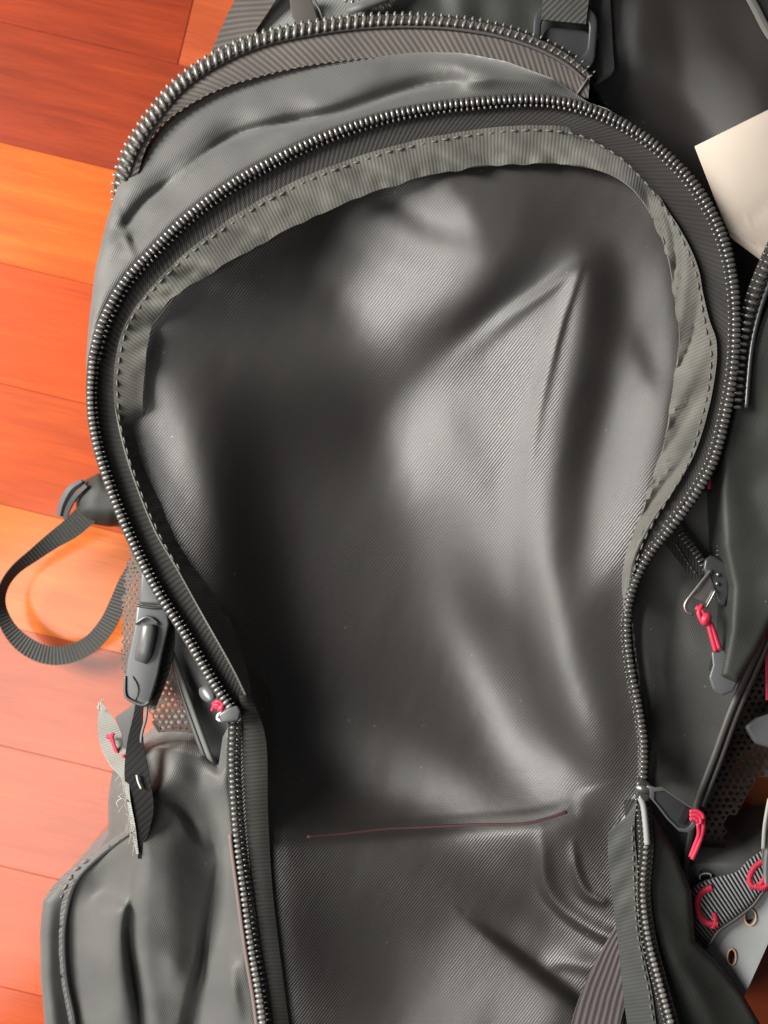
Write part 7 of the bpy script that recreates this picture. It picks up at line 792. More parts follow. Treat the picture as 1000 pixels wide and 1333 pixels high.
TOU = mat('worn_zipper_coil', (.12, .12, .108), .34, Specular_IOR_Level=.7)
TOP = mat('pale_zipper_coil', (.13, .128, .12), .28, Specular_IOR_Level=.8)
MET = mat('gunmetal', (.30, .29, .28), .33, Metallic=.85)
WHI = mat('white_print', (.55, .56, .55), .5)
PIP = cloth('piping_cord', (.05, .05, .048), .6, 4, 60, bump=.6)
PAP = cloth('card_paper', (.62, .54, .46), .7, 60, 20, bump=.05, var=.05, spec=.3)

def wood(name, c1, c2, c3):
    m = mat(name, c1, .36); nt = m.node_tree; b = nt.nodes['Principled BSDF']; L = nt.links.new
    tc = N(nt, 'ShaderNodeTexCoord'); mp = N(nt, 'ShaderNodeMapping'); mp.inputs['Scale'].default_value = (4, 55, 20); L(tc.outputs['Object'], mp.inputs[0])
    oi = N(nt, 'ShaderNodeObjectInfo'); va = N(nt, 'ShaderNodeVectorMath', operation='ADD'); L(mp.outputs[0], va.inputs[0]); sc_ = N(nt, 'ShaderNodeMath', operation='MULTIPLY'); sc_.inputs[1].default_value = 40; L(oi.outputs['Random'], sc_.inputs[0]); L(sc_.outputs[0], va.inputs[1])
    n1 = N(nt, 'ShaderNodeTexNoise'); n1.inputs['Scale'].default_value = 1.6; n1.inputs['Detail'].default_value = 7; n1.inputs['Roughness'].default_value = .62; n1.inputs['Distortion'].default_value = .8; L(va.outputs[0], n1.inputs[0])
    mp2 = N(nt, 'ShaderNodeMapping'); mp2.inputs['Scale'].default_value = (40, 900, 200); L(tc.outputs['Object'], mp2.inputs[0])
    n2 = N(nt, 'ShaderNodeTexNoise'); n2.inputs['Scale'].default_value = 1; n2.inputs['Detail'].default_value = 3; L(mp2.outputs[0], n2.inputs[0])
    mp3 = N(nt, 'ShaderNodeMapping'); mp3.inputs['Scale'].default_value = (5, 9, 5); L(tc.outputs['Object'], mp3.inputs[0])
    n3 = N(nt, 'ShaderNodeTexNoise'); n3.inputs['Scale'].default_value = 1.3; n3.inputs['Detail'].default_value = 2; L(mp3.outputs[0], n3.inputs[0])
    rp = N(nt, 'ShaderNodeValToRGB'); e = rp.color_ramp.elements; e[0].position = .33; e[0].color = (*c3, 1); e[1].position = .68; e[1].color = (*c2, 1); x = e.new(.5); x.color = (*c1, 1)
    L(n1.outputs[0], rp.inputs[0])
    mr = N(nt, 'ShaderNodeMapRange'); mr.inputs[1].default_value = .35; mr.inputs[2].default_value = .65; mr.inputs[3].default_value = .9; mr.inputs[4].default_value = 1.07; L(n2.outputs[0], mr.inputs[0])
    mr3 = N(nt, 'ShaderNodeMapRange'); mr3.inputs[1].default_value = .3; mr3.inputs[2].default_value = .7; mr3.inputs[3].default_value = .8; mr3.inputs[4].default_value = 1.15; L(n3.outputs[0], mr3.inputs[0])
    mm = N(nt, 'ShaderNodeMath', operation='MULTIPLY'); L(mr.outputs[0], mm.inputs[0]); L(mr3.outputs[0], mm.inputs[1])
    vm = N(nt, 'ShaderNodeVectorMath', operation='SCALE'); L(rp.outputs[0], vm.inputs[0]); L(mm.outputs[0], vm.inputs['Scale']); L(vm.outputs[0], b.inputs['Base Color'])
    bp = N(nt, 'ShaderNodeBump'); bp.inputs['Strength'].default_value = .12; bp.inputs['Distance'].default_value = .0003; L(n1.outputs[0], bp.inputs['Height']); L(bp.outputs[0], b.inputs['Normal'])
    b.inputs['Coat Weight'].default_value = .9; b.inputs['Coat Roughness'].default_value = .17; b.inputs['Roughness'].default_value = .6; b.inputs['Specular IOR Level'].default_value = .1
    return m

# ------------------------------------------------------------------ the floor: boards
floor = mesh('floor', [(-3, -3, -.012), (3, -3, -.012), (3, 3, -.012), (-3, 3, -.012)], [(0, 1, 2, 3)], mat('joint_dust', (.03, .014, .008), .9))
floor['kind'] = 'structure'
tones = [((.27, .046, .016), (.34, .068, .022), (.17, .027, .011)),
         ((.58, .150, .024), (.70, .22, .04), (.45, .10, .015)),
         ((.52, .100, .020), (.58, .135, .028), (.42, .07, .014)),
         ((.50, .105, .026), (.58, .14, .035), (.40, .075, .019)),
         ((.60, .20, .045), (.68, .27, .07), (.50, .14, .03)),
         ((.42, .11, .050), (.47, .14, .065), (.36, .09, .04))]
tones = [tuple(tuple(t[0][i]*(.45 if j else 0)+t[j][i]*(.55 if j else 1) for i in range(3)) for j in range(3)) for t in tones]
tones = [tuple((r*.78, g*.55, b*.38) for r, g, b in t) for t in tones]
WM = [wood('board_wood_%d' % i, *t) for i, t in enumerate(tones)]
fa = math.radians(-13.5); pitch = 157*math.cos(fa)*1.24*U
o0 = Wn((0, 185, 0)); ux = np.array([math.cos(fa), math.sin(fa)]); uy = np.array([-math.sin(fa), math.cos(fa)])
order = {-3: 2, -2: 3, -1: 0, 0: 0, 1: 1, 2: 2, 3: 3, 4: 4, 5: 5, 6: 5, 7: 3, 8: 2, 9: 5}
joint5 = None
for r in range(-4, 12):
    cuts = {0: [-1.3, .30, 1.4], 1: [-.9, .45, 1.4], 2: [-1.2, .2, 1.3], 3: [-.8, .33, 1.4], 4: [-1.2, .27, 1.3], 5: [-1.0, .36, 1.4], 6: [-1.2, .045, .9], 7: [-.9, .28, 1.3], 8: [-1.2, .2, 1.2]}.get(r, [-1.2, .1, 1.4])
    for c in range(len(cuts)-1):
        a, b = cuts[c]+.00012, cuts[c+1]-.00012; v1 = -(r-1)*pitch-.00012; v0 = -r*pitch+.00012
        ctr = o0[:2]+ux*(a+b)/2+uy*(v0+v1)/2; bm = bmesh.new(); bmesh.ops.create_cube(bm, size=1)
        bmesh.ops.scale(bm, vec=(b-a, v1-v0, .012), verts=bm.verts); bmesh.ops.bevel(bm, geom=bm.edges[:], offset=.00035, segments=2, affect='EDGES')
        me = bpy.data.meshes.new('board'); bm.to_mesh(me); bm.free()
        t = order.get(r, random.randrange(6)) if c == 0 else ([5, 5, 4, 3, 4, 5][r % 6])  # boards past the first joint: lighter wood tones, making up for the bag's shade
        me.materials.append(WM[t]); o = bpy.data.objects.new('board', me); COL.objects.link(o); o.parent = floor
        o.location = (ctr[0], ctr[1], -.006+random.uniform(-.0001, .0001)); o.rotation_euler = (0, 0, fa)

# ------------------------------------------------------------------ outlines (photo units)
TEETH = [(302, 925), (275, 885), (240, 825), (205, 770), (172, 705), (145, 640), (125, 575), (118, 520), (121, 465), (133, 422), (160, 370), (200, 325), (250, 277),
         (310, 234), (370, 201), (430, 174), (500, 151), (560, 139), (620, 132), (690, 128), (740, 133), (790, 149), (840, 178), (885, 217), (920, 263), (944, 315), (956, 370),
         (959, 430), (955, 490), (945, 545), (930, 600), (905, 645), (872, 690), (841, 730), (822, 775), (817, 820), (822, 870), (832, 920), (839, 970), (838, 1018)]
tz = lambda x, y: ZR+ (6 if y < 300 else 0)
TP = cr([(x, y, tz(x, y)) for x, y in TEETH], 0, 4)

bag = empty('backpack'); bag['label'] = 'unzipped black backpack lying open on the reddish wooden floor, its dark lining showing'; bag['category'] = 'backpack'

# ------------------------------------------------------------------ lining inside the opening
RIM = list(map(tuple, cr(TEETH, 0, 12)))+[(845, 1100), (850, 1200), (865, 1300), (880, 1420), (345, 1420), (325, 1250), (312, 1100), (306, 1000)]
dR, _, _ = sdist(GX, GY, RIM)
ZL = np.full(GX.shape, ZR-22.); put_relief(ZL, LINING_RELIEF)
HOL = cr([(310, 420), (380, 370), (470, 400), (530, 480), (560, 580), (590, 670), (620, 750), (652, 835), (690, 915), (715, 985), (680, 1040), (560, 1052), (400, 1058), (350, 1010), (325, 900), (312, 760), (300, 580), (310, 420)], 90)
ZL = ZL-blur(blur(80.0*(sdist(GX, GY, HOL)[0] > 6), 10), 7)*smooth01((dR-10)/50)*smooth01((GY-420)/420)
for c_, r_ in (([(758, 346, 7, -1), (735, 360, 8, -4), (700, 386, 9, -5), (660, 414, 11, -5), (620, 446, 13, -3), (585, 476, 14, -1)], 16),
               ([(757, 348, 8, -1), (746, 378, 9, -4), (733, 415, 10, -5), (720, 460, 12, -5), (707, 510, 14, -4), (696, 560, 16, -3), (688, 620, 16, -1)], 9),
               ([(704, 1085, 6, -1), (705, 1120, 8, -5), (709, 1152, 9, -8), (728, 1180, 9, -9), (760, 1204, 9, -10), (800, 1224, 9, -10), (820, 1230, 9, -8)], 16),
               ([(745, 1098, 5, -1), (750, 1135, 6, -5), (762, 1162, 7, -6), (784, 1174, 6, -4)], 9),
               ([(700, 1262, 8, -1), (735, 1254, 10, -5), (775, 1260, 11, -6), (808, 1264, 10, -5)], 18),
               ([(610, 1190, 10, 2), (650, 1214, 12, 8), (702, 1254, 12, 10), (762, 1302, 12, 10), (806, 1338, 12, 8)], 26),
               ([(400, 1072, 12, 2), (480, 1066, 14, 8), (600, 1058, 15, 10), (690, 1050, 15, 10), (740, 1036, 12, 4)], 46)): ZL = carve(ZL, c_, r2=r_)
ZL = np.minimum(ZL, ZR-14)
ZL = carve(ZL, [(360, 1092, 9, 1.5), (400, 1090, 10, 3), (500, 1080, 10, 4), (620, 1074, 10, 4), (700, 1068, 10, 4), (745, 1056, 9, 2)])
ZL += vnoise(GX+GY*.4, GY*.45, 24, 8)*.14+vnoise(GX+GY*.3, GY*.6, 11, 9)*.05
sheet('lining', RIM, ZL, LIN, bag, step=2.6, skirt=ZR-290)

# red seam thread along the floor seam of the lining
def onto(P, Zf, off): P = np.array(P, float); return np.c_[P[:, :2], samp(Zf, P[:, 0], P[:, 1])+off]
sp = cr([(400, 1090), (450, 1086), (500, 1080), (560, 1077), (620, 1074), (680, 1073), (712, 1066), (738, 1057)], 0, 5)
MB().tube(onto(sp, ZL, -.6), 2.4, 6).out('lining_seam', SEAM, bag, label='thin dark red seam across the lining')
# slanting broad webbing in the bottom right of the lining
isz = lambda x, y: float(max(samp(ZL, np.array([x+d]), np.array([y]))[0] for d in (-34, -17, 0, 17, 34)))+9
ribbon('inner_strap', [(x, y, isz(x, y), w_) for x, y, w_ in ((836, 1168, 8), (822, 1205, 30), (804, 1252, 50), (782, 1312, 60), (765, 1380, 64))],
       cloth('inner_ribbed_strap', (.075, .062, .062), .7, 6.5, 92, bump=1.0, var=.1), bag, m=7)

# ------------------------------------------------------------------ main zipper tape and binding
def match(pa, pb, n): return cr(pa, n), cr(pb, n)
def strip(name, outer, inner, mat_, n=260, m=9, zo=0., zi=0., bow=0., rip=None, **k):
    A, B = match(outer, inner, n); C = []
    for t in np.linspace(0, 1, m):
        P = A*(1-t)+B*t; z = (zo*(1-t)+zi*t)+bow*math.sin(math.pi*t)+np.zeros(n)
        if P.shape[1] > 2: z = z+P[:, 2]
        if rip is not None: z = z+rip(np.arange(n)/n, t, P)
        C.append(np.c_[P[:, :2], ZR+z])
    return loft(name, C, mat_, bag, **k)
OUTB = [(318, 905), (300, 868), (262, 800), (230, 742), (200, 690), (172, 620), (156, 565), (148, 515), (150, 470), (162, 425), (188, 385), (228, 342), (272, 305), (335, 262), (402, 228), (472, 202),
        (545, 182), (620, 169), (700, 163), (756, 171), (804, 198), (838, 231), (864, 265), (888, 302), (908, 346), (917, 388), (924, 418), (933, 448), (931, 490), (920, 542), (905, 590), (880, 635), (850, 680), (828, 725), (821, 770), (826, 830), (834, 890), (838, 960), (838, 1010)]
INB = [(326, 905), (318, 868), (295, 800), (268, 742), (240, 690), (210, 625), (190, 572), (186, 525), (190, 468), (198, 425), (215, 398), (245, 374), (292, 345), (352, 311), (420, 277), (482, 252),
       (545, 232), (610, 219), (690, 213), (750, 216), (795, 228), (828, 252), (853, 290), (868, 332), (878, 385), (884, 435), (880, 480), (872, 535), (861, 590), (842, 645), (828, 690), (815, 730), (812, 770), (820, 830), (828, 890), (834, 960), (834, 1010)]
# zipper tape: from the teeth in to just under the binding's edge
def zof(l, f): return [(x, y, f(x, y)) for x, y in l]
strip('zipper_tape', [(x, y) for x, y in TEETH], [(x*.9+x2*.1, y*.9+y2*.1) for (x, y), (x2, y2) in zip(OUTB, INB)], ZT, zo=-1, zi=-8, bow=-2, m=7, solid=2)
def brip(u, t, P):
    x, y = P[:, 0], P[:, 1]; top = smooth01((520-y)/120)*smooth01((840-x)/120); right = smooth01((x-780)/60)*smooth01((y-230)/60)
    s = np.cumsum(np.r_[0, np.hypot(*np.diff(P[:, :2], axis=0).T)])
    lean = 4+8*right*0  # height gained across the strip
    lf = smooth01((y-520)/40)+smooth01((470-y)/30)*(1-top)*.3; z = -t*(10+34*np.clip(lf, 0, 1))*(1-top)*(1-right)+t*(-5)*top-right*t*14-top*t*5; cu = smooth01((x-715)/50)*smooth01((275-y)/40); z = z*(1-cu)+cu*(t*22-19)
    wav = top*(4.6*np.sin(s/14+.8*np.sin(s/50))+2.4*np.sin(s/7.1+1))+right*(3.5*np.sin(s/17+.6)+1.5*np.sin(s/6.3))+(1-top)*(1-right)*(2.5*np.sin(s/19))
    return z+wav*t*1.15+vnoise(x, y+t*9, 13, 8)*1.5*t+1.2*np.sin(s/4.3)*t*(top+right)
band = strip('binding_tape', OUTB, INB, BIND, zo=-1, zi=0, rip=brip, solid=2.5, n=420)
# joint folds of the binding: overlapped ends sewn over each other
def patch(pts, z, m_, name='binding_overlap', t=(0, 0)): return prism(name, pts, ZR+z, ZR+z+2.5, m_, bag, bev=1, tilt=t)

# stitches: short raised threads, joined
def stitches(name, path, z, ln=7, gap=4, r=1.0, mt=THR, off=0, jit=.6, slant=0, par=None):
    P = cr(path, 0, 1.0); d, q = nrm(P); b = MB(); i = 0
    while i < len(P)-ln-1:
        a, c = P[i], P[min(i+int(ln), len(P)-1)]; za = z(a) if callable(z) else z; zc = z(c) if callable(z) else z
        a2 = a[:2]+q[i]*(off+random.uniform(-jit, jit)); c2 = c[:2]+q[i]*(off+slant+random.uniform(-jit, jit)); m_ = (a2+c2)/2
        b.tube([(a2[0], a2[1], za-1), (m_[0], m_[1], (za+zc)/2+r*.8), (c2[0], c2[1], zc-1)], r, 5); i += int(ln+gap)
    return b.out(name, mt, par or bag, kind='stuff')
mid = [((x*.88+x2*.12), (y*.88+y2*.12)) for (x, y), (x2, y2) in zip(OUTB, INB)]
stitches('binding_stitches', mid[3:], ZR+.5, 9, 6, 1.25)

# ------------------------------------------------------------------ zipper teeth
def tooth_mesh(name, L_, T_, H_, mat_):
    bm = bmesh.new(); n, rings = 6, ((-.5, .45), (-.25, .95), (.25, .95), (.5, .45)); vs = []
    for u, s in rings: vs.append([bm.verts.new((L_*u, T_*.5*s*math.cos(2*math.pi*j/n), H_*.5*s*math.sin(2*math.pi*j/n))) for j in range(n)])
    for a, b in zip(vs, vs[1:]):
        for j in range(n): bm.faces.new((a[j], a[(j+1) % n], b[(j+1) % n], b[j]))
    bm.faces.new(vs[0][::-1]); bm.faces.new(vs[-1]); me = bpy.data.meshes.new(name); bm.to_mesh(me); bm.free()
    me.materials.append(mat_); me.polygons.foreach_set('use_smooth', [True]*len(me.polygons)); return me
def teeth(path, pitch, L_, T_, H_, mat_, parent, off=0, skew=0, individual=True, name='tooth', sc=None):
    P = cr(path, 0, pitch); d, q = nrm(P); me = tooth_mesh(name, L_*U, T_*U, H_*U, mat_); b = MB()
    vv = np.array([v.co[:] for v in me.vertices]); ff = [tuple(p.vertices) for p in me.polygons]
    for i in range(len(P)):
        p = P[i, :2]+q[i]*off; k = (ZC-P[i, 2])/1250; c = Wn((p[0], p[1], P[i, 2]))
        a = math.atan2(-q[i, 1], q[i, 0])+skew+random.uniform(-.07, .07); s = (sc(i/len(P)) if sc else 1)*random.uniform(.94, 1.05)
        M = Matrix.Translation(c) @ Matrix.Rotation(a, 4, 'Z') @ Matrix.Rotation(random.uniform(-.06, .06), 4, 'Y') @ Matrix.Scale(k*s, 4)
        if individual:
            o = bpy.data.objects.new(name, me); COL.objects.link(o); o.parent = parent; o.matrix_local = M
        else:
            A = np.array(M); b.add(vv@A[:3, :3].T+A[:3, 3], ff)
    if not individual: b.out('teeth', mat_, parent, kind='stuff')
def zip3(pts, z): return [(x, y, z) for x, y in pts]
mz = empty('main_zipper', bag)
up = [p for p in TEETH]
teeth(zip3(TEETH[8:33], ZR+7), 7.0, 12, 6.8, 6, TOO, mz)
for sgn, o_ in ((1, 8.5),):
    teeth(zip3(TEETH[8:33], ZR+3), 7.6, 6, 4.5, 4, TOO, mz, off=o_, individual=False)
teeth(zip3(TEETH[:9], ZR+7), 6.6, 10, 5.8, 6, TOP, mz, off=0, individual=False)
teeth(zip3(TEETH[:9], ZR+4), 6.6, 4, 3.2, 4, TOO, mz, off=7, individual=False)
teeth(zip3(TEETH[32:], ZR+7), 6.6, 10, 5.8, 6, TOO, mz, individual=False)
teeth(zip3(TEETH[32:], ZR+4), 6.6, 4, 3.2, 4, TOO, mz, off=7, individual=False)
cp = zip3(TEETH, ZR+3); P_ = cr(cp, 0, 6)
MB().tube(P_, 4.2, 6, .7).out('coil_core', ZT, mz)
# outer zipper tape lip under the teeth, turning down the side
d_, q_ = nrm(TP); A_ = TP.copy(); A_[:, :2] -= q_*6; A_[:, 2] = ZR-2; B_ = TP.copy(); B_[:, 2] = ZR; D_ = A_.copy(); D_[:, 2] = ZR-40; D_[:, :2] += q_*3
loft('outer_zipper_lip', [B_, A_, D_], ZT, bag, solid=1.5)

# chains below the two sliders
LCH = [(303, 940), (302, 1000), (307, 1080), (317, 1160), (328, 1240), (338, 1300), (348, 1380)]
RCH = [(838, 1040), (843, 1100), (839, 1160), (846, 1220), (859, 1272), (876, 1333), (892, 1390)]
teeth(zip3(LCH, ZR+6), 7.0, 9, 6.2, 6, TOP, mz, off=0, individual=False, sc=lambda u: .75+.5*u)
teeth(zip3(LCH, ZR+4), 7.4, 5, 3.0, 4, TOO, mz, off=-7, individual=False)
teeth(zip3(RCH, ZR+6), 7.0, 8, 6.0, 6, TOP, mz, off=2, individual=False, sc=lambda u: .8+.45*u)
teeth(zip3(RCH, ZR+4), 6.8, 5, 3.4, 4, TOO, mz, off=9, individual=False)
for ch, w0, w1, sg, nm in ((LCH, 6, -12, 1, 'lower_zipper_tape'), (RCH, -8, 26, 1, 'lower_zipper_tape')):
    C3 = cr(zip3(ch, ZR+1), 0, 6); dd, qq = nrm(C3); rows_ = []
    for t in np.linspace(w0, w1, 6): c = C3.copy(); c[:, :2] += qq*t; c[:, 2] += -abs(t)*.25; rows_.append(c)
    loft(nm, rows_, ZT, bag, solid=2)
# pinkish edge of the left tape
C3 = cr(zip3(LCH, ZR+3), 0, 6); dd, qq = nrm(C3); c = C3.copy(); c[:, :2] += qq*8; MB().tube(c[len(c)//3:], 3.0, 6).out('tape_edge', cloth('tape_edge_cloth', (.22, .16, .15), .7, 3.4, 20, bump=.9), bag)
# inner binding strip on the left side below the slider
strip('lower_binding_tape', [(312, 905), (315, 960), (320, 1060), (330, 1180), (345, 1290), (360, 1400)], [(326, 905), (346, 962), (349, 1060), (355, 1160), (368, 1270), (385, 1400)], BINDD, n=80, m=7, zo=-4, zi=-14, bow=2)
# right side: sewn binding left of the chain
strip('lower_binding_tape', [(829, 1042), (826, 1080), (830, 1130), (832, 1200), (840, 1250), (850, 1300), (862, 1400)], [(812, 1070), (794, 1082), (792, 1120), (800, 1190), (806, 1240), (812, 1300), (826, 1400)],
      cloth('lower_binding_cloth', (.050, .052, .049), .7, 5, 0, bump=.25, var=.2, spec=.3), n=90, m=9, zo=1, zi=-8, rip=lambda u, t, P: 2.4*np.sin(P[:, 1]/6.5+P[:, 0]/9)*t*smooth01((1230-P[:, 1])/60)*np.sin(t*3.1))
stitches('binding_stitches', [(823, 1075), (825, 1130), (828, 1200), (836, 1250), (846, 1300), (858, 1390)], ZR+1.5, 8, 5, 1.2)

# ------------------------------------------------------------------ outer shell, upper panel
SH = np.full(GX.shape, 128.0)
for s in (
 [(120, 480, 24, 118), (135, 380, 30, 120), (165, 300, 24, 110), (200, 250, 14, 95)],
 [(178, 255, 30, 140), (240, 200, 30, 148), (300, 170, 28, 146), (380, 140, 24, 140), (470, 115, 20, 128), (560, 95, 20, 110), (640, 95, 20, 80)],
 [(215, 300, 22, 135), (280, 245, 22, 142), (350, 190, 20, 150), (420, 165, 16, 140), (520, 130, 12, 120), (600, 115, 12, 100), (700, 118, 18, 70), (780, 140, 30, 40)],
 [(160, 290, 6, 60), (185, 262, 6, 50), (200, 250, 6, 30), (228, 232, 5, 28), (262, 205, 6, 40), (300, 178, 7, 52), (350, 162, 8, 60), (400, 152, 7, 45), (450, 142, 8, 42), (500, 128, 10, 40), (545, 112, 12, 38), (580, 108, 14, 60)],
 [(640, 108, 16, 50), (700, 118, 16, 55), (745, 135, 20, 38)],
 [(155, 270, 5, 110), (165, 310, 5, 150), (178, 330, 5, 150), (190, 345, 5, 120)],
 [(162, 285, 4, 50), (170, 310, 4, 55), (182, 335, 4, 60)]): stroke(SH, s)
UZI = [(184, 205), (198, 178), (228, 148), (280, 118), (340, 98), (405, 84), (470, 76), (540, 71), (600, 76), (660, 88), (720, 110), (768, 142)]
POL = [(122, 560), (114, 520), (112, 470), (116, 415), (124, 350), (138, 290), (154, 240)]+[(170, 206)]+[(x, y-8) for x, y in UZI[1:]]+[(790, 141), (836, 168), (870, 198), (896, 224)]
inn = list(map(tuple, cr([p for p in TEETH[7:25]], 0, 14)))[::-1]
POL = POL+inn
dS, _, _ = sdist(GX, GY, POL)
dT, _, _ = sdist(GX, GY, RIM)
z0 = ZR-4-34*smooth01(np.clip(-dT, 0, 120)/110)+12*np.sin(np.clip(-dT/60, 0, 1)*math.pi)
SH = lut(SH, LUTS)
ZS = fold(SH, z0, lam=2e-4, tab=((30, 60, 100, 140, 170, 200, 225), (1.3, .9, .5, .18, -.1, -.35, -.55)))
ZS = carve(ZS, [(160, 300, 5, 6), (188, 262, 5, 12), (214, 240, 5, 16), (240, 218, 5, 13), (270, 196, 5, 17), (305, 175, 6, 22), (345, 163, 6, 17), (385, 155, 6, 24), (420, 149, 6, 16), (465, 138, 6, 22), (520, 118, 7, 26), (560, 108, 8, 20), (605, 104, 8, 6)], r2=30)
ZS = carve(ZS, [(162, 292, 4, 4), (170, 312, 4, 5), (182, 338, 4, 5), (192, 350, 4, 4)])
wgt = smooth01(np.clip(-dT-4, 0, None)/26); ZS = (ZR-4)*(1-wgt)+ZS*wgt
sheet('upper_shell_panel', POL, ZS, SHL, bag, skirt=4, round_edge=22, drop=14)

# ------------------------------------------------------------------ second zipper across the top
UZ = [(158, 300), (157, 268), (158, 236), (166, 208), (180, 180), (204, 146), (237, 108), (284, 76), (340, 52), (402, 38), (470, 29), (540, 27), (600, 31), (655, 41), (705, 58), (742, 78), (768, 100)]
uz = empty('upper_zipper', bag)
Zu = ZR-22
zu = lambda y, o=0: Zu+o-55*smooth01((y-215)/60)
def zipu(o): return [(x, y, float(zu(y, o))) for x, y in UZ]
A, B = match(UZ, [(176, 300), (176, 262), (180, 225)]+UZI[1:-1]+[(766, 128)], 150); C = [np.c_[A*(1-t)+B*t, zu(A[:, 1])-4+t*4+3*math.sin(math.pi*t)] for t in np.linspace(-.12, 1, 8)]
loft('zipper_tape', C, ZTB, uz, solid=3)
# back half of the tape, beyond the teeth
dd, qq = nrm(A); C = [np.c_[A-qq*t, zu(A[:, 1])-5-t*1.5] for t in np.linspace(0, 9, 4)]
loft('rear_zipper_tape', C, ZT, uz, solid=2)
teeth(zipu(6), 10.0, 16, 7.2, 7, TOU, uz, off=-1, skew=-.34, sc=lambda u: 1.0 if u < .5 else 1.0-(u-.5)*1.1)
teeth(zipu(3), 10.0, 8, 5.6, 5, TOU, uz, off=-9, skew=-.2, individual=False, sc=lambda u: 1.0 if u < .5 else 1.0-(u-.5)*1.1)
c = np.c_[A+qq*7, zu(A[:, 1])+1]; MB().tube(c, 3.0, 6).out('tape_fold', THRD, uz)
stitches('tape_stitches', [(x, y+1) for x, y in UZI], Zu+1, 6, 4, .9, mt=mat('brown_thread', (.10, .075, .065), .7), par=uz)
MB().tube([(768, 98, Zu+3), (760, 110, Zu+3), (750, 124, Zu+2)], 1.6, 5).out('zipper_stop', THR, uz)

# ------------------------------------------------------------------ things beyond the second zipper
BK = np.full(GX.shape, 60.0)
for s in ([(330, 20, 30, 165), (420, 10, 20, 150)], [(450, 0, 14, 130), (480, 15, 10, 110)], [(520, 0, 12, 40), (600, 10, 20, 45), (680, 10, 25, 42)]): stroke(BK, s)
ZB = fold(BK, np.full(GX.shape, ZR-70.), mid=100)
sheet('back_shell_panel', [(342, -80), (330, 0), (300, 40), (262, 92), (300, 90), (420, 60), (560, 48), (700, 70), (775, 110), (800, 90), (790, -80)], ZB, cloth('pale_shell_nylon', (.13, .138, .13), .6, 3.8, 35, bump=.4, var=.1, spec=.5, sheen=.3), bag, skirt=5)
ribbon('shoulder_webbing', [(362, -60, ZR-50, 50), (340, -15, ZR-52, 48), (314, 30, ZR-54, 42), (290, 75, ZR-60, 34)], ZTB, bag, m=7)
prism('stitched_patch', [(376, -10), (402, -12), (412, 18), (418, 40), (396, 44), (380, 22)], ZR-48, ZR-44, ZTB, bag)
b = MB(); b.tube([(404, -10, ZR-42), (416, 12, ZR-42), (424, 34, ZR-42)], 1.8, 5); b.out('patch_piping', THRD, bag)
# dark loose coil of another zipper at the top edge
teeth([(430, -14, ZR-40), (455, 0, ZR-40), (500, 8, ZR-42), (516, -8, ZR-42)], 8, 10, 5, 6, TOP, bag, individual=False)
b = MB(); b.tube([(452, 14, ZR-38), (475, 6, ZR-34), (500, -2, ZR-36), (520, -20, ZR-38)], 7, 8); b.out('rolled_edge', SHL, bag)
sheet('dark_top_panel', [(440, -80), (470, -10), (470, 30), (560, 34), (640, 44), (700, 60), (780, 100), (780, -80)], np.full(GX.shape, ZR-55.)+vnoise(GX, GY, 30, 5)*4, SHD, bag, skirt=20)
# buckle with webbing at the top
ribbon('top_webbing', [(740, -60, ZR-26, 62), (738, -15, ZR-26, 60), (734, 28, ZR-26, 58)], WEB, bag, m=7)
fr = prism('webbing_buckle', rpoly(735, 50, 84, 88, .08, .28, 6), ZR-44, ZR-30, PLA, bag, bev=3, holes=rpoly(735, 46, 62, 56, .08, .3, 6))
prism('buckle_plate', rpoly(738, 62, 66, 50, .1, .3, 6), ZR-52, ZR-42, PLA, bag, bev=3)

# ------------------------------------------------------------------ second compartment, top right
I2 = np.full(GX.shape, 62.0)
for s in ([(800, -10, 28, 135), (805, 40, 22, 120), (815, 80, 20, 85)], [(890, 40, 40, 78), (930, 110, 45, 108), (960, 160, 40, 100)], [(980, 60, 30, 90)],
          [(840, 130, 30, 62), (880, 190, 30, 50)], [(770, 60, 12, 35), (785, 120, 18, 35), (830, 165, 18, 32), (900, 220, 20, 30), (940, 300, 25, 25)], [(865, 20, 16, 60), (870, 90, 16, 72)]): stroke(I2, s)
Z2 = fold(I2, ZR-80-.0*GX, gain=.9, mid=88)
sheet('second_compartment_lining', [(762, -85), (1095, -85), (1095, 520), (960, 560), (945, 300), (880, 205), (800, 145), (760, 100)], Z2, LIN, bag, skirt=10)
MB().tube(onto(cr([(968, -20), (985, 12), (1003, 45), (1040, 90)], 0, 5), Z2, 6), 6, 8).out('compartment_edge', BIND, bag)

# card sticking out of the compartment
card = empty('paper_card', None, tuple(Wn((960, 240, ZR-40))))
card['label'] = 'blank cream paper card stuck between the zippers at the upper right edge'; card['category'] = 'card'
def reparent(o, p): o.parent = p; o.matrix_parent_inverse = Matrix.Translation(-Vector(p.location))
cv = []
for t in np.linspace(0, 1, 24):
    a = np.array([905, 190])*(1-t)+np.array([951, 308])*t; bb = np.array([1060, 113])*(1-t)+np.array([1075, 400])*t
    row = [np.r_[a*(1-s)+bb*s, ZR-20-26*s+7*math.sin(3*s+2.2*t)-(5 if t > .93 else 0)+(-1.2 if abs((t*1.5+s)-1.35) < .03 else 0)] for s in np.linspace(0, 1, 34)]
    cv.append(row)
A = np.array(cv); V = Wn(A).reshape(-1, 3); n_ = 34
F = [(i*n_+j, (i+1)*n_+j, (i+1)*n_+j+1, i*n_+j+1) for i in range(23) for j in range(n_-1)]
o = mesh('card_sheet', V, F, PAP, None, uv=A[..., :2].reshape(-1, 2)*U, solid=2); reparent(o, card)

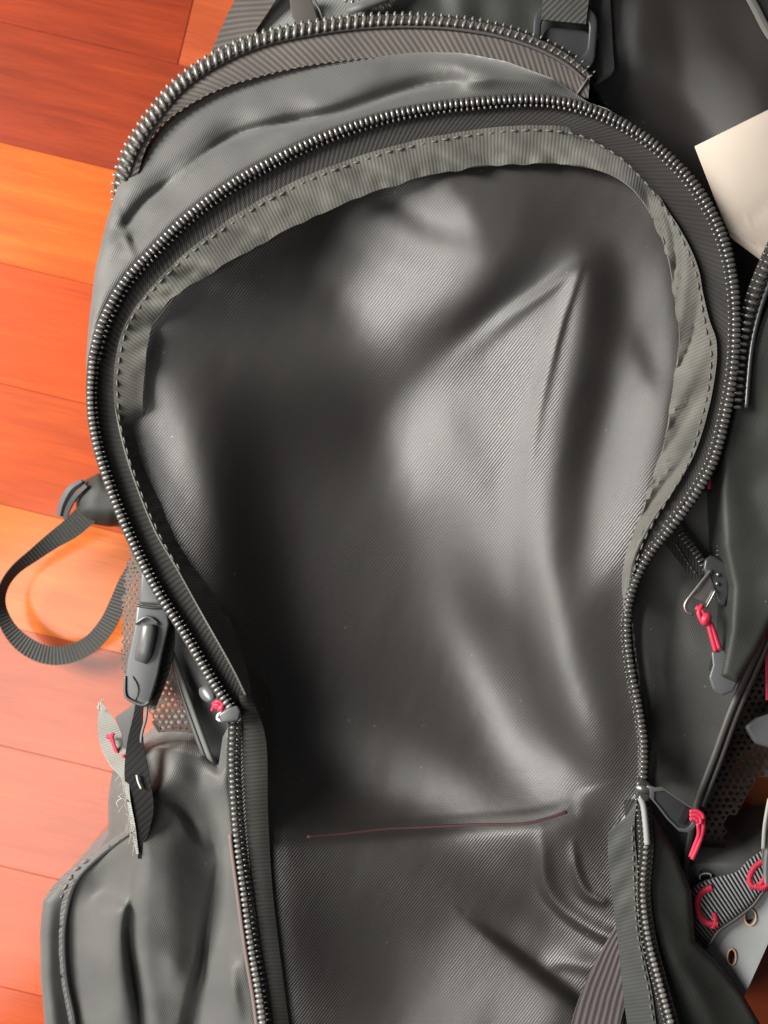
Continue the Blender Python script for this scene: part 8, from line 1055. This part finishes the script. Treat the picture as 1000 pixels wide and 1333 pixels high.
# ------------------------------------------------------------------ right side: gap, flap with its own zipper, side panel
I3 = np.full(GX.shape, 45.0)
for s in ([(850, 800, 30, 60), (855, 900, 25, 62), (850, 980, 25, 60)], [(880, 760, 14, 75), (895, 840, 14, 62)], [(838, 860, 6, 75), (846, 930, 6, 90), (850, 980, 6, 80)], [(905, 900, 25, 38), (880, 980, 25, 42)],
          [(860, 1110, 20, 55), (870, 1180, 20, 50)]): stroke(I3, s)
Z3 = fold(I3, ZR-62-.03*(GX-800), gain=.8, mid=70)
sheet('side_shell_panel', [(820, 760), (850, 690), (900, 650), (950, 620), (985, 640), (990, 800), (960, 900), (935, 985), (905, 1055), (895, 1130), (905, 1200), (880, 1240), (840, 1200), (836, 1040), (838, 960), (824, 870), (816, 820)], Z3, SHL, bag, skirt=5)
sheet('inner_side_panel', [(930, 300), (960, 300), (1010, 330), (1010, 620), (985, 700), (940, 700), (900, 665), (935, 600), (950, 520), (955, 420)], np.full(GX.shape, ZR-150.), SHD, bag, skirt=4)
I4 = np.full(GX.shape, 62.0)
for s in ([(1000, 400, 8, 120), (982, 450, 7, 125), (965, 500, 6, 120), (950, 555, 7, 100), (943, 620, 7, 78), (948, 700, 8, 70)], [(975, 560, 16, 58), (965, 650, 14, 50), (975, 740, 16, 55), (970, 820, 16, 45)],
          [(1000, 640, 14, 100), (1010, 680, 14, 95)], [(990, 560, 14, 78), (1000, 520, 14, 70)], [(1000, 760, 12, 72)]): stroke(I4, s)
Z4 = fold(I4, ZR-10-.0*GX, gain=.9, mid=75, lam=4e-4)
FLP = [(1095, 330), (1010, 372), (990, 415), (968, 470), (955, 530), (940, 590), (937, 640), (941, 710), (953, 765), (950, 820), (938, 880), (960, 890), (985, 850), (1010, 800), (1095, 760)]
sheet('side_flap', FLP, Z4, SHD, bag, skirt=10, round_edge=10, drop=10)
sz = empty('side_zipper', bag)
SZ = [(1030, 275), (1008, 325), (992, 362), (978, 402), (968, 445), (963, 490), (960, 530)]
teeth(zip3(SZ, ZR+2), 9.0, 13, 5.5, 7, TOO, sz, off=0)
teeth(zip3(SZ, ZR-2), 9.0, 6, 4, 5, TOO, sz, off=9, individual=False)
c = cr(zip3(SZ, ZR-4), 0, 6); dd, qq = nrm(c)
for t0_, t1_, nm in ((-14, 12, 'zipper_tape'),):
    rr = []
    for t in np.linspace(t0_, t1_, 6): e = c.copy(); e[:, :2] += qq*t; e[:, 2] -= abs(t)*.4; rr.append(e)
    loft(nm, rr, ZT, sz, solid=2)
MB().tube(np.c_[c[:, :2]-qq*12, c[:, 2]+2], 3.4, 6).out('tape_piping', PLA, sz)
# red tab and small zip in the gap
prism('red_tab', [(921, 619), (944, 614), (944, 637), (921, 637)], ZR-60, ZR-56, RED, bag)
pz = empty('pocket_zipper', bag)
ribbon('zipper_tape', [(872, 690, ZR-44, 30), (893, 718, ZR-44, 30), (915, 748, ZR-44, 26)], ZT, pz)
stitches('tape_stitches', [(880, 708), (895, 732), (908, 750)], ZR-41, 4, 3, .9, par=pz)
teeth([(887, 695, ZR-40), (905, 718, ZR-40), (922, 745, ZR-40)], 6, 11, 4, 5, TOO, pz, individual=False)
teeth([(938, 655, ZR-42), (936, 690, ZR-42), (935, 728, ZR-42)], 5.5, 6, 3.2, 5, TOO, pz, individual=False)
def frame(name, P, r, mt, par): return MB().tube(cr(P, 0, 3), r, 8).out(name, mt, par)
prism('slider_body', [(917, 728), (926, 722), (948, 734), (950, 772), (944, 790), (934, 786), (926, 760), (915, 742)], ZR-44, ZR-30, PLA, pz, bev=4)
frame('puller_ring', [(926, 742, ZR-26), (908, 765, ZR-24), (893, 785, ZR-24), (894, 796, ZR-24), (903, 800, ZR-24)], 2.6, MET, pz)
frame('puller_ring', [(932, 768, ZR-25), (926, 780, ZR-25), (919, 792, ZR-25)], 1.8, MET, pz)
prism('puller_plate', [(923, 745), (931, 768), (920, 786), (903, 778)], ZR-30, ZR-27, MET, pz, bev=1)
for x, y in ((935, 748), (934, 760)): MB().ball((x, y, ZR-28), 3, 3, 3).out('slider_pin', MET, pz)
b = MB(); b.tube(cr([(906, 790, ZR-20), (914, 796, ZR-14), (922, 806, ZR-16), (924, 818, ZR-18), (932, 848, ZR-20)], 0, 3), 3.4, 8)
b.tube(cr([(915, 787, ZR-18), (910, 798, ZR-12), (917, 812, ZR-14), (925, 812, ZR-18), (937, 845, ZR-20)], 0, 3), 3.4, 8); b.ball((919, 806, ZR-14), 8, 10, 7, .5); b.out('pull_cord', CORD, pz)
tb = [(926, 848), (944, 846), (947, 858), (958, 868), (962, 884), (955, 900), (940, 906), (928, 898), (923, 882), (928, 866)]
prism('rubber_tab', tb, ZR-28, ZR-20, PLG, pz, bev=3)

# ------------------------------------------------------------------ netting
def net(name, poly, zf, mt, parent, cell=9.0, hole=.62, sag=0, th=2.2, seed=1):
    P = np.array(poly, float); x0, y0 = P.min(0)-cell; x1, y1 = P.max(0)+cell; b = MB(); r = np.random.default_rng(seed); hh = cell*.87
    J = {}
    def pt(kx, x, y):
        if kx not in J: J[kx] = (x+r.normal()*cell*.05, y+r.normal()*cell*.05)
        return J[kx]
    ny, nx = int((y1-y0)/hh)+1, int((x1-x0)/cell)+1
    cx = []; 
    for j in range(ny):
        for i in range(nx): cx.append((x0+(i+.5*(j % 2))*cell, y0+j*hh))
    CX = np.array(cx); d, _, _ = sdist(CX[:, 0][None], CX[:, 1][None], poly); CX = CX[d[0] > 0]
    V = []; F = []
    for (x, y) in CX:
        n = len(V); R1 = cell*.578; h = hole*r.uniform(.7, 1.18); x0_, y0_ = r.normal()*cell*.07, r.normal()*cell*.07
        for q in range(6):
            a = math.pi/6+q*math.pi/3; vx, vy = x+R1*math.cos(a), y+R1*math.sin(a); V.append((vx, vy, zf(vx, vy)))
        for q in range(6):
            a = math.pi/6+q*math.pi/3; vx, vy = x+x0_+R1*h*math.cos(a), y+y0_+R1*h*math.sin(a)*.85; V.append((vx, vy, zf(vx, vy)-1.0))
        F += [(n+q, n+(q+1) % 6, n+6+(q+1) % 6, n+6+q)[::-1] for q in range(6)]
    V = np.array(V); uv = V[:, :2]*U
    o = mesh(name, Wn(V), F, mt, parent, uv=uv, smooth=False, kind='stuff')
    m = o.modifiers.new('weld', 'WELD'); m.merge_threshold = .4*U
    m = o.modifiers.new('s', 'SOLIDIFY'); m.thickness = th*U; m.offset = 0
    m = o.modifiers.new('sub', 'SUBSURF'); m.levels = 1; m.render_levels = 1
    return o
net('mesh_pocket', [(196, 868), (222, 860), (240, 900), (262, 960), (232, 968), (212, 955), (200, 935), (190, 912)], lambda x, y: ZR-150+(x-190)*.5+6*math.sin(y/9), NET, bag, cell=8.5)
net('mesh_pocket', [(170, 712), (184, 730), (186, 800), (182, 860), (180, 900), (163, 890), (158, 840), (160, 780)], lambda x, y: ZR-120+(x-160)*2.2+3*math.sin(y/6), NET, bag, cell=6.5, hole=.5)
# darker lining behind part of the net
prism('net_backing', [(180, 730), (214, 700), (258, 830), (268, 920), (240, 925), (214, 880), (184, 870)], ZR-190, ZR-186, SHD, bag)
b = MB(); b.tube(cr([(262, 962, ZR-120), (250, 969, ZR-130), (232, 970, ZR-140), (214, 958, ZR-150), (200, 938, ZR-152)], 0, 4), 3.2, 6); b.out('net_hem', NETD, bag)
net('mesh_pocket', [(985, 880), (1010, 860), (1060, 880), (1060, 1000), (985, 1012), (968, 1040), (945, 1075), (940, 1130), (885, 1130), (890, 1095), (905, 1050), (930, 1000)], lambda x, y: ZR-140+6*math.sin(y/11+x/17)+(x-900)*.1, NETD, bag, cell=9.5, hole=.52)
prism('net_backing', [(992, 860), (1060, 850), (1060, 940), (960, 985), (925, 1060), (918, 1128), (880, 1130), (890, 1070), (930, 990)], ZR-190, ZR-186, NETD, bag)

# ------------------------------------------------------------------ left middle: side panel, piping, buckle, webbing
I5 = np.full(GX.shape, 95.0)
for s in ([(225, 800, 14, 115), (245, 850, 14, 118), (262, 900, 12, 110)], [(250, 940, 22, 45), (272, 960, 20, 38)], [(290, 900, 18, 70)], [(222, 870, 8, 50), (236, 900, 8, 40)]): stroke(I5, s)
Z5 = fold(I5, np.full(GX.shape, ZR-62.), mid=85)
sheet('left_side_panel', [(172, 700), (205, 760), (245, 820), (285, 885), (312, 925), (318, 1010), (282, 1004), (262, 965), (238, 905), (218, 845), (212, 800), (186, 762)], Z5, cloth('side_panel_coated', (.062, .067, .068), .5, 3.2, 30, bump=.2, var=.1), bag, skirt=60)
MB().tube(cr([(212, 790, ZR-48), (220, 838, ZR-48), (238, 890, ZR-48), (258, 945, ZR-46), (280, 1004, ZR-42)], 0, 5), 4.0, 8).out('pocket_piping', cloth('grey_piping', (.14, .145, .135), .6, 4, 60, bump=.6), bag)
MB().tube(cr([(218, 830, ZR-52), (232, 888, ZR-52), (251, 945, ZR-50), (273, 1004, ZR-46)], 0, 5), 3.0, 8).out('pocket_piping', PLG, bag)
# side-release buckle
bk = empty('side_buckle', bag)
prism('buckle_socket', [(184, 742), (196, 730), (216, 750), (217, 788), (180, 786)], ZR-36, ZR-12, PLG, bk, bev=4)
prism('buckle_body', [(178, 788), (217, 790), (221, 812), (212, 850), (206, 880), (196, 914), (188, 918), (166, 910), (162, 904), (163, 878), (166, 858), (174, 820)], ZR-34, ZR-14, PLG, bk, bev=4)
MB().tube(cr([(194, 812, ZR-11), (191, 832, ZR-9), (187, 850, ZR-11), (183, 862, ZR-15)], 0, 4), [9, 10.5, 11, 11, 11, 11, 11, 11, 11, 11.5, 11, 10, 8, 5][:len(cr([(194, 812, 0), (191, 832, 0), (187, 850, 0), (183, 862, 0)], 0, 4))], 10, .7).out('release_rib', PLG, bk)
frame('buckle_rim', [(176, 812, ZR-12), (192, 803, ZR-10), (206, 812, ZR-12)], 2.2, PLG, bk)
frame('buckle_groove', [(178, 788, ZR-12), (198, 791, ZR-11), (218, 790, ZR-13)], 1.8, PLA, bk)
frame('buckle_rim', [(163, 880, ZR-14), (163, 904, ZR-13), (170, 912, ZR-13), (186, 918, ZR-13), (195, 913, ZR-14)], 2.0, PLG, bk)
frame('mould_line', [(172, 880, ZR-13), (178, 890, ZR-12.6), (180, 900, ZR-13), (176, 912, ZR-13)], .7, PLA, bk)
ribbon('buckle_webbing', [(214, 800, ZR-36, 26), (212, 840, ZR-40, 30), (205, 880, ZR-40, 26), (194, 922, ZR-36, 16)], WEB, bk, m=5)
b = MB()  # faint white mark printed on the webbing
for q in (((196, 886), (194, 896)), ((196, 886), (203, 888)), ((194, 891), (202, 893)), ((199, 892), (201, 899)), ((203, 888), (202, 893))):
    b.tube([(q[0][0], q[0][1], ZR-33), (q[1][0], q[1][1], ZR-33)], .9, 5, .5)
b.out('printed_mark', WHI, bk)
# webbing hanging from the buckle, with its frayed pale label
ribbon('hanging_webbing', [(184, 900, ZR-34, 10), (180, 930, ZR-30, 12), (176, 970, ZR-12, 22), (178, 1010, ZR+2, 32), (184, 1050, ZR+8, 32), (184, 1078, ZR+8, 22), (183, 1100, ZR+5, 10), (181, 1118, ZR, 3)], cloth('black_webbing', (.008, .008, .008), .75, 6, 50, bump=.4, spec=.2), bag, m=7)
prism('folded_webbing', [(150, 934), (172, 918), (178, 912), (180, 975), (170, 996), (161, 975), (158, 955)], ZR-44, ZR-39, cloth('fine_ribbed_webbing', (.075, .075, .072), .6, 4.6, 70, bump=1.0), bag, tilt=(.25, 0))
frame('webbing_edge', [(192, 912, ZR-24), (190, 935, ZR-20), (184, 960, ZR-16), (183, 1000, ZR-12)], 2.0, THR, bag)
lab = ribbon('frayed_label', [(131, 915, ZR-70, 3, 0), (138, 940, ZR-60, 22, 8), (146, 965, ZR-48, 32, 14), (155, 990, ZR-22, 26, 14), (163, 1012, ZR, 10, 4), (167, 1040, ZR+10, 5, 0), (173, 1075, ZR+11, 6, 0), (179, 1112, ZR+6, 3, 0)], TAGM, bag, m=7, step=3, solid=1.2)
b = MB()
for p in ([(143, 956), (146, 962), (144, 966)], [(146, 962), (149, 972), (154, 984), (160, 988), (161, 982)], [(138, 958), (144, 960), (148, 954)], [(152, 980), (158, 992)]):
    b.tube(cr([(x, y, ZR-42+(x-140)*.7) for x, y in p], 0, 2), 2.6, 6, .5)
b.out('red_lettering', RED, bag)
b = MB()
for _ in range(34):
    t = random.random(); x = np.interp(t, [0, .5, .75, 1], [160, 166, 173, 180]); y = 1000+t*112; l = random.uniform(4, 13); a = random.uniform(-2.8, .6) if random.random() < .3 else random.uniform(1.0, 2.4)
    b.tube(cr([(x-3, y, ZR+11), (x-3+l*.5*math.cos(a)+random.uniform(-1, 2), y+l*.5*math.sin(a), ZR+14), (x-3+l*math.cos(a), y+l*math.sin(a)+2, ZR+12)], 5), .22, 4)
for _ in range(14):
    x, y = 131+random.uniform(-2, 4), 916+random.uniform(-3, 10); b.tube([(x, y, ZR-60), (x+random.uniform(-4, 3), y-random.uniform(2, 7), ZR-58)], .5, 4)
b.tube(cr([(167, 1044, ZR+12), (158, 1040, ZR+14), (152, 1045, ZR+13), (155, 1052, ZR+11)], 0, 2), .6, 4); b.tube(cr([(160, 1041, ZR+14), (154, 1036, ZR+13)], 0, 2), .5, 4)
b.tube(cr([(178, 1009, ZR+7), (180, 1018, ZR+9), (184, 1027, ZR+10)], 0, 2), 1.5, 6)
b.out('frayed_threads', THP, bag, kind='stuff')
# small slider pull at the left
lp = empty('left_slider', mz)
prism('slider_body', [(284, 930), (296, 922), (309, 918), (314, 926), (311, 938), (300, 940), (288, 942)], ZR+1, ZR+14, PLG, lp, bev=3)
frame('puller_loop', [(300, 930, ZR+12), (286, 929, ZR+6), (283, 936, ZR+6), (290, 938, ZR+8), (300, 935, ZR+12)], 2.0, WHI, lp)
b = MB(); b.ball((283, 918, ZR-2), 8, 7, 6, .3); b.ball((288, 922, ZR+2), 5, 6, 5, .8); b.tube(cr([(276, 926, ZR-6), (281, 914, ZR+3), (289, 916, ZR+4), (288, 927, ZR+3)], 0, 2), 2.4, 6); b.out('pull_cord', CORD, lp)
b = MB(); b.tube(cr([(266, 893, ZR-26), (270, 902, ZR-22), (276, 912, ZR-14)], 0, 3), [7, 9.5, 10.5, 10.5, 10, 8, 6][:len(cr([(266, 893, 0), (270, 902, 0), (276, 912, 0)], 0, 3))], 10, .8); b.out('rubber_tab', PLG, lp)

# ------------------------------------------------------------------ lower left shell
PL = [(302, 935), (300, 1000), (305, 1080), (315, 1160), (326, 1240), (336, 1300), (350, 1420), (70, 1420), (58, 1333), (53, 1275), (52, 1215), (56, 1172), (82, 1145), (122, 1116), (141, 1085), (141, 1040), (147, 1000), (158, 985), (180, 975), (205, 972), (236, 977), (262, 985), (284, 1000), (290, 960)]
z0 = ZR-6-70*smooth01((300-GX)/230)-20*smooth01((GY-1250)/120)*0
dL, _, _ = sdist(GX, GY, PL)
Z6 = z0.copy(); put_relief(Z6, PANEL_RELIEF)
for c_, r_ in (([(181, 1122, 4, 1), (173, 1170, 5, 8), (167, 1215, 5, 14), (172, 1265, 5, 16), (180, 1310, 5, 14), (184, 1350, 5, 10)], 20),
               ([(288, 1110, 4, 2), (277, 1160, 5, 8), (268, 1210, 5, 14), (262, 1255, 5, 16), (250, 1300, 6, 12), (240, 1345, 6, 8)], 26),
               ([(205, 1040, 5, 2), (226, 1046, 6, 7), (244, 1066, 6, 9), (258, 1092, 6, 4)], 12)): Z6 = carve(Z6, c_, r2=r_)
tl = smooth01((306+(GY-940)*.09-GX)/26); Z6 = np.where(GY > 920, (ZR-5)*(1-tl)+Z6*tl, Z6)
Z6 = np.minimum(Z6, ZR+6)
sheet('lower_left_panel', PL, Z6, SHL, bag, step=2.6, skirt=4, round_edge=16, drop=14)
# edge binding and piping round the panel
pl = cr([(196, 1068), (160, 1092), (126, 1118), (100, 1146), (88, 1180), (83, 1220), (86, 1275), (97, 1333), (104, 1400)], 0, 4)
def onz(P, off): return np.c_[P[:, :2], samp(Z6, P[:, 0], P[:, 1])+off]
MB().tube(onz(pl, 1.5), 3.6, 8).out('edge_piping', PIP, bag)
pe = cr([(196, 1068), (160, 1085), (122, 1112), (84, 1140), (60, 1170), (54, 1218), (57, 1280), (66, 1340), (78, 1400)], 0, 4); k_ = np.linspace(0, len(pl)-1, 120).astype(int); k2 = np.linspace(0, len(pe)-1, 120).astype(int)
a_, c_ = onz(pl[k_], 3), onz(pe[k2], 2); c_[:, 2] = a_[:, 2]-14
loft('edge_binding', [a_*(1-t)+c_*t+np.array([0, 0, 3*math.sin(math.pi*t)]) for t in np.linspace(0.03, 1, 6)], cloth('edge_binding_cloth', (.085, .085, .082), .68, 4, 60, bump=.6, var=.15, sheen=.2), bag, solid=2)
zst = samp(Z6, pl[:, 0], pl[:, 1]); zfun = lambda p: samp(Z6, np.array([p[0]+10]), np.array([p[1]]))[0]+2.5
stitches('edge_stitches', [(114, 1119), (92, 1142), (79, 1176), (75, 1220), (78, 1275), (88, 1333), (95, 1390)], zfun, 9, 5, 1.2, mt=mat('pink_grey_thread', (.20, .14, .13), .7), slant=2)

# ------------------------------------------------------------------ strap loop lying out on the floor
stg = bag
ZF = 60
bm_ = [(146, 622), (128, 616), (108, 626), (98, 648), (100, 670), (118, 682), (142, 686), (160, 682), (200, 690), (205, 640), (180, 600)]
I7 = np.full(GX.shape, 95.0)
for s in ([(112, 640, 10, 120), (130, 628, 10, 110)], [(150, 670, 14, 70), (120, 672, 8, 80)], [(140, 648, 14, 105)]): stroke(I7, s)
sheet('strap_anchor', bm_, fold(I7, np.full(GX.shape, 120.0), mid=95), SHD, bag, skirt=4, round_edge=26, drop=40)
ribbon('adjuster_buckle', [(107, 627, 112, 8), (92, 638, 106, 12), (82, 656, 98, 12), (78, 672, 92, 10)], PLG, bag, m=5, solid=8, prof=lambda t: -12*abs(t))
ribbon('adjuster_bar', [(112, 632, 118, 5), (98, 645, 112, 6), (88, 662, 104, 6), (84, 676, 98, 5)], PLA, bag, m=5, solid=7)
ribbon('loop_strap', [(114, 668, 104, 30, 4), (92, 688, 96, 27, 6), (70, 703, 86, 22, 10), (45, 722, 76, 17, 14), (20, 742, 68, 13, 18), (5, 764, 62, 12, 20), (1, 788, 58, 14, 14), (10, 815, 54, 19, 8), (30, 838, 50, 23, 4), (58, 852, 48, 24, 2), (88, 852, 50, 24, 2), (118, 838, 56, 23, 4), (140, 812, 66, 22, 6), (152, 786, 80, 20, 8), (162, 758, 96, 16, 8), (176, 735, 110, 16, 8)],
       cloth('strap_webbing', (.030, .030, .027), .66, 4.5, 8, bump=1.0, var=.1, spec=.35), bag, m=5, step=4, solid=1.6)

# ------------------------------------------------------------------ right slider with its long puller
rs = empty('right_slider', mz)
prism('slider_body', [(828, 1018), (836, 1014), (848, 1020), (850, 1034), (844, 1044), (832, 1042), (826, 1034)], ZR, ZR+12, PLA, rs, bev=4)
MB().tube([(828, 1026, ZR+13), (838, 1027, ZR+15), (846, 1030, ZR+13)], [5, 5.5, 5], 10).out('slider_cap', MET, rs)
frame('slider_bridge', [(842, 1024, ZR+15), (852, 1027, ZR+17), (860, 1032, ZR+15), (858, 1040, ZR+12), (848, 1038, ZR+10)], 2.6, PLG, rs)
outer = [(846, 1026), (862, 1024), (880, 1036), (898, 1048), (908, 1056), (909, 1066), (904, 1078), (896, 1084), (884, 1082), (868, 1066), (856, 1050), (846, 1038)]
def shr(P, c, f): return [(c[0]+(x-c[0])*f, c[1]+(y-c[1])*f) for x, y in P]
prism('puller', outer, ZR+6, ZR+13, PLA, rs, bev=2, tilt=(-.15, -.1))
prism('puller_rim', outer, ZR+13, ZR+15, PLG, rs, bev=.8, holes=shr(outer, (880, 1054), .82), tilt=(-.15, -.1))
prism('puller_slot', rpoly(864, 1040, 17, 8, .9, .4), ZR+13, ZR+15.5, PLG, rs, bev=.7, holes=rpoly(864, 1040, 11, 4, .9, .4), tilt=(-.1, -.1))
prism('puller_window', rpoly(891, 1062, 11, 22, .45, .2), ZR+9, ZR+14, mat('window_black', (.006, .006, .007), .8), rs, bev=.6, tilt=(-.15, -.1))
b = MB()
for q in (((898, 1057), (907, 1056), (914, 1060), (916, 1066)), ((898, 1062), (906, 1061), (912, 1065), (912, 1073)), ((898, 1067), (905, 1066), (910, 1070))):
    b.tube(cr([(x, y, ZR+15) for x, y in q], 0, 2), 3.0, 8)
b.tube(cr([(914, 1062, ZR+14), (916, 1074, ZR+10), (913, 1090, ZR+4), (907, 1106, ZR), (901, 1119, ZR-3)], 0, 3), 3.0, 8)
b.tube(cr([(909, 1072, ZR+12), (910, 1086, ZR+6), (905, 1100, ZR), (899, 1116, ZR-4)], 0, 3), 3.0, 8); b.out('pull_cord', CORD, rs)
frame('tape_end_roll', [(833, 1036, ZR+8), (838, 1050, ZR+8), (841, 1075, ZR+8), (843, 1100, ZR+7)], 4.2, cloth('grey_roll', (.30, .31, .31), .45, 3, 0, bump=.4), bag)
# piping strip and hard clip at the right edge
MB().tube(cr([(995, 828, ZR-40), (975, 872, ZR-44), (952, 925, ZR-48), (930, 985, ZR-52), (908, 1045, ZR-56), (896, 1100, ZR-62), (890, 1135, ZR-66)], 0, 5), 5, 8).out('pocket_piping', cloth('dark_piping', (.07, .068, .062), .6, 4, 60, bump=.6), bag)
MB().tube(cr([(1003, 832, ZR-44), (984, 876, ZR-48), (961, 928, ZR-52), (939, 988, ZR-56), (915, 1050, ZR-60)], 0, 5), 3.4, 8).out('pocket_piping', PIP, bag)
prism('strap_clip', [(968, 946), (985, 934), (1010, 926), (1060, 930), (1060, 985), (1005, 975), (982, 968)], ZR-92, ZR-74, PLG, bag, bev=6)
prism('red_trim', [(996, 850), (1008, 848), (1008, 910), (997, 912)], ZR-72, ZR-68, RED, bag)

# ------------------------------------------------------------------ lower right shell
I8 = np.full(GX.shape, 62.0)
for s in ([(860, 1100, 12, 50), (866, 1180, 12, 42), (880, 1210, 14, 40)], [(862, 1225, 8, 85), (876, 1262, 9, 105), (900, 1300, 10, 110), (920, 1345, 10, 100)], [(895, 1250, 9, 48), (920, 1290, 9, 52), (945, 1340, 10, 55)],
          [(920, 1240, 9, 66), (950, 1275, 9, 85), (975, 1320, 10, 75)], [(862, 1280, 6, 50), (880, 1330, 6, 50)]): stroke(I8, s)
z0 = ZR-8-60*smooth01((GX-870)/130)
Z8 = fold(I8, z0, gain=.9, mid=80, lam=4e-4)
PR = [(838, 1040), (850, 1060), (880, 1110), (900, 1160), (905, 1225), (935, 1255), (968, 1296), (990, 1333), (1015, 1420), (890, 1420), (874, 1333), (858, 1272), (846, 1220), (840, 1160), (844, 1100)]
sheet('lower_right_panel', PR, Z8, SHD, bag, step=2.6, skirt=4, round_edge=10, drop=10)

# hip wing: perforated grey panel, striped webbing with red embroidery
wing = bag
za = ZR-78
def sheetz(z, amp=3, s=55, sd=2): return z+vnoise(GX, GY, s, sd)*amp
sheet('grey_wing_base', [(858, 1210), (872, 1170), (884, 1138), (905, 1124), (940, 1124), (1000, 1128), (1070, 1110), (1070, 1180), (960, 1200), (900, 1235)], sheetz(za-6), cloth('dark_coated_grey', (.12, .125, .125), .5, 3, 0, bump=.08, var=.08), bag, skirt=20)
hl = [(904, 1236), (925, 1216), (960, 1186), (985, 1160), (1005, 1140), (1075, 1130), (1075, 1170), (1003, 1222), (985, 1262), (966, 1304), (936, 1270)]
# perforated panel: a plate with real oval openings
def perforated(name, poly, holes, z, th, mt, par):
    import mathutils
    from mathutils.geometry import delaunay_2d_cdt
    rings = [[tuple(p) for p in poly]]+[[(cx+rx*math.cos(a)*math.cos(an)-ry*math.sin(a)*math.sin(an), cy+rx*math.cos(a)*math.sin(an)+ry*math.sin(a)*math.cos(an)) for a in np.linspace(0, 2*math.pi, 16, endpoint=False)] for cx, cy, rx, ry, an in holes]
    pts = []; edges = []
    for rg in rings:
        n = len(pts); pts += rg; edges += [(n+i, n+(i+1) % len(rg)) for i in range(len(rg))]
    nb = len(pts)
    for x in np.arange(860, 1080, 7):
        for y in np.arange(1110, 1310, 7):
            d, _, _ = sdist(np.array([[x]]), np.array([[y]]), poly)
            if d[0, 0] > 4 and all(math.hypot((x-h[0])/(h[2]+3), (y-h[1])/(h[3]+3)) > 1.15 for h in holes): pts.append((x, y))
    v, e, f, *_ = delaunay_2d_cdt([Vector(p) for p in pts], edges, [], 0, 1e-4)
    P = np.array([p[:] for p in v]); F = []
    for t in f:
        c = P[list(t)].mean(0); d, _, _ = sdist(np.array([[c[0]]]), np.array([[c[1]]]), poly)
        if d[0, 0] > 0 and all(sdist(np.array([[c[0]]]), np.array([[c[1]]]), rg)[0][0, 0] < 0 for rg in rings[1:]): F.append(tuple(t)[::-1])
    Z = samp(z, P[:, 0], P[:, 1])+5*np.sin(P[:, 0]/40)
    return mesh(name, Wn(np.c_[P, Z]), F, mt, par, uv=P*U, solid=th)
HO = [(977, 1194, 6.5, 9.5, .1), (953, 1246, 4.6, 9.5, .05)]
perforated('perforated_panel', hl, HO, sheetz(za+2), 5, GREY, bag)
for cx, cy, rx, ry, an in HO:
    ring = [(cx+(rx+1)*math.cos(a), cy+(ry+1)*math.sin(a), za+6+5*math.sin(cx/40)) for a in np.linspace(0, 2*math.pi, 20)]
    MB().tube(ring, 1.1, 6).out('hole_rim', cloth('orange_hole_edge', (.62, .38, .22), .7, 3, 0, bump=.4), bag)
HO2 = (919, 1141, 7, 2.2)
prism('slot_shadow', rpoly(919, 1141, 15, 5, -.25, .4), za-1, za+1, mat('slot_black', (.01, .01, .01), .8), bag, bev=.5)
frame('slot_rim', [(912, 1145, za+3), (911, 1140, za+3), (918, 1137, za+3), (925, 1138, za+3), (926, 1142, za+3)], 1.1, WHI, bag)
# striped webbing: its own ribs are built, one cord next to another
L0 = cr([(868, 1186), (885, 1172), (905, 1152), (930, 1142), (958, 1134), (975, 1118), (1002, 1100), (1040, 1080)], 60); L1 = cr([(912, 1236), (922, 1228), (935, 1210), (958, 1194), (980, 1176), (992, 1160), (1010, 1148), (1050, 1120)], 60)
zw = lambda t: za+14+4*math.sin(math.pi*t)
loft('webbing_band', [np.c_[L0*(1-t)+L1*t, np.full(60, zw(t)-1)] for t in np.linspace(0, 1, 9)], WEB, bag, solid=3)
rib = cloth('pale_rib_yarn', (.26, .27, .28), .7, 2.6, 60, bump=.8)
ribd = cloth('dark_rib_yarn', (.10, .10, .10), .7, 2.6, 60, bump=.8)
P0 = cr([tuple(p) for p in L0], 0, 5.2); P1 = cr([tuple(p) for p in L1], len(P0))
for i in range(len(P0)-1):
    pp = [(*(P0[i]*(1-t)+P1[i]*t), zw(t)+1.2) for t in np.linspace(.02, .98, 8)]
    MB().tube(pp, 1.5, 5).out('rib', ribd if i < 8 else rib, bag)
def embroid(name, P, wd, z):
    C = cr(P, 0, 2.2); d, q = nrm(C); b = MB()
    for i in range(len(C)):
        l = wd*random.uniform(.9, 1.12); a = C[i]-q[i]*l/2; c = C[i]+q[i]*l/2; m_ = C[i]
        b.tube([(a[0], a[1], z-1), ((a[0]+m_[0])/2, (a[1]+m_[1])/2, z+1.4), (m_[0], m_[1], z+2), ((c[0]+m_[0])/2, (c[1]+m_[1])/2, z+1.4), (c[0], c[1], z-1)], 1.5, 5)
    return b.out(name, RED, bag)
embroid('red_lettering', [(926, 1156), (916, 1160), (909, 1170), (908, 1182), (913, 1194), (922, 1202), (934, 1203)], 9, za+20)
embroid('red_lettering', [(930, 1190), (932, 1198), (929, 1208)], 7, za+20)
embroid('red_lettering', [(992, 1122), (982, 1130), (976, 1144), (980, 1154), (990, 1152), (998, 1140)], 8, za+20)
embroid('red_lettering', [(984, 1154), (994, 1156), (1002, 1150)], 8, za+21)
MB().tube(np.c_[L1+np.array([1.5, 2]), np.full(60, za+14)], 2.2, 6).out('webbing_edge', THRD, bag)
ribbon('webbing_turn', [(1010, 1060, ZR-40, 18), (1002, 1090, ZR-42, 16), (1000, 1120, ZR-46, 14), (1002, 1150, ZR-52, 12)], WEBS, bag, m=5)
MB().tube(cr([(1002, 1040, ZR-34), (996, 1075, ZR-34), (994, 1105, ZR-38)], 0, 4), 3, 8).out('pale_webbing_edge', TAGM, bag)
